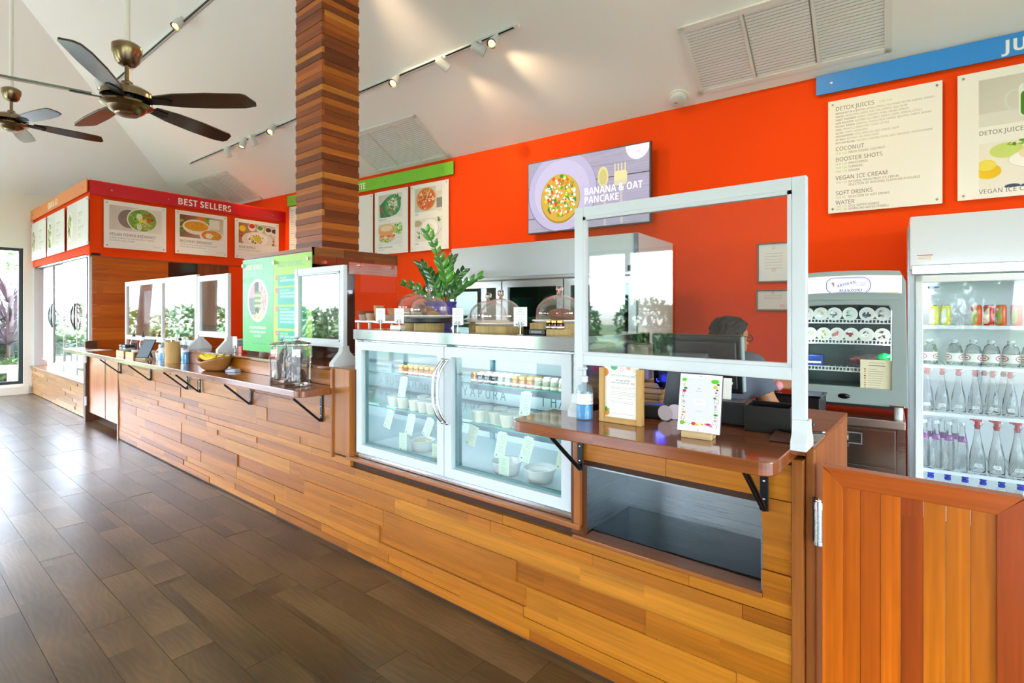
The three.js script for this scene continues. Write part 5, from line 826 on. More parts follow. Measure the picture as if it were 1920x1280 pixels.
{
  const water = std(0xf6fbfc, 0.03, 0, { transmission: 0.93, thickness: 0 }), clear = M.thickGlass;
  const carafe = thing('glass_bottle', 'clear carafe with a red swing stopper on the lower shelf of the drinks fridge', 'bottle', [0, 0, 0], TH, 'clear carafes with red stoppers on the lower shelf');
  G().lathe([[0, 0.004], [0.036, 0.0], [0.044, 0.008], [0.045, 0.06], [0.04, 0.13], [0.026, 0.21], [0.0165, 0.27], [0.015, 0.31], [0.018, 0.315], [0.018, 0.325], [0.0135, 0.33], [0, 0.33]], 0, 0, 0, 24).build('glass', M.filledGlass, carafe);
  G().lathe([[0.0, 0.37], [0.02, 0.37], [0.026, 0.364], [0.026, 0.352], [0.014, 0.348], [0.0125, 0.3], [0, 0.3]], 0, 0, 0, 16).box(-0.026, 0.362, 0, 0.03, 0.012, 0.016, 0.003).build('stopper', M.red, carafe);
  G().tube([[0.019, 0.318, 0], [0.03, 0.34, 0.0], [0.02, 0.368, 0]], 0.0018, 10, 6).build('wire', M.chrome, carafe);
  printBoard('emblem', 0.04, 0.025, 0.0006, printMat(64, 40, (g, w, h) => { g.fillStyle = '#e8eef0'; g.fillRect(0, 0, w, h); g.strokeStyle = '#a45a5a'; g.lineWidth = 3; g.beginPath(); g.arc(w * 0.4, h * 0.6, 12, PI, 2 * PI); g.arc(w * 0.65, h * 0.65, 9, PI, 2 * PI); g.stroke(); }, 0.5, { transparent: true, opacity: 0.7 }), water, carafe, [0, 0.055, 0.0445]);
  [0.099, 0.198, 0.302, 0.41].forEach((s, i) => { const o = i ? copyOf(carafe, [0, 0, 0], TH) : carafe; o.position.set(...wp(s, 0.386, DF.d - 0.14)); o.userData.label = `large clear red-stoppered carafe, ${ORD[i]} from left on the lower drinks shelf`; });
  const mid = copyOf(carafe, wp(-0.176, 0.786, DF.d - 0.16), TH, 'clear carafe with a red stopper on the middle shelf of the drinks fridge', 'clear carafes with red stoppers on the middle shelf'); mid.scale.set(0.94, 0.86, 0.94);
  let nm = 1; mid.userData.label = 'clear carafe with a red stopper, leftmost on the middle drinks shelf';
  for (const [s, d] of [[-0.09, 0], [-0.0, 0], [0.09, 0], [0.18, 0], [0.27, 0], [0.36, 0], [0.15, 0.11], [0.25, 0.11]]) { if (d && nm > 6) nm = 0 + (s > 0.2 ? 1 : 0); copyOf(mid, wp(s, 0.786, DF.d - 0.16 - d), TH, `clear red-stoppered carafe, ${ORD[nm++]} from left, ${d ? 'rear' : 'front'} row of the middle drinks shelf`).scale.set(0.94, 0.86, 0.94); }
  const soda = thing('glass_bottle', 'slim clear bottle with a purple band and pale cap in the drinks fridge', 'bottle', [0, 0, 0], TH, 'slim bottles with purple bands on the lower shelf');
  G().lathe([[0, 0.003], [0.028, 0], [0.032, 0.006], [0.032, 0.15], [0.026, 0.21], [0.0155, 0.27], [0.0145, 0.315], [0, 0.315]], 0, 0, 0, 20).build('glass', M.filledGlass, soda);
  G().lathe([[0.0278, 0.2], [0.0215, 0.235]], 0, 0, 0, 20).build('band', std(0x8a2a8f, 0.4), soda); G().lathe([[0.017, 0.312], [0.018, 0.318], [0.017, 0.335], [0, 0.337]], 0, 0, 0, 16).build('cap', std(0xcdd5d8, 0.3, 0.5), soda);
  [[-0.19, 0], [-0.122, 0.0], [-0.052, 0], [0.02, 0], [-0.155, 0.09], [-0.085, 0.09], [-0.015, 0.09]].forEach(([s, d], i) => { const o = i ? copyOf(soda, [0, 0, 0], TH) : soda; o.position.set(...wp(s, 0.386, DF.d - 0.13 - d)); o.userData.label = `slim clear bottle with a purple band, ${ORD[i > 3 ? i - 4 : i]} from the left in the ${i > 3 ? 'rear' : 'front'} row`; });
  const juice = thing('glass_bottle', 'stubby clear bottle with a red printed label on the upper shelf', 'bottle', [0, 0, 0], TH, 'stubby clear bottles with red labels in the drinks fridge');
  G().lathe([[0, 0.003], [0.04, 0], [0.046, 0.006], [0.046, 0.1], [0.036, 0.135], [0.02, 0.15], [0.019, 0.165], [0, 0.165]], 0, 0, 0, 22).build('glass', M.filledGlass, juice); G().lathe([[0.021, 0.163], [0.021, 0.178], [0, 0.179]], 0, 0, 0, 16).build('cap', M.frameWhite, juice);
  G().add(new THREE.CylinderGeometry(0.0465, 0.0465, 0.06, 24, 1, true)).build('label', printMat(256, 64, (g, w, h) => { g.fillStyle = '#e9ecec'; g.fillRect(0, 0, w, h); for (let k = 0; k < 3; k++) { ell(g, w * (0.17 + k * 0.33), h / 2, 26, 18, null, '#c0303a', 5); g.fillStyle = '#c0303a'; g.fillRect(w * (0.12 + k * 0.33), h * 0.45, 26, 7); } }, 0.5), juice); juice.children[2].position.y = 0.055;
  [-0.16, -0.02, 0.08, 0.175, 0.245 + 0.03, 0.372].forEach((s, i) => { const o = i ? copyOf(juice, [0, 0, 0], TH) : juice; o.position.set(...wp(s, 1.121, DF.d - 0.17)); o.userData.label = `stubby clear bottle with a red printed label, ${ORD[i]} from the left`; });
  const can = (label, c, c2, spots) => { const t = thing('drink_can', label, 'can', [0, 0, 0], TH, label.split(' ').slice(0, 3).join(' ') + 's on the top shelf'); G().lathe([[0, 0.004], [0.022, 0], [0.026, 0.005], [0.0295, 0.012], [0.0295, 0.125], [0.025, 0.138]], 0, 0, 0, 20).build('body', printMat(64, 64, (g, w, h) => { g.fillStyle = c; g.fillRect(0, 0, w, h); g.fillStyle = c2; g.save(); g.translate(w / 2, h / 2); g.rotate(-0.4); g.fillRect(-40, -6, 80, 11); g.restore(); }, 0.25), t); G().lathe([[0.025, 0.138], [0.026, 0.141], [0.023, 0.142], [0.02, 0.138], [0, 0.138]], 0, 0, 0, 16).build('top', M.chrome, t); spots.forEach((s, i) => { const o = i ? copyOf(t, [0, 0, 0], TH) : t; o.position.set(...wp(s, 1.401, DF.d - 0.15)); if (spots.length > 1) o.userData.label = label.split(' ').slice(0, 4).join(' ') + `, ${ORD[i]} of its colour from the left on the top drinks shelf`; }); };
  can('bright red drink can beside the orange cans in the drinks fridge', '#d0121a', '#e8d9c0', [0.16]); can('orange striped drink can on the top shelf of the drinks fridge', '#ea5a1a', '#9fae3a', [0.095, 0.222, 0.3, 0.37]); can('yellow striped drink can at the left of the top drinks shelf', '#e0d24a', '#e8eee0', [-0.135, -0.07]);
  const low = thing('water_bottle', 'plastic bottle with a tall blue cap on the lowest drinks fridge shelf', 'bottle', [0, 0, 0], TH, 'blue-capped bottles on the lowest shelf');
  G().lathe([[0, 0.003], [0.03, 0], [0.033, 0.006], [0.033, 0.15], [0.016, 0.19]], 0, 0, 0, 18).build('bottle', water, low); const cp2 = G(); for (let k = 0; k < 3; k++) cp2.lathe([[0.016, 0.18 + k * 0.025], [0.019, 0.184 + k * 0.025], [0.019, 0.198 + k * 0.025], [0, 0.2 + k * 0.025]], 0, 0, 0, 12); cp2.build('cap', std(0x1f2fb8, 0.35), low);
  [-0.155, -0.06, 0.035, 0.13, 0.225, 0.32].forEach((s, i) => { const o = i ? copyOf(low, [0, 0, 0], TH) : low; o.position.set(...wp(s, 0.121, DF.d - 0.15)); o.userData.label = `plastic bottle with a tall blue cap, ${ORD[i]} from the left on the lowest shelf`; });
}
// ------------------------------------------------------------------ on top of the display fridge
const TOP = 1.3885;
const logSide = woodMat(0xc7ad72, 0.7), slate = std(0x2b2e31, 0.45, 0, { map: bark }), stone = std(0xe6e2d8, 0.35);
function logRound(label, x, z, r, h, y = TOP) {
  const t = thing('wooden_riser', label, 'wood slice', [x, y, z]), g = new THREE.CylinderGeometry(r, r, h, 36, 1), p = g.attributes.position, R = mulberry(Math.round(x * 1000));
  const k = Array.from({ length: 36 }, () => 0.96 + R() * 0.07); for (let i = 0; i < p.count; i++) { const a = Math.round(((Math.atan2(p.getX(i), p.getZ(i)) + 2 * PI) % (2 * PI)) / (2 * PI) * 36) % 36; p.setX(i, p.getX(i) * k[a]); p.setZ(i, p.getZ(i) * k[a]); }
  g.computeVertexNormals(); g.translate(0, h / 2, 0); const m = G().add(g).wood(1).build('wood', logSide, t);
  G().add(new THREE.CylinderGeometry(r * 0.94, r * 0.94, 0.001, 32), new THREE.Matrix4().makeTranslation(0, h + 0.0004, 0)).build('cut_face', std(0xd9bf8a, 0.6), t); return t;
}
function cakeDome(label, x, y, z, r, h, plateLabel, pr = r * 1.12) {
  const pl = thing('cake_plate', plateLabel, 'plate', [x, y, z]); G().lathe([[0, 0], [pr * 0.8, 0], [pr, 0.012], [pr, 0.017], [pr * 0.95, 0.018], [pr * 0.8, 0.012], [0, 0.012]], 0, 0, 0, 36).build('plate', stone, pl);
  const t = thing('cake_dome', label, 'glass dome', [x, y + 0.0128, z]), prof = [[r + 0.003, 0.0], [r + 0.003, 0.006], [r, 0.008], [r * 0.995, h * 0.3]]; for (let k = 1; k <= 10; k++) { const a = k / 10 * PI / 2; prof.push([r * 0.995 * Math.cos(a), h * 0.3 + h * 0.7 * Math.sin(a)]); } prof[prof.length - 1][0] = 0;
  const inner = prof.map(([a, b]) => [Math.max(0, a - 0.003), Math.max(0.0005, b - 0.003)]).reverse();
  G().lathe([...prof, ...inner, prof[0]], 0, 0, 0, 44, 1.0).build('dome', M.solidGlass, t);
  G().lathe([[0.012, h - 0.002], [0.008, h + 0.008], [0.017, h + 0.02], [0.02, h + 0.03], [0.016, h + 0.043], [0, h + 0.048]], 0, 0, 0, 20, 1.2).build('knob', M.refractGlass, t); return t;
}
logRound('round wooden slice under the left front cake dome', -2.37, -2.12, 0.088, 0.042);
{ const s = thing('slate_board', 'dark slate board under the left front cake dome', 'slate', [-2.38, TOP + 0.043, -2.12]); G().lathe([[0, 0], [0.14, 0], [0.144, 0.006], [0.142, 0.026], [0, 0.027]], 0, 0, 0, 30).build('board', slate, s); }
cakeDome('glass cake dome in front of the blue plant pot, pastries inside', -2.36, TOP + 0.0705, -2.11, 0.112, 0.125, 'pale plate under the left front cake dome', 0.152);
logRound('wooden slice under the rear left cake dome', -2.68, -2.3, 0.1, 0.085);
cakeDome('glass cake dome at the left end behind the price cards', -2.69, TOP + 0.0865, -2.29, 0.118, 0.13, 'pale plate under the rear left cake dome', 0.13);
logRound('wide wooden slice under the two middle cake domes', -1.83, -2.13, 0.125, 0.034); logRound('wooden slice behind the two middle cake domes', -2.17, -2.42, 0.12, 0.036);
cakeDome('larger empty glass cake dome in the middle, nearer of two', -1.83, TOP + 0.035, -2.14, 0.112, 0.13, 'white plate under the nearer middle cake dome', 0.135);
cakeDome('empty glass cake dome in the middle, farther of two', -2.17, TOP + 0.0375, -2.42, 0.114, 0.125, 'white plate under the farther middle cake dome', 0.13);
logRound('wooden slice under the right cake dome', -1.56, -2.27, 0.14, 0.05);
cakeDome('glass cake dome at the right end with brown loaf cake', -1.525, TOP + 0.051, -2.24, 0.12, 0.13, 'white plate under the right cake dome', 0.14);
{ const s = thing('slate_board', 'small dark slate strip with chalk writing at the right front', 'slate', [-1.53, TOP, -2.06]); G().span(-0.045, 0.05, 0, 0.024, -0.02, 0.01, 0.003).build('board', slate, s); printBoard('chalk', 0.07, 0.016, 0.0006, printMat(96, 24, (g, w, h) => { g.fillStyle = '#2a2d30'; g.fillRect(0, 0, w, h); g.strokeStyle = '#b9c0c2'; g.lineWidth = 2; g.beginPath(); for (let i = 0; i < 30; i++) g.lineTo(6 + i * 2.9, 12 + 6 * Math.sin(i * 1.9)); g.stroke(); }), M.black, s, [0, 0.012, 0.0105]); }
logRound('low wooden slice under the three preserve jars', -1.42, -2.08, 0.06, 0.026);
{ const j = makeJar('tiny preserve jar with a gold lid on the wooden slice beside the screen', 0x4a1712, goldLid, 'preserve jars on the wooden slice'); j.scale.setScalar(0.75); j.position.set(-1.455, TOP + 0.0275, -2.05); j.userData.label = 'tiny gold-lidded preserve jar, left in the front row on the wooden slice'; [[-1.425, -2.05, 'middle in the front row'], [-1.395, -2.055, 'right in the front row'], [-1.44, -2.085, 'left in the rear row'], [-1.41, -2.085, 'right in the rear row']].forEach(([x, z, w]) => copyOf(j, [x, TOP + 0.0275, z], 0, `tiny gold-lidded preserve jar, ${w} on the wooden slice`)); }
function lump(label, cat, name, pos, s, c, seed, bump = 0.25) {
  const t = thing(name, label, cat, pos), g = new THREE.SphereGeometry(1, 22, 16), p = g.attributes.position, R = tileNoise(16, seed); for (let i = 0; i < p.count; i++) { const x = p.getX(i), y = p.getY(i), z = p.getZ(i), k = 1 - bump / 2 + bump * R(x * 3 + 8, y * 3 + z * 2.5 + 8); p.setXYZ(i, x * s[0] * k, Math.max(y, -0.75) * s[1] * k + s[1] * 0.75, z * s[2] * k); } g.computeVertexNormals();
  G().add(g).build('body', std(c, 0.55, 0, { map: bark }), t); return t;
}
lump('golden brown croissant under the left front cake dome', 'pastry', 'croissant', [-2.4, TOP + 0.083, -2.14], [0.05, 0.034, 0.03], 0xb5662a, 4); lump('round pale cookie leaning under the left front cake dome', 'cookie', 'cookie', [-2.3, TOP + 0.083, -2.09], [0.04, 0.016, 0.03], 0xd9ab6a, 6, 0.1);
lump('brown roll under the rear left cake dome', 'pastry', 'bread_roll', [-2.66, TOP + 0.0995, -2.3], [0.05, 0.035, 0.035], 0x9a4f22, 9); lump('orange-brown loaf cake under the right cake dome', 'cake', 'loaf_cake', [-1.51, TOP + 0.064, -2.24], [0.075, 0.036, 0.05], 0xb8641f, 12);
lump('small loaf at the back of the right cake dome', 'cake', 'loaf_cake', [-1.56, TOP + 0.064, -2.28], [0.03, 0.03, 0.03], 0x8a4a1c, 15);
function standCard(label, x, y, z, i, w = 0.062, h = 0.088) {
  const t = thing('price_card', label, 'price card', [x, y, z], 0.35); G().cyl([0, 0, 0], [0, 0.004, 0], 0.014, 0.012, 16).cyl([0, 0, 0], [0, 0.045, 0], 0.0025, 0.0025, 8).build('stand', M.chrome, t);
  const g = G(); for (const x2 of [-0.008, 0.008]) g.cyl([x2, 0.035, 0.003], [x2, 0.06, 0.003], 0.003, 0.003, 8); g.build('clip', std(0x7d8286, 0.3, 0.6), t); printBoard('card', w, h, 0.0015, whiteFaces[i % 2], M.paper, t, [0, 0.04 + h / 2, 0]);
}
const whiteFaces = [cardFace(11, '#f6f7f4'), cardFace(12, '#f4f5f2')];
standCard('white price card on a clip stand, leftmost on the display fridge', -2.625, TOP, -1.965, 0); standCard('white price card on a clip stand, second on the display fridge', -2.452, TOP, -1.965, 1); standCard('white price card on a clip stand between the left and middle domes', -1.975, TOP, -1.965, 0); standCard('white price card on a clip stand in front of the larger middle dome', -1.56, TOP, -1.965, 1, 0.066, 0.09);
{ const t = thing('card_holder', 'low white card lying flat beside the leftmost price card', 'card', [-2.57, TOP, -2.05]); G().span(-0.05, 0.05, 0, 0.025, -0.02, 0.02, 0.003).build('card', M.paper, t); }
// plant with thick glossy leaflets in a blue pot
{
  const pot = thing('potted_plant', 'dark green plant with glossy leaflets in a violet-blue pot', 'plant', [-2.575, TOP, -2.4]), y0 = 0.155;
  G().lathe([[0, 0], [0.07, 0], [0.078, 0.01], [0.092, 0.1], [0.09, 0.14], [0.108, 0.162], [0.112, 0.172], [0.104, 0.174], [0.09, 0.15], [0.08, 0.145], [0, 0.145]], 0, 0, 0, 36).build('pot', std(0x4a43a6, 0.15, 0, { clearcoat: 0.8, clearcoatRoughness: 0.05 }), pot);
  G().lathe([[0.086, 0.148], [0, 0.152]], 0, 0, 0, 24).build('soil', std(0x2b1b10, 0.9), pot);
  const R = mulberry(17), leafMs = [0x2c6b12, 0x1d5410, 0x3f8a1a, 0x54a01f].map((c) => std(c, 0.22, 0, { clearcoat: 0.5 })), stemM = std(0x4f7d33, 0.4);
  const leafG = (() => { const g = new THREE.PlaneGeometry(1, 1, 4, 6), p = g.attributes.position; for (let i = 0; i < p.count; i++) { const v = p.getY(i) + 0.5, u = p.getX(i) * 2, w = 0.24 * Math.pow(Math.sin(PI * Math.pow(v, 0.75)), 0.85) + 0.004; p.setXYZ(i, u * w, v, -0.06 * Math.sin(PI * v) + 0.12 * u * u * w * 2); } g.computeVertexNormals(); return g; })();
  // stems: lean in x and z, height
  const stems = [[-0.02, 0.02, 0.47, 9, 3], [0.07, 0.0, 0.3, 8, 0], [-0.1, 0.03, 0.25, 8, 1], [0.22, 0.03, 0.17, 7, 1], [-0.2, -0.02, 0.13, 6, 1], [0.02, -0.06, 0.26, 7, 0], [-0.05, 0.06, 0.2, 6, 1], [0.12, -0.08, 0.22, 7, 0]];
  const C0 = V(0.7734, 0, -0.634), C1 = V(0.634, 0, 0.7734);
  for (const [dx, dz, h, n, hue] of stems) {
    const st = new THREE.Group(); st.name = 'stem'; pot.add(st); const at = (t) => { const k = t * t, f = dx === -0.02 ? 0.055 - 0.14 * k : dx * (0.25 + 0.9 * k); return V(0, y0 + h * t, 0).addScaledVector(C0, f + (dx === -0.02 ? 0 : 0)).addScaledVector(C1, dz * (0.4 + k)); };
    G().tube([0, 0.25, 0.5, 0.75, 1].map((t) => at(t).toArray()), 0.006, 16, 6).build('stalk', stemM, st);
    for (let i = 0; i < n; i++) for (const s of [-1, 1]) {
      const t = 0.22 + 0.76 * i / (n - 1), p = at(t), d = at(Math.min(1, t + 0.05)).sub(at(t - 0.05)).normalize(), side = C0.clone().multiplyScalar(s).addScaledVector(C1, 0.3 * (R() - 0.5)).normalize();
      const y = side.clone().multiplyScalar(0.75).addScaledVector(d, 0.75 + 0.5 * t).normalize(), z = C1.clone().addScaledVector(y, -C1.dot(y)).normalize(), x = y.clone().cross(z), L = (0.075 + 0.035 * R()) * (1 - 0.35 * t);
      const m = new THREE.Mesh(leafG, leafMs[Math.min(3, (hue === 3 ? 2 + (R() < 0.5 ? 1 : 0) : Math.floor(R() * 3)))]); m.name = 'leaf'; m.matrixAutoUpdate = true; m.quaternion.setFromRotationMatrix(new THREE.Matrix4().makeBasis(x, y, z)); m.scale.setScalar(L); m.position.copy(p); st.add(m);
    }
  }
}
// prep shelf behind with bowls and cups
{
  const t = thing('prep_shelf', 'stainless steel prep shelf on posts behind the poke bowl station', 'shelf', [-4.6, 0, -3.62]); G().span(-0.9, 0.5, 1.375, 1.4, -0.18, 0.18, 0.004).build('top', M.steel, t);
  for (const x of [-0.85, -0.22, 0.45]) for (const z of [-0.15, 0.15]) G().cyl([x, 0, z], [x, 1.375, z], 0.02, 0.02, 12).build('leg', M.steel, t); G().span(-0.88, 0.48, 0.85, 0.88, -0.17, 0.17).build('lower_shelf', M.steel, t);
  const bowl = (label, x, z, r, h, c, tall = 0, n = 1) => { const b = thing(tall ? 'cup' : 'bowl', label, tall ? 'cup' : 'bowl', [-4.6 + x, 1.4005, -3.62 + z]); G().lathe(tall ? [[0, 0], [r * 0.72, 0], [r, h], [r * 0.94, h], [r * 0.68, 0.008], [0, 0.008]] : [[0, 0], [r * 0.5, 0], [r * 0.9, h * 0.6], [r, h], [r * 0.95, h], [r * 0.84, h * 0.6], [r * 0.45, 0.01], [0, 0.01]], 0, 0, 0, 28).build('shell', std(c, 0.4), b); };
  bowl('tall cream cup on the prep shelf, taller than its neighbours', -0.2, 0.05, 0.058, 0.16, 0xe0cf94, 1); bowl('cream bowl behind the tall cup on the prep shelf', 0.02, -0.06, 0.14, 0.13, 0xe8c8a0); bowl('small white bowl in front of the cream bowl', 0.0, 0.08, 0.1, 0.06, 0xf0ead8); bowl('white cup left of the tall cream cup', -0.34, 0.06, 0.05, 0.075, 0xf2ecd8, 1); bowl('white cup leftmost on the prep shelf', -0.46, 0.07, 0.05, 0.06, 0xefe9da, 1); bowl('brown bowl at the left end of the prep shelf', -0.55, -0.06, 0.13, 0.1, 0xa97a4a); bowl('shallow pale plate-bowl at the right end of the prep shelf', 0.3, 0.0, 0.13, 0.05, 0xf0e4d0);
  const m = thing('coffee_grinder', 'red and black machine standing low behind the narrow screen', 'machine', [-4.25, 0.8805, -3.62]); G().span(-0.12, 0.12, 0, 0.32, -0.12, 0.12, 0.02).build('body', std(0xb01a1a, 0.3), m); G().cyl([0, 0.32, 0], [0, 0.42, 0], 0.07, 0.09, 20).build('hopper', M.black, m); G().sph(-0.05, 0.2, 0.125, 0.02).sph(0.05, 0.2, 0.125, 0.02).build('knob', M.black, m);
}
// ------------------------------------------------------------------ on the counter shelf
const SH = 1.0105;
function sanitizer(label, pos, r, h, amount, cat = 'bottle') {
  const t = thing('sanitizer_bottle', label, cat, pos, 0.3), b = h * 0.68;
  G().lathe([[0, 0], [r, 0], [r, 0.004], [r, b * 0.82], [r * 0.8, b * 0.95], [r * 0.34, b], [r * 0.34, b + 0.012]], 0, 0, 0, 24).build('bottle', std(0xe6f2f6, 0.05, 0, { transmission: 0.9, thickness: 0 }), t);
  G().lathe([[0, 0.004], [r * 0.95, 0.004], [r * 0.95, b * amount], [0, b * amount]], 0, 0, 0, 24).build('gel', std(0x12a3e0, 0.1, 0, { emissive: 0x000000 }), t);
  G().lathe([[r * 1.012, b * amount + 0.003], [r * 1.012, b * 0.74]], 0, 0, 0, 24).build('label', printMat(128, 64, (g, w, H) => { g.fillStyle = '#eef2f3'; g.fillRect(0, 0, w, H); g.fillStyle = '#9fb0b8'; for (const x of [0.1, 0.6]) { g.fillRect(w * x, 16, 34, 2); g.fillRect(w * x + 4, 44, 26, 2); g.fillRect(w * x + 8, 50, 18, 1.5); } }, 0.4), t);
  G().lathe([[r * 0.4, b + 0.008], [r * 0.4, b + 0.03], [r * 0.16, b + 0.034], [r * 0.16, h - 0.012], [0, h - 0.012]], 0, 0, 0, 18).box(-r * 0.3, h - 0.006, 0, r * 1.3, 0.01, r * 0.36, 0.004, [0, 0, 0.1]).build('pump', M.frameWhite, t); return t;
}
function cookieJar(label, x, z, r, h) {
  const t = thing('cookie_jar', label, 'jar', [x, SH, z]);
  G().lathe([[0, 0.002], [r * 0.94, 0], [r, 0.012], [r * 0.93, 0.03], [r * 0.94, h * 0.3], [r * 1.0, h * 0.6], [r * 0.95, h * 0.76], [r * 0.86, h * 0.83], [r * 0.82, h * 0.83], [r * 0.91, h * 0.755], [r * 0.96, h * 0.6], [r * 0.9, h * 0.3], [r * 0.89, 0.034], [r * 0.9, 0.02], [0, 0.014]], 0, 0, 0, 10, 0.1).build('jar', M.refractGlass, t);
  G().lathe([[r * 0.8, h * 0.82], [r * 0.98, h * 0.84], [r * 1.0, h * 0.875], [r * 0.6, h * 0.91], [r * 0.2, h * 0.925], [r * 0.12, h * 0.94], [r * 0.2, h * 0.965], [r * 0.22, h * 0.98], [r * 0.14, h], [0, h]], 0, 0, 0, 28, 1).build('lid', M.refractGlass, t);
  printBoard('tag', 0.062, 0.095, 0.001, cardFaces[0], M.paper, t, [-r * 0.55, h * 0.44, r * 0.82]).rotation.y = -0.45; return t;
}
cookieJar('glass cookie jar with a lid, nearer of two on the counter shelf', -3.36, -1.845, 0.088, 0.315); cookieJar('glass cookie jar with a lid, behind the nearer jar', -3.575, -1.85, 0.083, 0.3);
{ let n = 0; const R = mulberry(9); for (const [jx, jz, who] of [[-3.36, -1.845, 'nearer'], [-3.575, -1.85, 'farther']]) for (let i = 0; i < 5; i++) { const p = [jx + [-0.02, 0.028, 0.0, 0.025, -0.015][i], SH + [0.05, 0.06, 0.1, 0.165, 0.19][i], jz + [0.02, -0.02, 0.03, 0.022, -0.015][i]]; const t = thing('cookie', 'brown film-wrapped cookie ' + ['lowest on the left', 'lowest on the right', 'in the middle', 'upper right', 'topmost'][i] + ' in the ' + who + ' cookie jar', 'cookie', p, R() * 3, 'cookies in the ' + who + ' cookie jar'); t.rotation.set(1.2 + R() * 0.6, R() * 3, 0); const g = G(); g.lathe([[0, -0.009], [0.032, -0.009], [0.042, 0], [0.034, 0.009], [0, 0.011]], 0, 0, 0, 16).build('biscuit', std(0x8a5a3a, 0.7, 0, { map: bark }), t); const w = new THREE.IcosahedronGeometry(0.05, 2), q = w.attributes.position; for (let k = 0; k < q.count; k++) { const f = 0.85 + 0.25 * nA(q.getX(k) * 500 + n, q.getY(k) * 500 + q.getZ(k) * 300); q.setXYZ(k, q.getX(k) * f, q.getY(k) * f * 0.6, q.getZ(k) * f); } w.computeVertexNormals(); G().add(w).build('wrapper', std(0xf4f4f6, 0.12, 0, { transmission: 0.96, thickness: 0 }), t); n += 11; } }
// wooden bowl of bananas
{
  const t = thing('wooden_bowl', 'carved boat-shaped wooden bowl holding bananas on the counter shelf', 'bowl', [-4.72, SH, -1.855], 0.12), N = 36, rows = 10, pos = [], idx = [];
  const rim = (a) => ({ x: 0.19 * Math.cos(a), z: 0.11 * Math.sin(a), y: 0.075 + 0.045 * Math.max(0, Math.cos(a)) + 0.02 * Math.max(0, -Math.cos(a)) });
  const surf = (inn) => { for (let j = 0; j <= rows; j++) for (let i = 0; i <= N; i++) { const a = i / N * 2 * PI, r = rim(a), v = j / rows, s = inn ? 0.9 : 1, k = 0.42 + 0.58 * Math.pow(v, 0.6); pos.push(r.x * k * s + 0.02 * (1 - v), (inn ? 0.02 : 0) + (r.y - (inn ? 0.018 : 0)) * Math.pow(v, 1.5), r.z * k * s); } };
  surf(false); surf(true); const w = N + 1, off = (rows + 1) * w;
  for (let j = 0; j < rows; j++) for (let i = 0; i < N; i++) { const a = j * w + i, b = a + 1, c = a + w, d = c + 1; idx.push(a, c, b, b, c, d); idx.push(off + a, off + b, off + c, off + b, off + d, off + c); }
  for (let i = 0; i < N; i++) { const a = rows * w + i, b = a + 1; idx.push(a, off + a, b, b, off + a, off + b); }
  pos.push(0.02, 0.0, 0, 0.02, 0.02, 0); const c0 = 2 * off; for (let i = 0; i < N; i++) idx.push(c0, i, i + 1, c0 + 1, off + i + 1, off + i);
  const g = new THREE.BufferGeometry(); g.setAttribute('position', new THREE.Float32BufferAttribute(pos, 3)); g.setIndex(idx); g.computeVertexNormals(); G().add(g).wood(0).build('bowl', woodMat(0xa8713c, 0.38), t);
  const banana = (label, p, ry, bend, L) => { const b = thing('banana', label, 'banana', p, ry, null), pts = [], rad = []; for (let k = 0; k <= 14; k++) { const u = k / 14 - 0.5; pts.push(V(u * L, -bend * (0.25 - u * u) * 4, 0)); rad.push(0.0185 * Math.pow(Math.max(0.02, 1 - Math.pow(Math.abs(u * 2), 3.2)), 0.55) + 0.004); } const c = new THREE.CatmullRomCurve3(pts), tg = new THREE.TubeGeometry(c, 28, 1, 8), q = tg.attributes.position; for (let i = 0; i <= 28; i++) { const cc = c.getPointAt(i / 28), f = rad[Math.min(14, Math.round(i / 2))]; for (let j = 0; j <= 8; j++) { const n = i * 9 + j; q.setXYZ(n, cc.x + (q.getX(n) - cc.x) * f, cc.y + (q.getY(n) - cc.y) * f, cc.z + (q.getZ(n) - cc.z) * f); } } tg.computeVertexNormals(); G().add(tg).build('peel', std(0xe8cf12, 0.4), b); G().cyl(pts[14].toArray(), [pts[14].x + 0.02, pts[14].y + 0.012, 0], 0.006, 0.005, 8).build('stalk', std(0x7a6a1c, 0.6), b); G().sph(...pts[0].toArray(), 0.006).build('tip', std(0x3a2c14, 0.7), b); };
  banana('yellow banana lying in front in the wooden bowl', [-4.77, SH + 0.118, -1.83], 0.1, 0.035, 0.25); banana('yellow banana behind the front one in the wooden bowl', [-4.75, SH + 0.128, -1.87], 0.2, 0.035, 0.25); banana('yellow banana at the back of the wooden bowl', [-4.72, SH + 0.12, -1.905], 0.32, 0.03, 0.22);
}
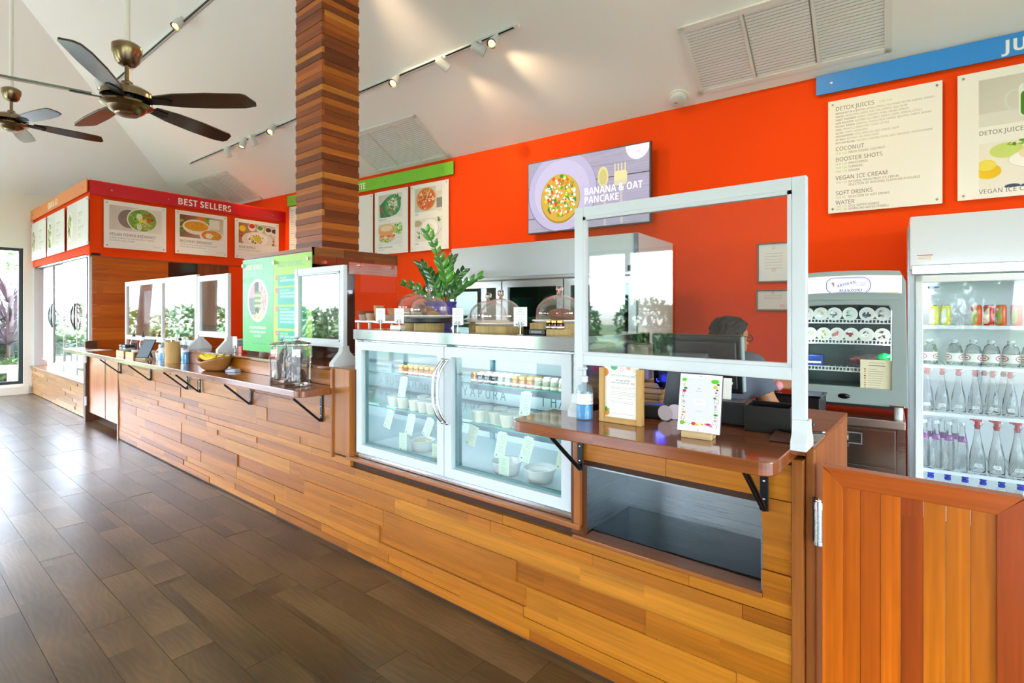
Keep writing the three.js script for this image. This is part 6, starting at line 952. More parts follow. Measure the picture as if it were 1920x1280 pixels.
{
  const t = thing('cutlery_holder', 'tall bamboo cutlery holder on the counter shelf', 'holder', [-5.7, SH, -1.87]); G().lathe([[0, 0], [0.062, 0], [0.062, 0.2], [0.055, 0.2], [0.055, 0.01], [0, 0.01]], 0, 0, 0, 28).wood(1).build('cup', M.bamboo, t); G().span(-0.075, -0.055, 0, 0.215, -0.04, 0.04, 0.004).wood(1).build('side_slat', M.bambooPale, t);
  [[-0.02, 0.0, 0.26, 0x23262b, 'dark handled fork'], [0.02, 0.02, 0.25, 0xe9ecec, 'white plastic spoon'], [0.03, -0.02, 0.26, 0xdde4e4, 'white plastic knife']].forEach(([x, z, h, c, n]) => { const u = thing('utensil', n + ' standing in the bamboo cutlery holder', 'cutlery', [-5.7 + x, SH + 0.011, -1.87 + z]); u.rotation.z = -x * 3; G().span(-0.008, 0.008, 0, h * 0.75, -0.002, 0.002, 0.001).build('handle', std(c, 0.4), u); G().sph(0, h * 0.85, 0, 0.02, 0.8, 1.5, 0.25, 12, 8).build('head', std(c, 0.4), u); });
  sanitizer('small hand sanitizer bottle with blue gel beside the bamboo holder', [-5.9, SH, -1.86], 0.042, 0.27, 0.45); sanitizer('hand sanitizer bottle half hidden behind the bamboo holder', [-5.55, SH, -1.93], 0.036, 0.25, 0.6);
  const tb = thing('tablet', 'dark tablet on a low stand seen from its side at the far counter shelf', 'tablet', [-6.33, SH, -1.84], 0.5); { const g = G().box(0, 0.105, 0, 0.15, 0.21, 0.009, 0.004, [-0.5, 0, 0]); g.build('case', std(0x1d2023, 0.4), tb); printBoard('screen', 0.135, 0.19, 0.0006, std(0x76838c, 0.08), M.black, tb, [0, 0.1075, 0.0045]).rotation.x = -0.5; G().span(-0.06, 0.06, 0, 0.016, -0.02, 0.07, 0.003).wood(0).build('stand', M.bambooPale, tb); G().box(0, 0.06, -0.05, 0.02, 0.13, 0.006, 0, [0.35, 0, 0]).build('strut', M.black, tb); }
  [[-6.95, 'wooden tray holding two black-lidded jars, farther of two'], [-6.63, 'wooden tray beside the dark tablet, nearer of two']].forEach(([x, label], i) => { const b = thing('wooden_tray', label, 'tray', [x, SH, -1.84]); G().span(-0.13, 0.13, 0, 0.008, -0.06, 0.06).build('bottom', M.bamboo, b); for (const s of [-1, 1]) { G().span(-0.13, 0.13, 0, 0.062, s * 0.06 - 0.005, s * 0.06 + 0.005, 0.002).wood(0).build('long_side', M.bamboo, b); G().span(s * 0.13 - 0.005, s * 0.13 + 0.005, 0, 0.062, -0.055, 0.055, 0.002).wood(2).build('short_side', woodMat(0x8a5a2c, 0.5), b); } });
  [[-7.01, 'left'], [-6.89, 'right']].forEach(([x, s]) => { const j = thing('condiment_jar', 'square clear jar with a black lid, ' + s + ' in the far wooden tray', 'jar', [x, SH + 0.0085, -1.84]); G().span(-0.05, 0.05, 0, 0.085, -0.045, 0.045, 0.012).build('glass', std(0xdfe6e6, 0.1, 0, { transmission: 0.8, thickness: 0 }), j); G().span(-0.042, 0.042, 0.003, 0.05, -0.038, 0.038, 0.01).build('contents', std(0xc9c4b4, 0.8), j); G().span(-0.052, 0.052, 0.085, 0.115, -0.047, 0.047, 0.008).build('lid', M.black, j); });
  [[-7.3, -2.0, 0x1c1416, 'dark sauce bottle with a pouring spout at the far counter'], [-7.05, -2.02, 0x7a1414, 'red sauce bottle with a pouring spout at the far counter'], [-5.95, -2.02, 0xdfe6e8, 'pale clear bottle with a pouring spout behind the sanitizer']].forEach(([x, z, c, label], i) => { const b = thing('sauce_bottle', label, 'bottle', [x, SH, z]); G().lathe([[0, 0], [0.034, 0], [0.036, 0.006], [0.036, 0.13], [0.014, 0.175], [0.013, 0.2]], 0, 0, 0, 20).build('bottle', std(0xf0f4f4, 0.05, 0, { transmission: 0.92, thickness: 0 }), b); G().lathe([[0, 0.006], [0.032, 0.006], [0.032, 0.125], [0, 0.128]], 0, 0, 0, 18).build('sauce', std(c, 0.3), b); G().cyl([0, 0.195, 0], [0, 0.22, 0], 0.016, 0.014, 14).cyl([0, 0.22, 0], [0.012, 0.265, 0], 0.005, 0.003, 8).build('spout', M.black, b); });
  [[-6.47, -1.93, 'small white cup behind the dark tablet'], [-6.2, -1.92, 'small white cup right of the dark tablet'], [-6.66, -1.84, 'small white cup standing in the nearer wooden tray']].forEach(([x, z, label], i) => { const c = thing('paper_cup', label, 'cup', [x, SH + (i === 2 ? 0.0085 : 0), z]); G().lathe([[0, 0], [0.03, 0], [0.038, 0.07], [0.035, 0.07], [0.028, 0.006], [0, 0.006]], 0, 0, 0, 20).build('cup', M.paper, c); });
  const pm = thing('pepper_mill', 'small brass-coloured pepper mill behind the dark tablet', 'mill', [-6.58, SH, -1.945]); G().lathe([[0, 0], [0.022, 0], [0.016, 0.04], [0.014, 0.08], [0.02, 0.105], [0.01, 0.125], [0, 0.13]], 0, 0, 0, 18).build('body', std(0xd6b25a, 0.35), pm);
  const cl = thing('cloth', 'folded pale cloth on the counter shelf behind the wooden bowl', 'cloth', [-4.46, SH, -1.9], 0.4); G().span(-0.05, 0.05, 0, 0.012, -0.035, 0.035, 0.006).box(0.005, 0.017, 0, 0.07, 0.008, 0.06, 0.004, [0, 0.2, 0.05]).build('fold', std(0xcfd9e6, 0.9), cl);
}
// on the ledge: plates, card, cutlery, cups
{
  const LY = 1.1355, pl = thing('plate', 'white plate in the stack under the single clear screen', 'plate', [-5.36, LY, -2.42], 0, 'white plates stacked on the ledge'); G().lathe([[0, 0], [0.09, 0], [0.15, 0.012], [0.152, 0.015], [0.09, 0.006], [0, 0.006]], 0, 0, 0, 32).build('plate', M.frameWhite, pl); pl.userData.label = 'white plate at the bottom of the stack under the single clear screen'; for (let i = 1; i < 8; i++) copyOf(pl, [-5.36 + 0.002 * (i % 3), LY + i * 0.0105, -2.42], i, `white plate, ${ORD[i]} from the bottom of the stack under the clear screen`);
  standCard('white price card on a stand on the ledge left of the green poster', -4.9, LY, -2.1, 0, 0.05, 0.1);
  const R = mulberry(88); const sp0 = thing('wooden_cutlery', 'flat wooden spoon in the loose pile behind the narrow screen', 'cutlery', [0, 0, 0], 0, 'wooden cutlery piled on the ledge'); G().span(-0.075, 0.055, 0, 0.002, -0.006, 0.006, 0.001).sph(0.065, 0.001, 0, 0.02, 1, 0.12, 0.7, 10, 6).build('spoon', M.bambooPale, sp0); for (let i = 0; i < 14; i++) { const p = [-3.5 + R() * 0.22, LY + 0.002 + i * 0.0035, -2.22 - R() * 0.14]; const o = i ? copyOf(sp0, p, R() * 3) : sp0; o.position.set(...p); o.rotation.y = R() * 3; }
  const c = thing('cup_stack', 'tall stack of black and white cups left of the green poster', 'cups', [-4.78, LY, -2.3]); for (let i = 0; i < 7; i++) { G().lathe([[0.036, i * 0.05], [0.042, i * 0.05 + 0.048], [0.034, i * 0.05 + 0.048]], 0, 0, 0, 18).build('cup', i % 2 ? M.black : M.paper, c); }
  const m = thing('menu_holder', 'small red block at the foot of the green poster', 'block', [-4.755, LY, -2.1]); G().span(-0.03, 0.03, 0, 0.06, -0.03, 0.02, 0.004).build('block', std(0xd8300f, 0.4), m);
}
// ------------------------------------------------------------------ at the till
const CT0 = 1.0705;
sanitizer('tall hand sanitizer pump bottle with blue gel beside the framed notice', [-1.125, CT0, -1.83], 0.033, 0.205, 0.42);
{
  const t = thing('notice_frame', 'standing pale wooden frame with a printed notice on the worktop', 'frame', [-0.972, CT0, -1.83], 0.0), w = 0.178, h = 0.21, b = 0.02, d = 0.03;
  G().span(-w / 2, -w / 2 + b, 0, h, -d, 0, 0.002).wood(1).build('side_rail', M.bamboo, t); G().span(w / 2 - b, w / 2, 0, h, -d, 0, 0.002).wood(1).build('side_rail', M.bamboo, t); G().span(-w / 2 + b, w / 2 - b, 0, b, -d, 0, 0.002).wood(0).build('bottom_rail', M.bamboo, t);
  printBoard('notice', w - 2 * b + 0.008, h - b + 0.01, 0.003, printMat(420, 580, (g, W, H) => {
    g.fillStyle = '#f4f3e9'; g.fillRect(0, 0, W, H); const R = mulberry(5); ell(g, W * 0.02, H * 0.12, 50, 46, '#e08a2a'); ell(g, W * 0.3, H * 0.0, 44, 40, '#35b26e'); ell(g, W * 0.52, H * 0.05, 20, 18, null, '#d99aa8', 6); ell(g, W * 0.72, H * 0.02, 26, 20, '#e6a79a'); ell(g, W * 0.93, H * 0.05, 34, 24, '#e9e2c4'); ell(g, W * 0.95, H * 0.14, 14, 8, '#d86a6a'); ell(g, W * 0.07, H * 0.9, 40, 34, '#ee8a2c'); blobs(g, W * 0.06, H * 0.84, 36, 22, 14, greens, 8, 18, R);
    txt(g, 'DISCOVER DELI & CAFE', W * 0.55, H * 0.19, 30, '#8fb49a', { align: 'center', bold: true, sx: 0.9 }); txt(g, 'WE ARE OPEN', W * 0.55, H * 0.28, 26, '#8d8a80', { align: 'center', bold: true }); txt(g, 'EVERY DAY FROM 8AM - 8PM', W * 0.55, H * 0.325, 23, '#8d8a80', { align: 'center', bold: true, sx: 0.9 });
    g.fillStyle = '#b5b2a6'; for (const y of [0.39, 0.42, 0.48, 0.51, 0.54, 0.6, 0.66, 0.69]) g.fillRect(W * 0.2, H * y, W * (0.6 + R() * 0.14), 4); g.fillRect(W * 0.25, H * 0.9, W * 0.6, 4);
  }, 0.4), M.paper, t, [0, b + (h - b + 0.01) / 2 - 0.004, -0.015]);
  G().span(-w / 2 + b, w / 2 - b, b, h - 0.004, -d + 0.002, -0.019).wood(1).build('back_board', M.bambooPale, t);
}
{
  const t = thing('tablet', 'white tablet with a fruit-bordered screen on a pale wooden stand', 'tablet', [-0.66, CT0, -1.8], 0.06), tilt = -0.2, w = 0.146, h = 0.2;
  const gr = new THREE.Group(); gr.name = 'case'; gr.position.set(0, 0.016, 0.0); gr.rotation.x = tilt; t.add(gr);
  G().span(-w / 2, w / 2, 0, h, -0.012, 0, 0.0055).build('shell', std(0x2b2629, 0.4), gr); G().span(-w / 2 + 0.002, w / 2 - 0.002, 0.002, h - 0.002, -0.001, 0.0008, 0.0008).build('bezel', std(0xf2f1ef, 0.2), gr);
  const tex = canvasTex(512, 700, (g, W, H) => { const R = mulberry(6); g.fillStyle = '#eef6fb'; g.fillRect(0, 0, W, H); const edge = ['#46d23a', '#2f9a3a', '#e84a3a', '#f0a02a', '#8fc93a', '#d9307a', '#c7a2c9', '#5a4a3a', '#e9d23a']; const put = (x, y, s) => { const c = edge[Math.floor(R() * 9)]; if (R() < 0.35) ell(g, x, y, s, s * 0.9, '#ffffff', c, 5); else ell(g, x, y, s, s * (0.5 + R() * 0.5), c); }; for (let i = 0; i < 17; i++) { put(14 + R() * 40, 30 + i * 40, 10 + R() * 18); put(W - 14 - R() * 44, 30 + i * 40, 10 + R() * 20); } for (let i = 0; i < 12; i++) put(30 + i * 40, H - 14 - R() * 36, 12 + R() * 22); ell(g, W * 0.88, H * 0.04, 52, 34, '#5ae02a'); ell(g, W * 0.06, H * 0.03, 32, 24, '#4adf34'); g.strokeStyle = '#8a9aa8'; g.lineWidth = 5; g.beginPath(); g.arc(W * 0.47, H * 0.235, 20, PI * 1.1, PI * 1.9); g.stroke(); txt(g, 'WELCOME', W * 0.47, H * 0.275, 17, '#8a9aa8', { align: 'center' }); g.fillStyle = '#ffffff'; g.fillRect(W * 0.32, H * 0.43, W * 0.34, H * 0.13); g.strokeStyle = '#dfe6ea'; g.lineWidth = 2; g.strokeRect(W * 0.32, H * 0.43, W * 0.34, H * 0.13); g.fillStyle = '#a9b4bc'; g.fillRect(W * 0.4, H * 0.465, W * 0.18, 4); g.fillRect(W * 0.37, H * 0.49, W * 0.24, 3); g.fillRect(W * 0.4, H * 0.68, W * 0.18, 3); });
  printBoard('screen', w - 0.02, h - 0.038, 0.0006, std(0x000000, 0.1, 0, { emissive: 0xffffff, emissiveMap: tex, emissiveIntensity: 0.98 }), M.black, gr, [0, h / 2 + 0.002, 0.0011]);
  G().cyl([0, 0.0095, 0.0008], [0, 0.0095, 0.0016], 0.005, 0.005, 4).build('home_button', std(0xc9c9c9, 0.3), gr); G().sph(0, h - 0.008, 0.0009, 0.002, 1, 1, 0.3, 8, 6).build('camera_dot', M.black, gr);
  G().span(-0.05, 0.05, 0, 0.02, -0.035, 0.022, 0.002).wood(0).build('stand', M.bambooPale, t);
}
{
  const t = thing('point_of_sale_monitor', 'black till monitor seen from behind on a grey stand', 'monitor', [-0.85, CT0, -2.3], -0.05), blk = std(0x14171a, 0.3), W = 0.4;
  const s = new THREE.Group(); s.name = 'display'; s.position.set(0.0, 0.085, 0.0); s.rotation.x = 0.12; t.add(s);
  G().span(-W / 2, W / 2, 0, 0.245, -0.03, 0.0, 0.012).build('housing', blk, s); G().span(-W / 2 + 0.03, W / 2 - 0.02, 0.02, 0.22, -0.002, 0.014, 0.012).build('back_cover', std(0x1c2024, 0.3), s); printBoard('screen', W - 0.02, 0.22, 0.001, std(0x1a2630, 0.1), M.black, s, [0, 0.122, -0.031]).rotation.y = PI;
  G().span(-W / 2, -W / 2 + 0.05, -0.015, 0.1, -0.025, 0.008, 0.014).build('side_module', M.blackGloss, s); G().span(W / 2 - 0.005, W / 2 + 0.002, 0.01, 0.24, -0.028, -0.002, 0.002).build('edge_strip', std(0x9fb3b5, 0.3), s);
  G().box(W / 2 - 0.05, 0.05, 0.015, 0.028, 0.01, 0.001).build('label', M.paper, s); const ring = G(); const pts = []; for (let i = 0; i <= 10; i++) { const a = PI * (0.85 + i * 0.1); pts.push([-W / 2 + 0.03 + 0.01 * Math.cos(a), 0.035 + 0.009 * Math.sin(a), 0.0095]); } ring.tube(pts, 0.0016, 14, 6).build('power_light', std(0x2030ff, 0.4, 0, { emissive: 0x3040ff, emissiveIntensity: 4 }), s);
  const L = new THREE.PointLight(0x3040ff, 0.02); L.name = 'power_light'; L.position.set(-1.0, CT0 + 0.12, -2.27); scene.add(L);
  G().ext([[-0.12, 0], [0.09, 0], [0.06, 0.24], [-0.09, 0.24]], 0.05, new THREE.Matrix4().makeRotationX(-0.05).setPosition(0, 0.004, 0.012), 0.006).build('stand', std(0x3c4044, 0.35), t); G().span(-0.14, 0.12, 0, 0.012, -0.08, 0.1, 0.005).build('foot', std(0x2a2d30, 0.35), t);
}
{
  const t = thing('card_box', 'black open-topped box on the worktop behind the tablet', 'box', [-0.505, CT0, -2.1], 0.1), w = 0.075, h = 0.09, d = 0.07; G().span(-w, w, 0, 0.006, -d, d).build('bottom', M.black, t); G().span(-w, w, 0, h, d - 0.006, d, 0.002).build('front_panel', std(0x101413, 0.35), t); G().span(-w, w, 0, h, -d, -d + 0.006, 0.002).build('rear_panel', M.black, t); G().span(-w, -w + 0.006, 0, h, -d + 0.006, d - 0.006, 0.002).build('side_panel', M.black, t); G().span(w - 0.006, w, 0, h, -d + 0.006, d - 0.006, 0.002).build('side_panel', M.black, t);
  const p = thing('receipt_printer', 'dark receipt printer with a paper strip behind the tablet', 'printer', [-0.645, CT0, -2.13], 0.1); G().span(-0.06, 0.06, 0, 0.085, -0.06, 0.06, 0.008).build('body', std(0x1b1d1f, 0.35), p); G().box(-0.03, 0.12, 0.0, 0.05, 0.1, 0.0012, 0, [-0.2, 0, 0]).build('paper_strip', M.paper, p); G().span(-0.05, 0.05, 0.086, 0.089, 0.0, 0.05).build('lid', M.greyDark, p);
  const r = thing('card_reader', 'low black card reader left of the tablet', 'card reader', [-0.93, CT0, -2.03], 0.2); G().span(-0.09, 0.05, 0, 0.05, -0.05, 0.03, 0.01).build('body', std(0x1d1a1c, 0.35), r); G().span(-0.08, 0.04, 0.0505, 0.053, -0.045, 0.02).build('keypad', M.greyDark, r);
  [[-0.862, -2.0, 0, 'round white paper disc stood up left of the tablet'], [-0.842, -2.045, 0.5, 'second white paper disc just behind the first']].forEach(([x, z, a, label]) => { const c = thing('paper_disc', label, 'paper', [x, CT0, z], a); G().cyl([0, 0.03, -0.001], [0, 0.03, 0.001], 0.03, 0.03, 24).build('disc', std(0xe9dde0, 0.6), c); });
  const f = thing('bill_folder', 'brown leather bill folder lying at the right end of the worktop', 'folder', [-0.41, CT0, -2.0], 0.1); G().span(-0.06, 0.045, 0, 0.008, -0.09, 0.09, 0.003).build('cover', std(0x4a2c20, 0.45), f); G().span(-0.058, 0.043, 0.008, 0.012, -0.088, 0.088).build('flap', std(0x54342a, 0.4), f);
  const tr = thing('coin_tray', 'small oval black tray on the bill folder', 'tray', [-0.43, CT0 + 0.0125, -2.04]); G().lathe([[0, 0], [0.03, 0], [0.036, 0.006], [0.034, 0.006], [0.029, 0.003], [0, 0.003]], 0, 0, 0, 24).build('tray', std(0x2a1d1a, 0.25), tr); tr.scale.set(1, 1, 0.7);
  const pn = thing('pen', 'black pen on the worktop beside the bill folder', 'pen', [-0.375, CT0 + 0.0125, -2.04], 0.6); G().cyl([-0.05, 0.005, 0], [0.05, 0.005, 0], 0.0045, 0.0045, 10).build('barrel', M.black, pn); G().cyl([0.05, 0.005, 0], [0.06, 0.005, 0], 0.0045, 0.0015, 10).build('tip', M.chrome, pn);
}
// on the back counter: a dark box with a pink ball; far left: sheets of paper
{
  const b = thing('storage_box', 'black box on the back counter beside the cashier\'s elbow', 'box', [-0.76, 0.8805, -3.5]); G().span(-0.14, 0.2, 0, 0.13, -0.1, 0.1, 0.006).build('box', M.black, b); G().span(-0.145, 0.205, 0.13, 0.142, -0.105, 0.105, 0.004).build('lid', M.blackGloss, b);
  const p = thing('pink_ball', 'small pale pink ball on the black box beside the cashier', 'ball', [-0.795, 1.0525, -3.48]); G().sph(0, 0, 0, 0.03, 1, 1, 1, 24, 16).build('ball', std(0xe99aa6, 0.5), p); G().cyl([0, 0.028, 0], [0, 0.034, 0], 0.004, 0.003, 8).build('valve', std(0xd07a88, 0.5), p);
  const s = thing('menu_sheet', 'white paper sheets lying at the far end of the counter shelf', 'paper', [-8.3, 1.0105, -1.86], 0.2); G().box(0, 0.001, 0, 0.3, 0.0015, 0.2).box(0.05, 0.0025, 0.01, 0.3, 0.0012, 0.2, 0, [0, 0.2, 0]).build('sheets', M.paper, s);
}
// sticky notes and boxes behind the screen
{
  const b = thing('paper_stack', 'stack of pale wooden boards left of the till monitor', 'boards', [-1.1, CT0 - 0.001, -2.36]); for (let i = 0; i < 4; i++) G().box(0.002 * i, 0.012 + i * 0.026, 0, 0.16, 0.023, 0.14, 0.003, [0, i * 0.05, 0]).wood(0).build('board', M.bamboo, b);
  const n = thing('sticky_note', 'pink sticky note hanging on the case left of the till monitor', 'note', [-1.128, CT0 + 0.185, -2.285], 0.05); G().span(-0.022, 0.022, -0.05, 0.0, 0, 0.0008).build('sheet', std(0xf0208a, 0.6), n); G().span(-0.022, 0.022, 0.0, 0.006, -0.004, 0.0008).build('fold', std(0xf0208a, 0.6), n);
  const c = thing('grey_case', 'beige upright case behind the framed notice', 'case', [-1.12, CT0 + 0.112, -2.34]); G().span(-0.06, 0.05, 0, 0.16, -0.05, 0.05, 0.012).build('case', std(0x9c8a78, 0.5), c); G().span(-0.04, 0.03, 0.16, 0.165, -0.03, 0.03).build('cap', M.greyDark, c);
  const k = thing('back_counter', 'low back counter with an orange front behind the cashier', 'counter', wp(-1.55, 0, 0.75), TH); G().span(-0.55, 0.5, 0.84, 0.88, -0.65, 0.0, 0.004).build('top', std(0xe6dccd, 0.4), k); G().span(-0.54, 0.49, 0.02, 0.84, -0.64, -0.03).build('cabinet', M.orangeDeep, k); G().span(-0.54, 0.49, 0, 0.02, -0.6, -0.06).build('plinth', M.black, k);
}
// ------------------------------------------------------------------ the cashier, seen from behind
{
  const px = -0.985, pz = -2.86, yaw = Math.atan2(0.13, -0.99);   // local z points where the person faces, local x to the person's left
  const P = thing('person', 'person in a grey t-shirt with dark hair and glasses bending behind the till monitor', 'person', [px, 0, pz]); P.rotation.y = yaw;
  const L = (r, y, f) => V(-r, y, f);                              // right, up, forward
  const smin = (a, b, k) => { const h = Math.max(k - Math.abs(a - b), 0) / k; return Math.min(a, b) - h * h * k * 0.25; };
  function cap(p, a, b, ra, rb) { const ba = b.clone().sub(a), pa = p.clone().sub(a), h = Math.min(1, Math.max(0, pa.dot(ba) / ba.lengthSq())); return pa.addScaledVector(ba, -h).length() - (ra + (rb - ra) * h); }
  function blobMesh(name, prims, c, size, res, mat, parent, k = 0.03, cut, fuzz = 0) {
    const mc = new MarchingCubes(res, mat, false, false, 400000), half = size / 2; mc.isolation = 0; const p = V(0, 0, 0);
    const boxes = prims.map((q) => { const r = Math.max(q[2], q[3]) + 0.08; return [Math.min(q[0].x, q[1].x) - r, Math.max(q[0].x, q[1].x) + r, Math.min(q[0].y, q[1].y) - r, Math.max(q[0].y, q[1].y) + r, Math.min(q[0].z, q[1].z) - r, Math.max(q[0].z, q[1].z) + r]; });
    for (let z = 0; z < res; z++) for (let y = 0; y < res; y++) for (let x = 0; x < res; x++) {
      p.set(c.x + (x - res / 2) / (res / 2) * half, c.y + (y - res / 2) / (res / 2) * half, c.z + (z - res / 2) / (res / 2) * half);
      let d = 0.08; for (let i = 0; i < prims.length; i++) { const b = boxes[i]; if (p.x < b[0] || p.x > b[1] || p.y < b[2] || p.y > b[3] || p.z < b[4] || p.z > b[5]) continue; const q = prims[i]; let e; if (q[4]) { const l = p.clone().sub(q[0]); e = (Math.sqrt((l.x / q[4][0]) ** 2 + (l.y / q[4][1]) ** 2 + (l.z / q[4][2]) ** 2) - 1) * Math.min(...q[4]); } else e = cap(p, q[0], q[1], q[2], q[3]); d = smin(d, e, k); }
      if (fuzz) d += fuzz * (nA((p.x + p.z * 0.4) * 130 + 500, p.y * 30 + 500) - 0.5) + fuzz * 0.6 * (nB(p.z * 90 + 300, (p.y + p.x) * 60 + 300) - 0.5);
      if (cut) d = Math.max(d, cut(p));
      mc.field[x + y * res + z * res * res] = -d;
    }
    mc.update(); const n = mc.count, pos = new Float32Array(n * 3), nor = new Float32Array(n * 3);
    for (let i = 0; i < n; i++) { for (let a = 0; a < 3; a++) { pos[i * 3 + a] = [c.x, c.y, c.z][a] + mc.positionArray[i * 3 + a] * half; nor[i * 3 + a] = mc.normalArray[i * 3 + a]; } }
    const g = new THREE.BufferGeometry(); g.setAttribute('position', new THREE.BufferAttribute(pos, 3)); g.setAttribute('normal', new THREE.BufferAttribute(nor, 3)); g.setAttribute('uv', new THREE.BufferAttribute(new Float32Array(n * 2), 2));
    if (!name) return g; const m = new THREE.Mesh(g, mat); m.name = name; parent.add(m); return m;
  }
  const el = (c, r) => [c, c, Math.max(...r), Math.max(...r), r];
  const skin = std(0xb07a52, 0.55), shirt = std(0x59616d, 0.85), hairM = std(0x0b0909, 0.75), trousers = std(0x23262c, 0.85);
  const neck = L(0, 1.255, 0.17), head = L(0.0, 1.352, 0.235), shR = L(0.168, 1.205, 0.13), shL = L(-0.168, 1.205, 0.13), elR = L(0.262, 0.99, 0.16), elL = L(-0.255, 0.99, 0.2), wrR = L(0.16, 0.945, 0.37), wrL = L(-0.14, 0.945, 0.4), hip = L(0, 0.9, 0.0), chest = L(0, 1.1, 0.09);
  const hand = (w, s, dir) => { const f = dir.clone().normalize(), side = L(s, 0, 0).sub(L(0, 0, 0)), o = []; const palm = w.clone().addScaledVector(f, 0.045); o.push([w, palm, 0.022, 0.028], [w.clone().addScaledVector(side, -0.0), palm.clone().addScaledVector(side, 0.022), 0.018, 0.018], [w, palm.clone().addScaledVector(side, -0.022), 0.018, 0.018]); for (let i = 0; i < 4; i++) { const k = (i - 1.5) * 0.0195, b = palm.clone().addScaledVector(side, k).addScaledVector(f, 0.02), len = [0.036, 0.042, 0.039, 0.03][i], m = b.clone().addScaledVector(f, len).add(V(0, -0.012, 0)), t = m.clone().addScaledVector(f, len * 0.6).add(V(0, -0.022, 0)); o.push([b, m, 0.0092, 0.0085], [m, t, 0.0083, 0.0072]); } const tb = w.clone().addScaledVector(f, 0.02).addScaledVector(side, -s * s * 0.03), tm = tb.clone().addScaledVector(side, -0.02).addScaledVector(f, 0.03).add(V(0, -0.008, 0)); o.push([tb, tm, 0.012, 0.0098], [tm, tm.clone().addScaledVector(f, 0.028).add(V(0, -0.012, 0)), 0.0095, 0.008]); return o; };
  const bodyPrims = [[hip.clone().add(V(-0.07, 0, 0)), hip.clone().add(V(0.07, 0, 0)), 0.095, 0.095], [hip, chest, 0.1, 0.115], [chest, neck, 0.115, 0.06], [L(-0.09, 1.13, 0.1), L(0.09, 1.13, 0.1), 0.1, 0.1], [shR, L(0.02, 1.24, 0.16), 0.055, 0.06], [shL, L(-0.02, 1.24, 0.16), 0.055, 0.06], [neck, L(0, 1.31, 0.215), 0.055, 0.05], [shR, elR, 0.05, 0.04], [elR, wrR, 0.041, 0.026], [shL, elL, 0.05, 0.04], [elL, wrL, 0.041, 0.026]];
  const leg = (s) => { const h = L(s * 0.09, 0.88, 0.0), k = L(s * 0.1, 0.48, 0.03), a = L(s * 0.1, 0.085, -0.03); return [[h, k, 0.085, 0.058], [k, a, 0.056, 0.038], [a, L(s * 0.11, 0.035, 0.1), 0.036, 0.03], [a, L(s * 0.1, 0.035, -0.05), 0.036, 0.034]]; };
  bodyPrims.push(...leg(1), ...leg(-1));
  const yawH = 0.5, hd = (r, y, f) => { const c = Math.cos(yawH), s = Math.sin(yawH); return L(0 + r * c + f * s, head.y + y, 0.235 + f * c - r * s); };  // the head turned to the right
  const bg = [blobMesh(null, bodyPrims, V(0, 0.72, 0.12), 1.52, 116, skin, null)];
  bg.push(blobMesh(null, [el(head, [0.074, 0.1, 0.088]), [hd(0, 0.01, -0.02), hd(0, 0.02, 0.03), 0.078, 0.07], [hd(0, -0.05, 0.05), hd(0, -0.085, 0.07), 0.045, 0.03], [hd(0, -0.005, 0.085), hd(0, -0.03, 0.108), 0.01, 0.014], [hd(0.086, 0.002, 0.004), hd(0.088, -0.03, 0.006), 0.016, 0.011], [hd(-0.086, 0.002, 0.004), hd(-0.088, -0.03, 0.006), 0.016, 0.011], [hd(-0.018, -0.056, 0.088), hd(0.018, -0.056, 0.088), 0.008, 0.008], [L(0, 1.26, 0.18), hd(0, -0.05, -0.02), 0.05, 0.05]], head, 0.36, 96, skin, null, 0.02));
  bg.push(blobMesh(null, hand(wrR, 1, wrR.clone().sub(elR)), wrR.clone().add(V(0, 0, 0.06)), 0.34, 88, skin, null, 0.01), blobMesh(null, hand(wrL, -1, wrL.clone().sub(elL)), wrL.clone().add(V(0, 0, 0.06)), 0.34, 88, skin, null, 0.01));
  const body = new THREE.Mesh(mergeGeometries(bg), skin); body.name = 'body'; P.add(body);
  const up = (l, k) => l.map((q) => q[4] ? q : [q[0], q[1], q[2] + k, q[3] + k]);
  const slR = shR.clone().lerp(elR, 0.62), slL = shL.clone().lerp(elL, 0.62);
  const shirtPrims = up([...bodyPrims.slice(0, 2), [chest, L(0, 1.225, 0.155), 0.115, 0.075], ...bodyPrims.slice(3, 6), [shR, slR, 0.054, 0.056], [shL, slL, 0.054, 0.056]], 0.012);
  const dR = slR.clone().sub(shR).normalize(), dL = slL.clone().sub(shL).normalize();
  const nk = neck.clone(), nd = V(0, 0.8, 0.6).normalize();
  blobMesh('t_shirt', shirtPrims, V(0, 1.04, 0.1), 0.78, 90, shirt, P, 0.035, (p) => { let d = p.clone().sub(slR).dot(dR); if (p.x > -0.12) d = -1; let e = p.clone().sub(slL).dot(dL); if (p.x < 0.12) e = -1; return Math.max(d, e, p.clone().sub(nk).dot(nd) - 0.012, 0.84 - p.y); });
  blobMesh('trousers', up([...bodyPrims.slice(0, 1), ...leg(1).slice(0, 2), ...leg(-1).slice(0, 2)], 0.014), V(0, 0.5, 0.03), 1.1, 84, trousers, P, 0.02, (p) => Math.max(0.1 - p.y, p.y - 0.93));
  blobMesh('shoes', up([...leg(1).slice(2), ...leg(-1).slice(2)], 0.006), V(0, 0.08, 0.02), 0.44, 64, M.black, P, 0.02, (p) => p.y - 0.085);
  // hair: a cap over skull and nape, shorn at the ears and the face
  const ax = hd(0, 0, 1).sub(hd(0, 0, 0)).normalize();
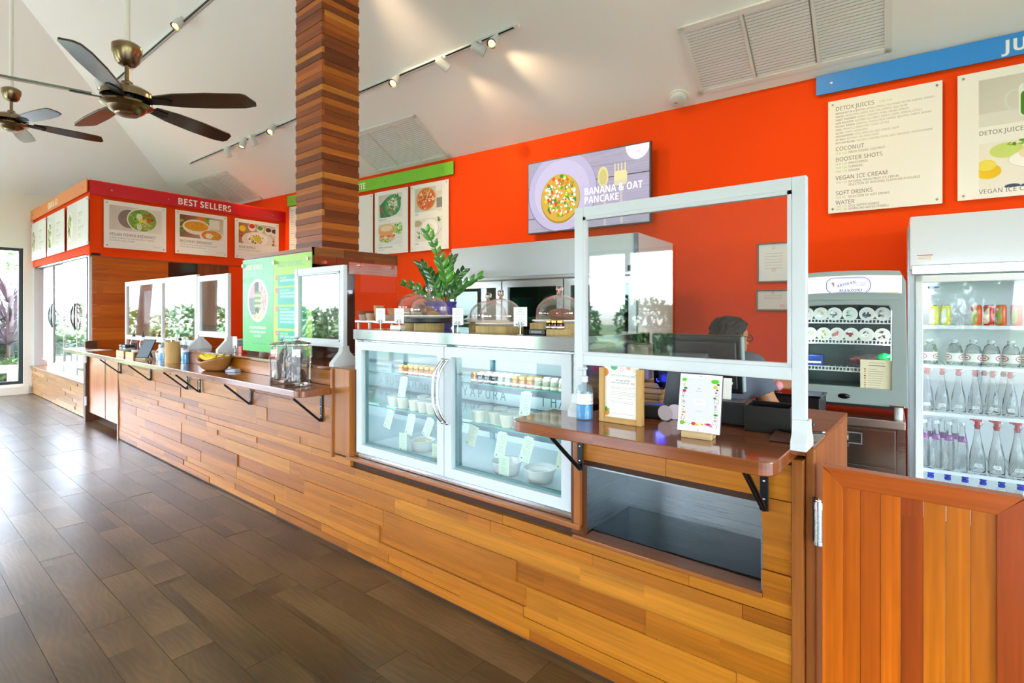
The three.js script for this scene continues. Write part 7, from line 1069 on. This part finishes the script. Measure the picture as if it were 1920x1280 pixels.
  blobMesh('hair', [el(hd(0, 0.024, -0.016), [0.089, 0.094, 0.1]), [hd(0, 0.0, -0.05), hd(0, -0.045, -0.055), 0.058, 0.042], [hd(-0.04, 0.055, -0.03), hd(0.04, 0.06, 0.02), 0.055, 0.05]], head, 0.36, 96, hairM, P, 0.02, (p) => { const q = p.clone().sub(head), f = q.dot(ax); return Math.max(f - 0.03 - Math.max(0, q.y - 0.03) * 0.9, -0.075 - q.y - Math.max(0, 0) + (f > -0.015 ? (f + 0.015) * 1.6 : 0)); }, 0.012);
  const gl = G(); for (const s of [-1, 1]) { gl.tube([hd(s * 0.07, 0.0, 0.085).toArray(), hd(s * 0.088, 0.006, 0.05).toArray(), hd(s * 0.094, 0.01, 0.005).toArray()], 0.003, 12, 6); const r = []; for (let i = 0; i < 12; i++) { const a = i / 12 * 2 * PI; r.push(hd(s * 0.036 + 0.027 * Math.cos(a), -0.004 + 0.019 * Math.sin(a), 0.1).toArray()); } gl.tube(r, 0.0026, 30, 6, true); } gl.tube([hd(-0.01, 0, 0.102).toArray(), hd(0, 0.004, 0.106).toArray(), hd(0.01, 0, 0.102).toArray()], 0.0025, 6, 6).build('glasses', M.black, P);
  const ey = G(); for (const s of [-1, 1]) ey.sph(...hd(s * 0.032, 0.0, 0.078).toArray(), 0.011); ey.build('eyes', std(0x2a1c14, 0.2), P);
  // white lettering on the back of the shirt, laid onto the cloth
  const rows = 4, cols = 10, pos = [], uv = [], idx = []; const D = (p) => { let d = 1; for (const q of shirtPrims) d = smin(d, q[4] ? 1 : cap(p, q[0], q[1], q[2], q[3]), 0.035); return d; };
  for (let j = 0; j <= rows; j++) for (let i = 0; i <= cols; i++) { const r = -0.055 + 0.22 * i / cols, y = 1.218 + 0.036 * j / rows; let f = -0.15; for (let k = 0; k < 120; k++) { const d = D(L(r, y, f)); if (d < 0.0015) break; f += Math.max(0.001, d * 0.7); } pos.push(...L(r, y + 0.002, f - 0.006).toArray()); uv.push(i / cols, j / rows); }
  for (let j = 0; j < rows; j++) for (let i = 0; i < cols; i++) { const a = j * (cols + 1) + i; idx.push(a, a + cols + 1, a + 1, a + 1, a + cols + 1, a + cols + 2); }
  const lg = new THREE.BufferGeometry(); lg.setAttribute('position', new THREE.Float32BufferAttribute(pos, 3)); lg.setAttribute('uv', new THREE.Float32BufferAttribute(uv, 2)); lg.setIndex(idx); lg.computeVertexNormals();
  const lm = new THREE.Mesh(lg, printMat(400, 72, (g, w, h) => { g.fillStyle = '#59616d'; g.fillRect(0, 0, w, h); txt(g, 'S:', w * 0.97, h * 0.86, 70, '#f2f2f2', { bold: true, align: 'right' }); }, 0.85, { side: THREE.DoubleSide })); lm.name = 'lettering'; P.add(lm);
}
// ------------------------------------------------------------------ outdoors, seen through the glass and in reflections
{
  struct(G().span(-60, 50, -0.3, -0.06, -40, 50).build('ground', std(0x78895a, 0.95, 0, { map: leafy })));
  struct(G().span(-14.6, -13.26, -0.06, -0.02, -6, 9).span(-14.6, 8.5, -0.06, -0.02, 5.26, 9).build('path', std(0xc9c4b8, 0.8)));
  const R = mulberry(55), leafMs = [0x2c5218, 0x3f6620, 0x223f16, 0x47752a].map((c) => std(c, 0.6, 0, { transmission: 0.25, thickness: 0 }));
  const purple = std(0x6d5660, 0.5), trunkM = std(0x8a7a6a, 0.9, 0, { map: bark }), darkTrunk = std(0x4c4640, 0.9, 0, { map: bark }), whiteM = std(0xe9e9e6, 0.6);
  const quad = (p, d, n, L, w) => { const s = d.clone().cross(n).normalize(), a = p.clone().addScaledVector(s, -w * 0.2), b = p.clone().addScaledVector(s, w * 0.2), m1 = p.clone().addScaledVector(d, L * 0.45).addScaledVector(s, -w * 0.5), m2 = p.clone().addScaledVector(d, L * 0.45).addScaledVector(s, w * 0.5), t = p.clone().addScaledVector(d, L).addScaledVector(n, -L * 0.12); return [a, b, m1, b, m2, m1, m1, m2, t].flatMap((v) => v.toArray()); };
  const leafMesh = (pos, mat, name, parent) => { const g = new THREE.BufferGeometry(); g.setAttribute('position', new THREE.Float32BufferAttribute(pos, 3)); g.computeVertexNormals(); const m = new THREE.Mesh(g, mat); m.name = name; parent.add(m); return m; };
  const rv = () => V(R() - 0.5, R() - 0.5, R() - 0.5).normalize();
  function bush(name, label, cat, p, rx, ry, rz, n, L, mat, group) {
    const b = thing(name, label, cat, p, 0, group), pos = []; for (let i = 0; i < n; i++) { const d = rv(), k = 0.55 + 0.45 * Math.cbrt(R()); pos.push(...quad(V(d.x * rx * k, ry + d.y * ry * k, d.z * rz * k), rv().addScaledVector(d, 0.6).normalize(), rv(), L * (0.7 + R() * 0.6), L * 0.55)); }
    leafMesh(pos, mat, 'foliage', b); const g = G(); for (let i = 0; i < 5; i++) g.tube([[0, 0, 0], [rx * (R() - 0.5) * 0.6, ry * 0.8, rz * (R() - 0.5) * 0.6], [rx * (R() - 0.5), ry * 1.4, rz * (R() - 0.5)]], 0.018, 6, 5); g.build('stems', darkTrunk, b); return b;
  }
  function spiky(label, p, h, n, mat, group) {
    const b = thing('spiky_shrub', label, 'shrub', p, R() * 6, group), pos = []; G().cyl([0, 0, 0], [0, h * 0.55, 0], 0.05, 0.035, 8).build('trunk', trunkM, b);
    for (const c of [0.55, 0.35, 0.75]) for (let i = 0; i < n; i++) { const a = R() * 2 * PI, e = 0.2 + R() * 1.1, d = V(Math.cos(a) * Math.cos(e), Math.sin(e), Math.sin(a) * Math.cos(e)); pos.push(...quad(V(0, h * c, 0), d, V(-d.y * Math.cos(a), 0.8, -d.y * Math.sin(a)).normalize(), h * (0.3 + R() * 0.25), 0.05)); }
    leafMesh(pos, mat, 'leaves', b); return b;
  }
  // beside the left window
  spiky('tall purple spiky shrub outside the large left window', [-15.3, -0.05, -1.95], 2.3, 46, purple, null); spiky('green spiky shrub outside the large left window, left of the purple one', [-15.6, -0.05, -1.6], 1.9, 44, leafMs[2], null); spiky('purple and grey spiky shrub farther back outside the left window', [-16.4, -0.05, -2.3], 2.2, 40, std(0x8d8486, 0.6), null);
  bush('garden_bush', 'low green bush at the foot of the spiky shrubs by the left window', 'bush', [-14.75, -0.05, -2.05], 0.4, 0.3, 0.4, 420, 0.11, leafMs[1]); bush('garden_bush', 'dense green bush behind the bench outside the left window', 'bush', [-15.2, -0.05, -1.2], 0.7, 0.5, 0.6, 620, 0.13, leafMs[0]); bush('garden_bush', 'tall dark bush behind the spiky shrubs outside the left window', 'bush', [-17.2, -0.05, -2.2], 1.0, 0.8, 1.0, 900, 0.16, leafMs[2]);
  { const t = thing('garden_bench', 'low white garden bench outside the large left window', 'bench', [-14.1, -0.03, -1.3]); G().span(-0.35, 0.35, 0.36, 0.46, -0.7, 0.75, 0.01).build('seat', whiteM, t); for (const z of [-0.6, 0.65]) G().span(-0.3, 0.3, 0, 0.36, z - 0.08, z + 0.08).build('leg', whiteM, t); }
  // behind the kiosk: clipped hedge, planters, a loose tree
  { const t = thing('hedge', 'clipped dark green hedge behind the kiosk glass', 'hedge', [-16.2, -0.05, -3.3]), pos = []; for (let i = 0; i < 2600; i++) { const x = (R() - 0.5) * 0.7, z = (R() - 0.5) * 3.6, y = 0.35 + R() * 0.75; pos.push(...quad(V(x, y, z), rv(), rv(), 0.09, 0.06)); } leafMesh(pos, leafMs[0], 'foliage', t); G().span(-0.28, 0.28, 0, 1.0, -1.7, 1.7).build('inner_growth', std(0x1f3a16, 0.9), t); }
  [[-15.1, -2.55], [-15.0, -3.35], [-14.9, -4.1]].forEach(([x, z], i) => { const t = thing('planter', ['white square planter left of three behind the kiosk glass', 'white square planter in the middle behind the kiosk glass', 'white square planter right of three behind the kiosk glass'][i], 'planter', [x, -0.03, z]); G().span(-0.32, 0.32, 0, 0.56, -0.34, 0.34, 0.01).build('box', whiteM, t); G().span(-0.28, 0.28, 0.555, 0.57, -0.3, 0.3).build('soil', std(0x3a2c20, 0.9), t); });
  { const t = thing('tree', 'slim tree with loose bright leaves behind the kiosk glass', 'tree', [-16.9, -0.05, -3.5]), pos = []; const g = G(); for (let i = 0; i < 14; i++) { const a = R() * 6.28, y = 0.9 + R() * 1.8, e = V(Math.cos(a) * (0.5 + R()), y + 0.5 + R(), Math.sin(a) * (0.6 + R())); g.tube([[0, y * 0.7, 0], [e.x * 0.5, (y * 0.7 + e.y) / 2 + 0.1, e.z * 0.5], e.toArray()], 0.018, 8, 5); for (let k = 0; k < 55; k++) pos.push(...quad(V(e.x * (0.4 + R() * 0.8), e.y - 0.5 + R() * 0.9, e.z * (0.4 + R() * 0.8)), rv(), rv(), 0.16, 0.1)); } g.cyl([0, 0, 0], [0.05, 2.2, 0], 0.06, 0.04, 8).build('trunk', trunkM, t); leafMesh(pos, leafMs[3], 'leaves', t); }
  // palms and bushes on the lawn, mirrored in the clear screens
  function palm(label, p, h, lean, r, mat) { const t = thing('palm_tree', label, 'palm tree', p, R() * 6, null), pos = []; const top = V(lean[0], h, lean[1]); G().tube([[0, 0, 0], [lean[0] * 0.3, h * 0.4, lean[1] * 0.3], [lean[0] * 0.7, h * 0.75, lean[1] * 0.7], top.toArray()], r, 14, 10).build('trunk', mat, t); t.rotation.y = 0; for (let i = 0; i < 18; i++) { const a = i * 2.4, len = 1.9 + R() * 0.6, up = 0.5 + R() * 0.5; for (let k = 1; k < 12; k++) { const u = k / 12, c = top.clone().add(V(Math.cos(a) * len * u, up * u * 1.4 - 1.7 * u * u, Math.sin(a) * len * u)); for (const s of [-1, 1]) pos.push(...quad(c, V(-Math.sin(a) * s + Math.cos(a) * 0.5, -0.35, Math.cos(a) * s + Math.sin(a) * 0.5).normalize(), V(0, 1, 0), 0.6 * (1.1 - u), 0.06)); } } leafMesh(pos, leafMs[0], 'fronds', t); return t; }
  palm('leaning palm with a dark trunk on the lawn left of the building', [-17.0, -0.06, 0.6], 5.5, [-0.8, 0.7], 0.16, darkTrunk); palm('palm with a pale trunk on the lawn left of the building', [-18.6, -0.06, 2.6], 6.0, [0.4, 0.2], 0.15, trunkM); palm('palm with a thick grey trunk near the left wall', [-15.9, -0.06, 1.9], 6.2, [0.15, 0.1], 0.2, trunkM);
  palm('palm on the front lawn before the left doors', [-9.5, -0.06, 10.5], 5.6, [0.6, 0.3], 0.17, trunkM); palm('palm on the front lawn before the middle doors', [-3.9, -0.06, 11.5], 5.8, [-0.5, 0.2], 0.17, darkTrunk); palm('palm on the front lawn before the right doors', [3.8, -0.06, 12.5], 5.4, [0.4, 0], 0.16, trunkM);
  const bb = bush('garden_bush', 'round green bush, leftmost in the row along the front lawn', 'bush', [-12, -0.06, 14.5], 1.3, 1.0, 1.2, 1100, 0.22, leafMs[3], 'bushes along the front lawn'); for (let i = 1; i < 9; i++) { const c = copyOf(bb, [-12 + i * 3.1, -0.06, 14.5 + (i % 2) * 0.8], i, `round green bush, ${ORD[i]} from the left along the front lawn`); const k = 0.85 + (i * 7 % 5) * 0.08; c.scale.set(k, k * (i > 3 ? 1.8 : 1), k); }
  const b2 = bush('garden_bush', 'round bush, first in the row left of the building', 'bush', [-21, -0.06, -6], 1.5, 0.9, 1.5, 900, 0.22, leafMs[1], 'bushes left of the building'); for (let i = 1; i < 6; i++) copyOf(b2, [-21 - (i % 2), -0.06, -6 + i * 3.3], i, `round bush, ${ORD[i]} in the row left of the building`);
}
scene.traverse((o) => { if (o.isMesh || o.isLight) { o.castShadow = true; if (o.isMesh) o.receiveShadow = true; } });
renderer.render(scene, camera);
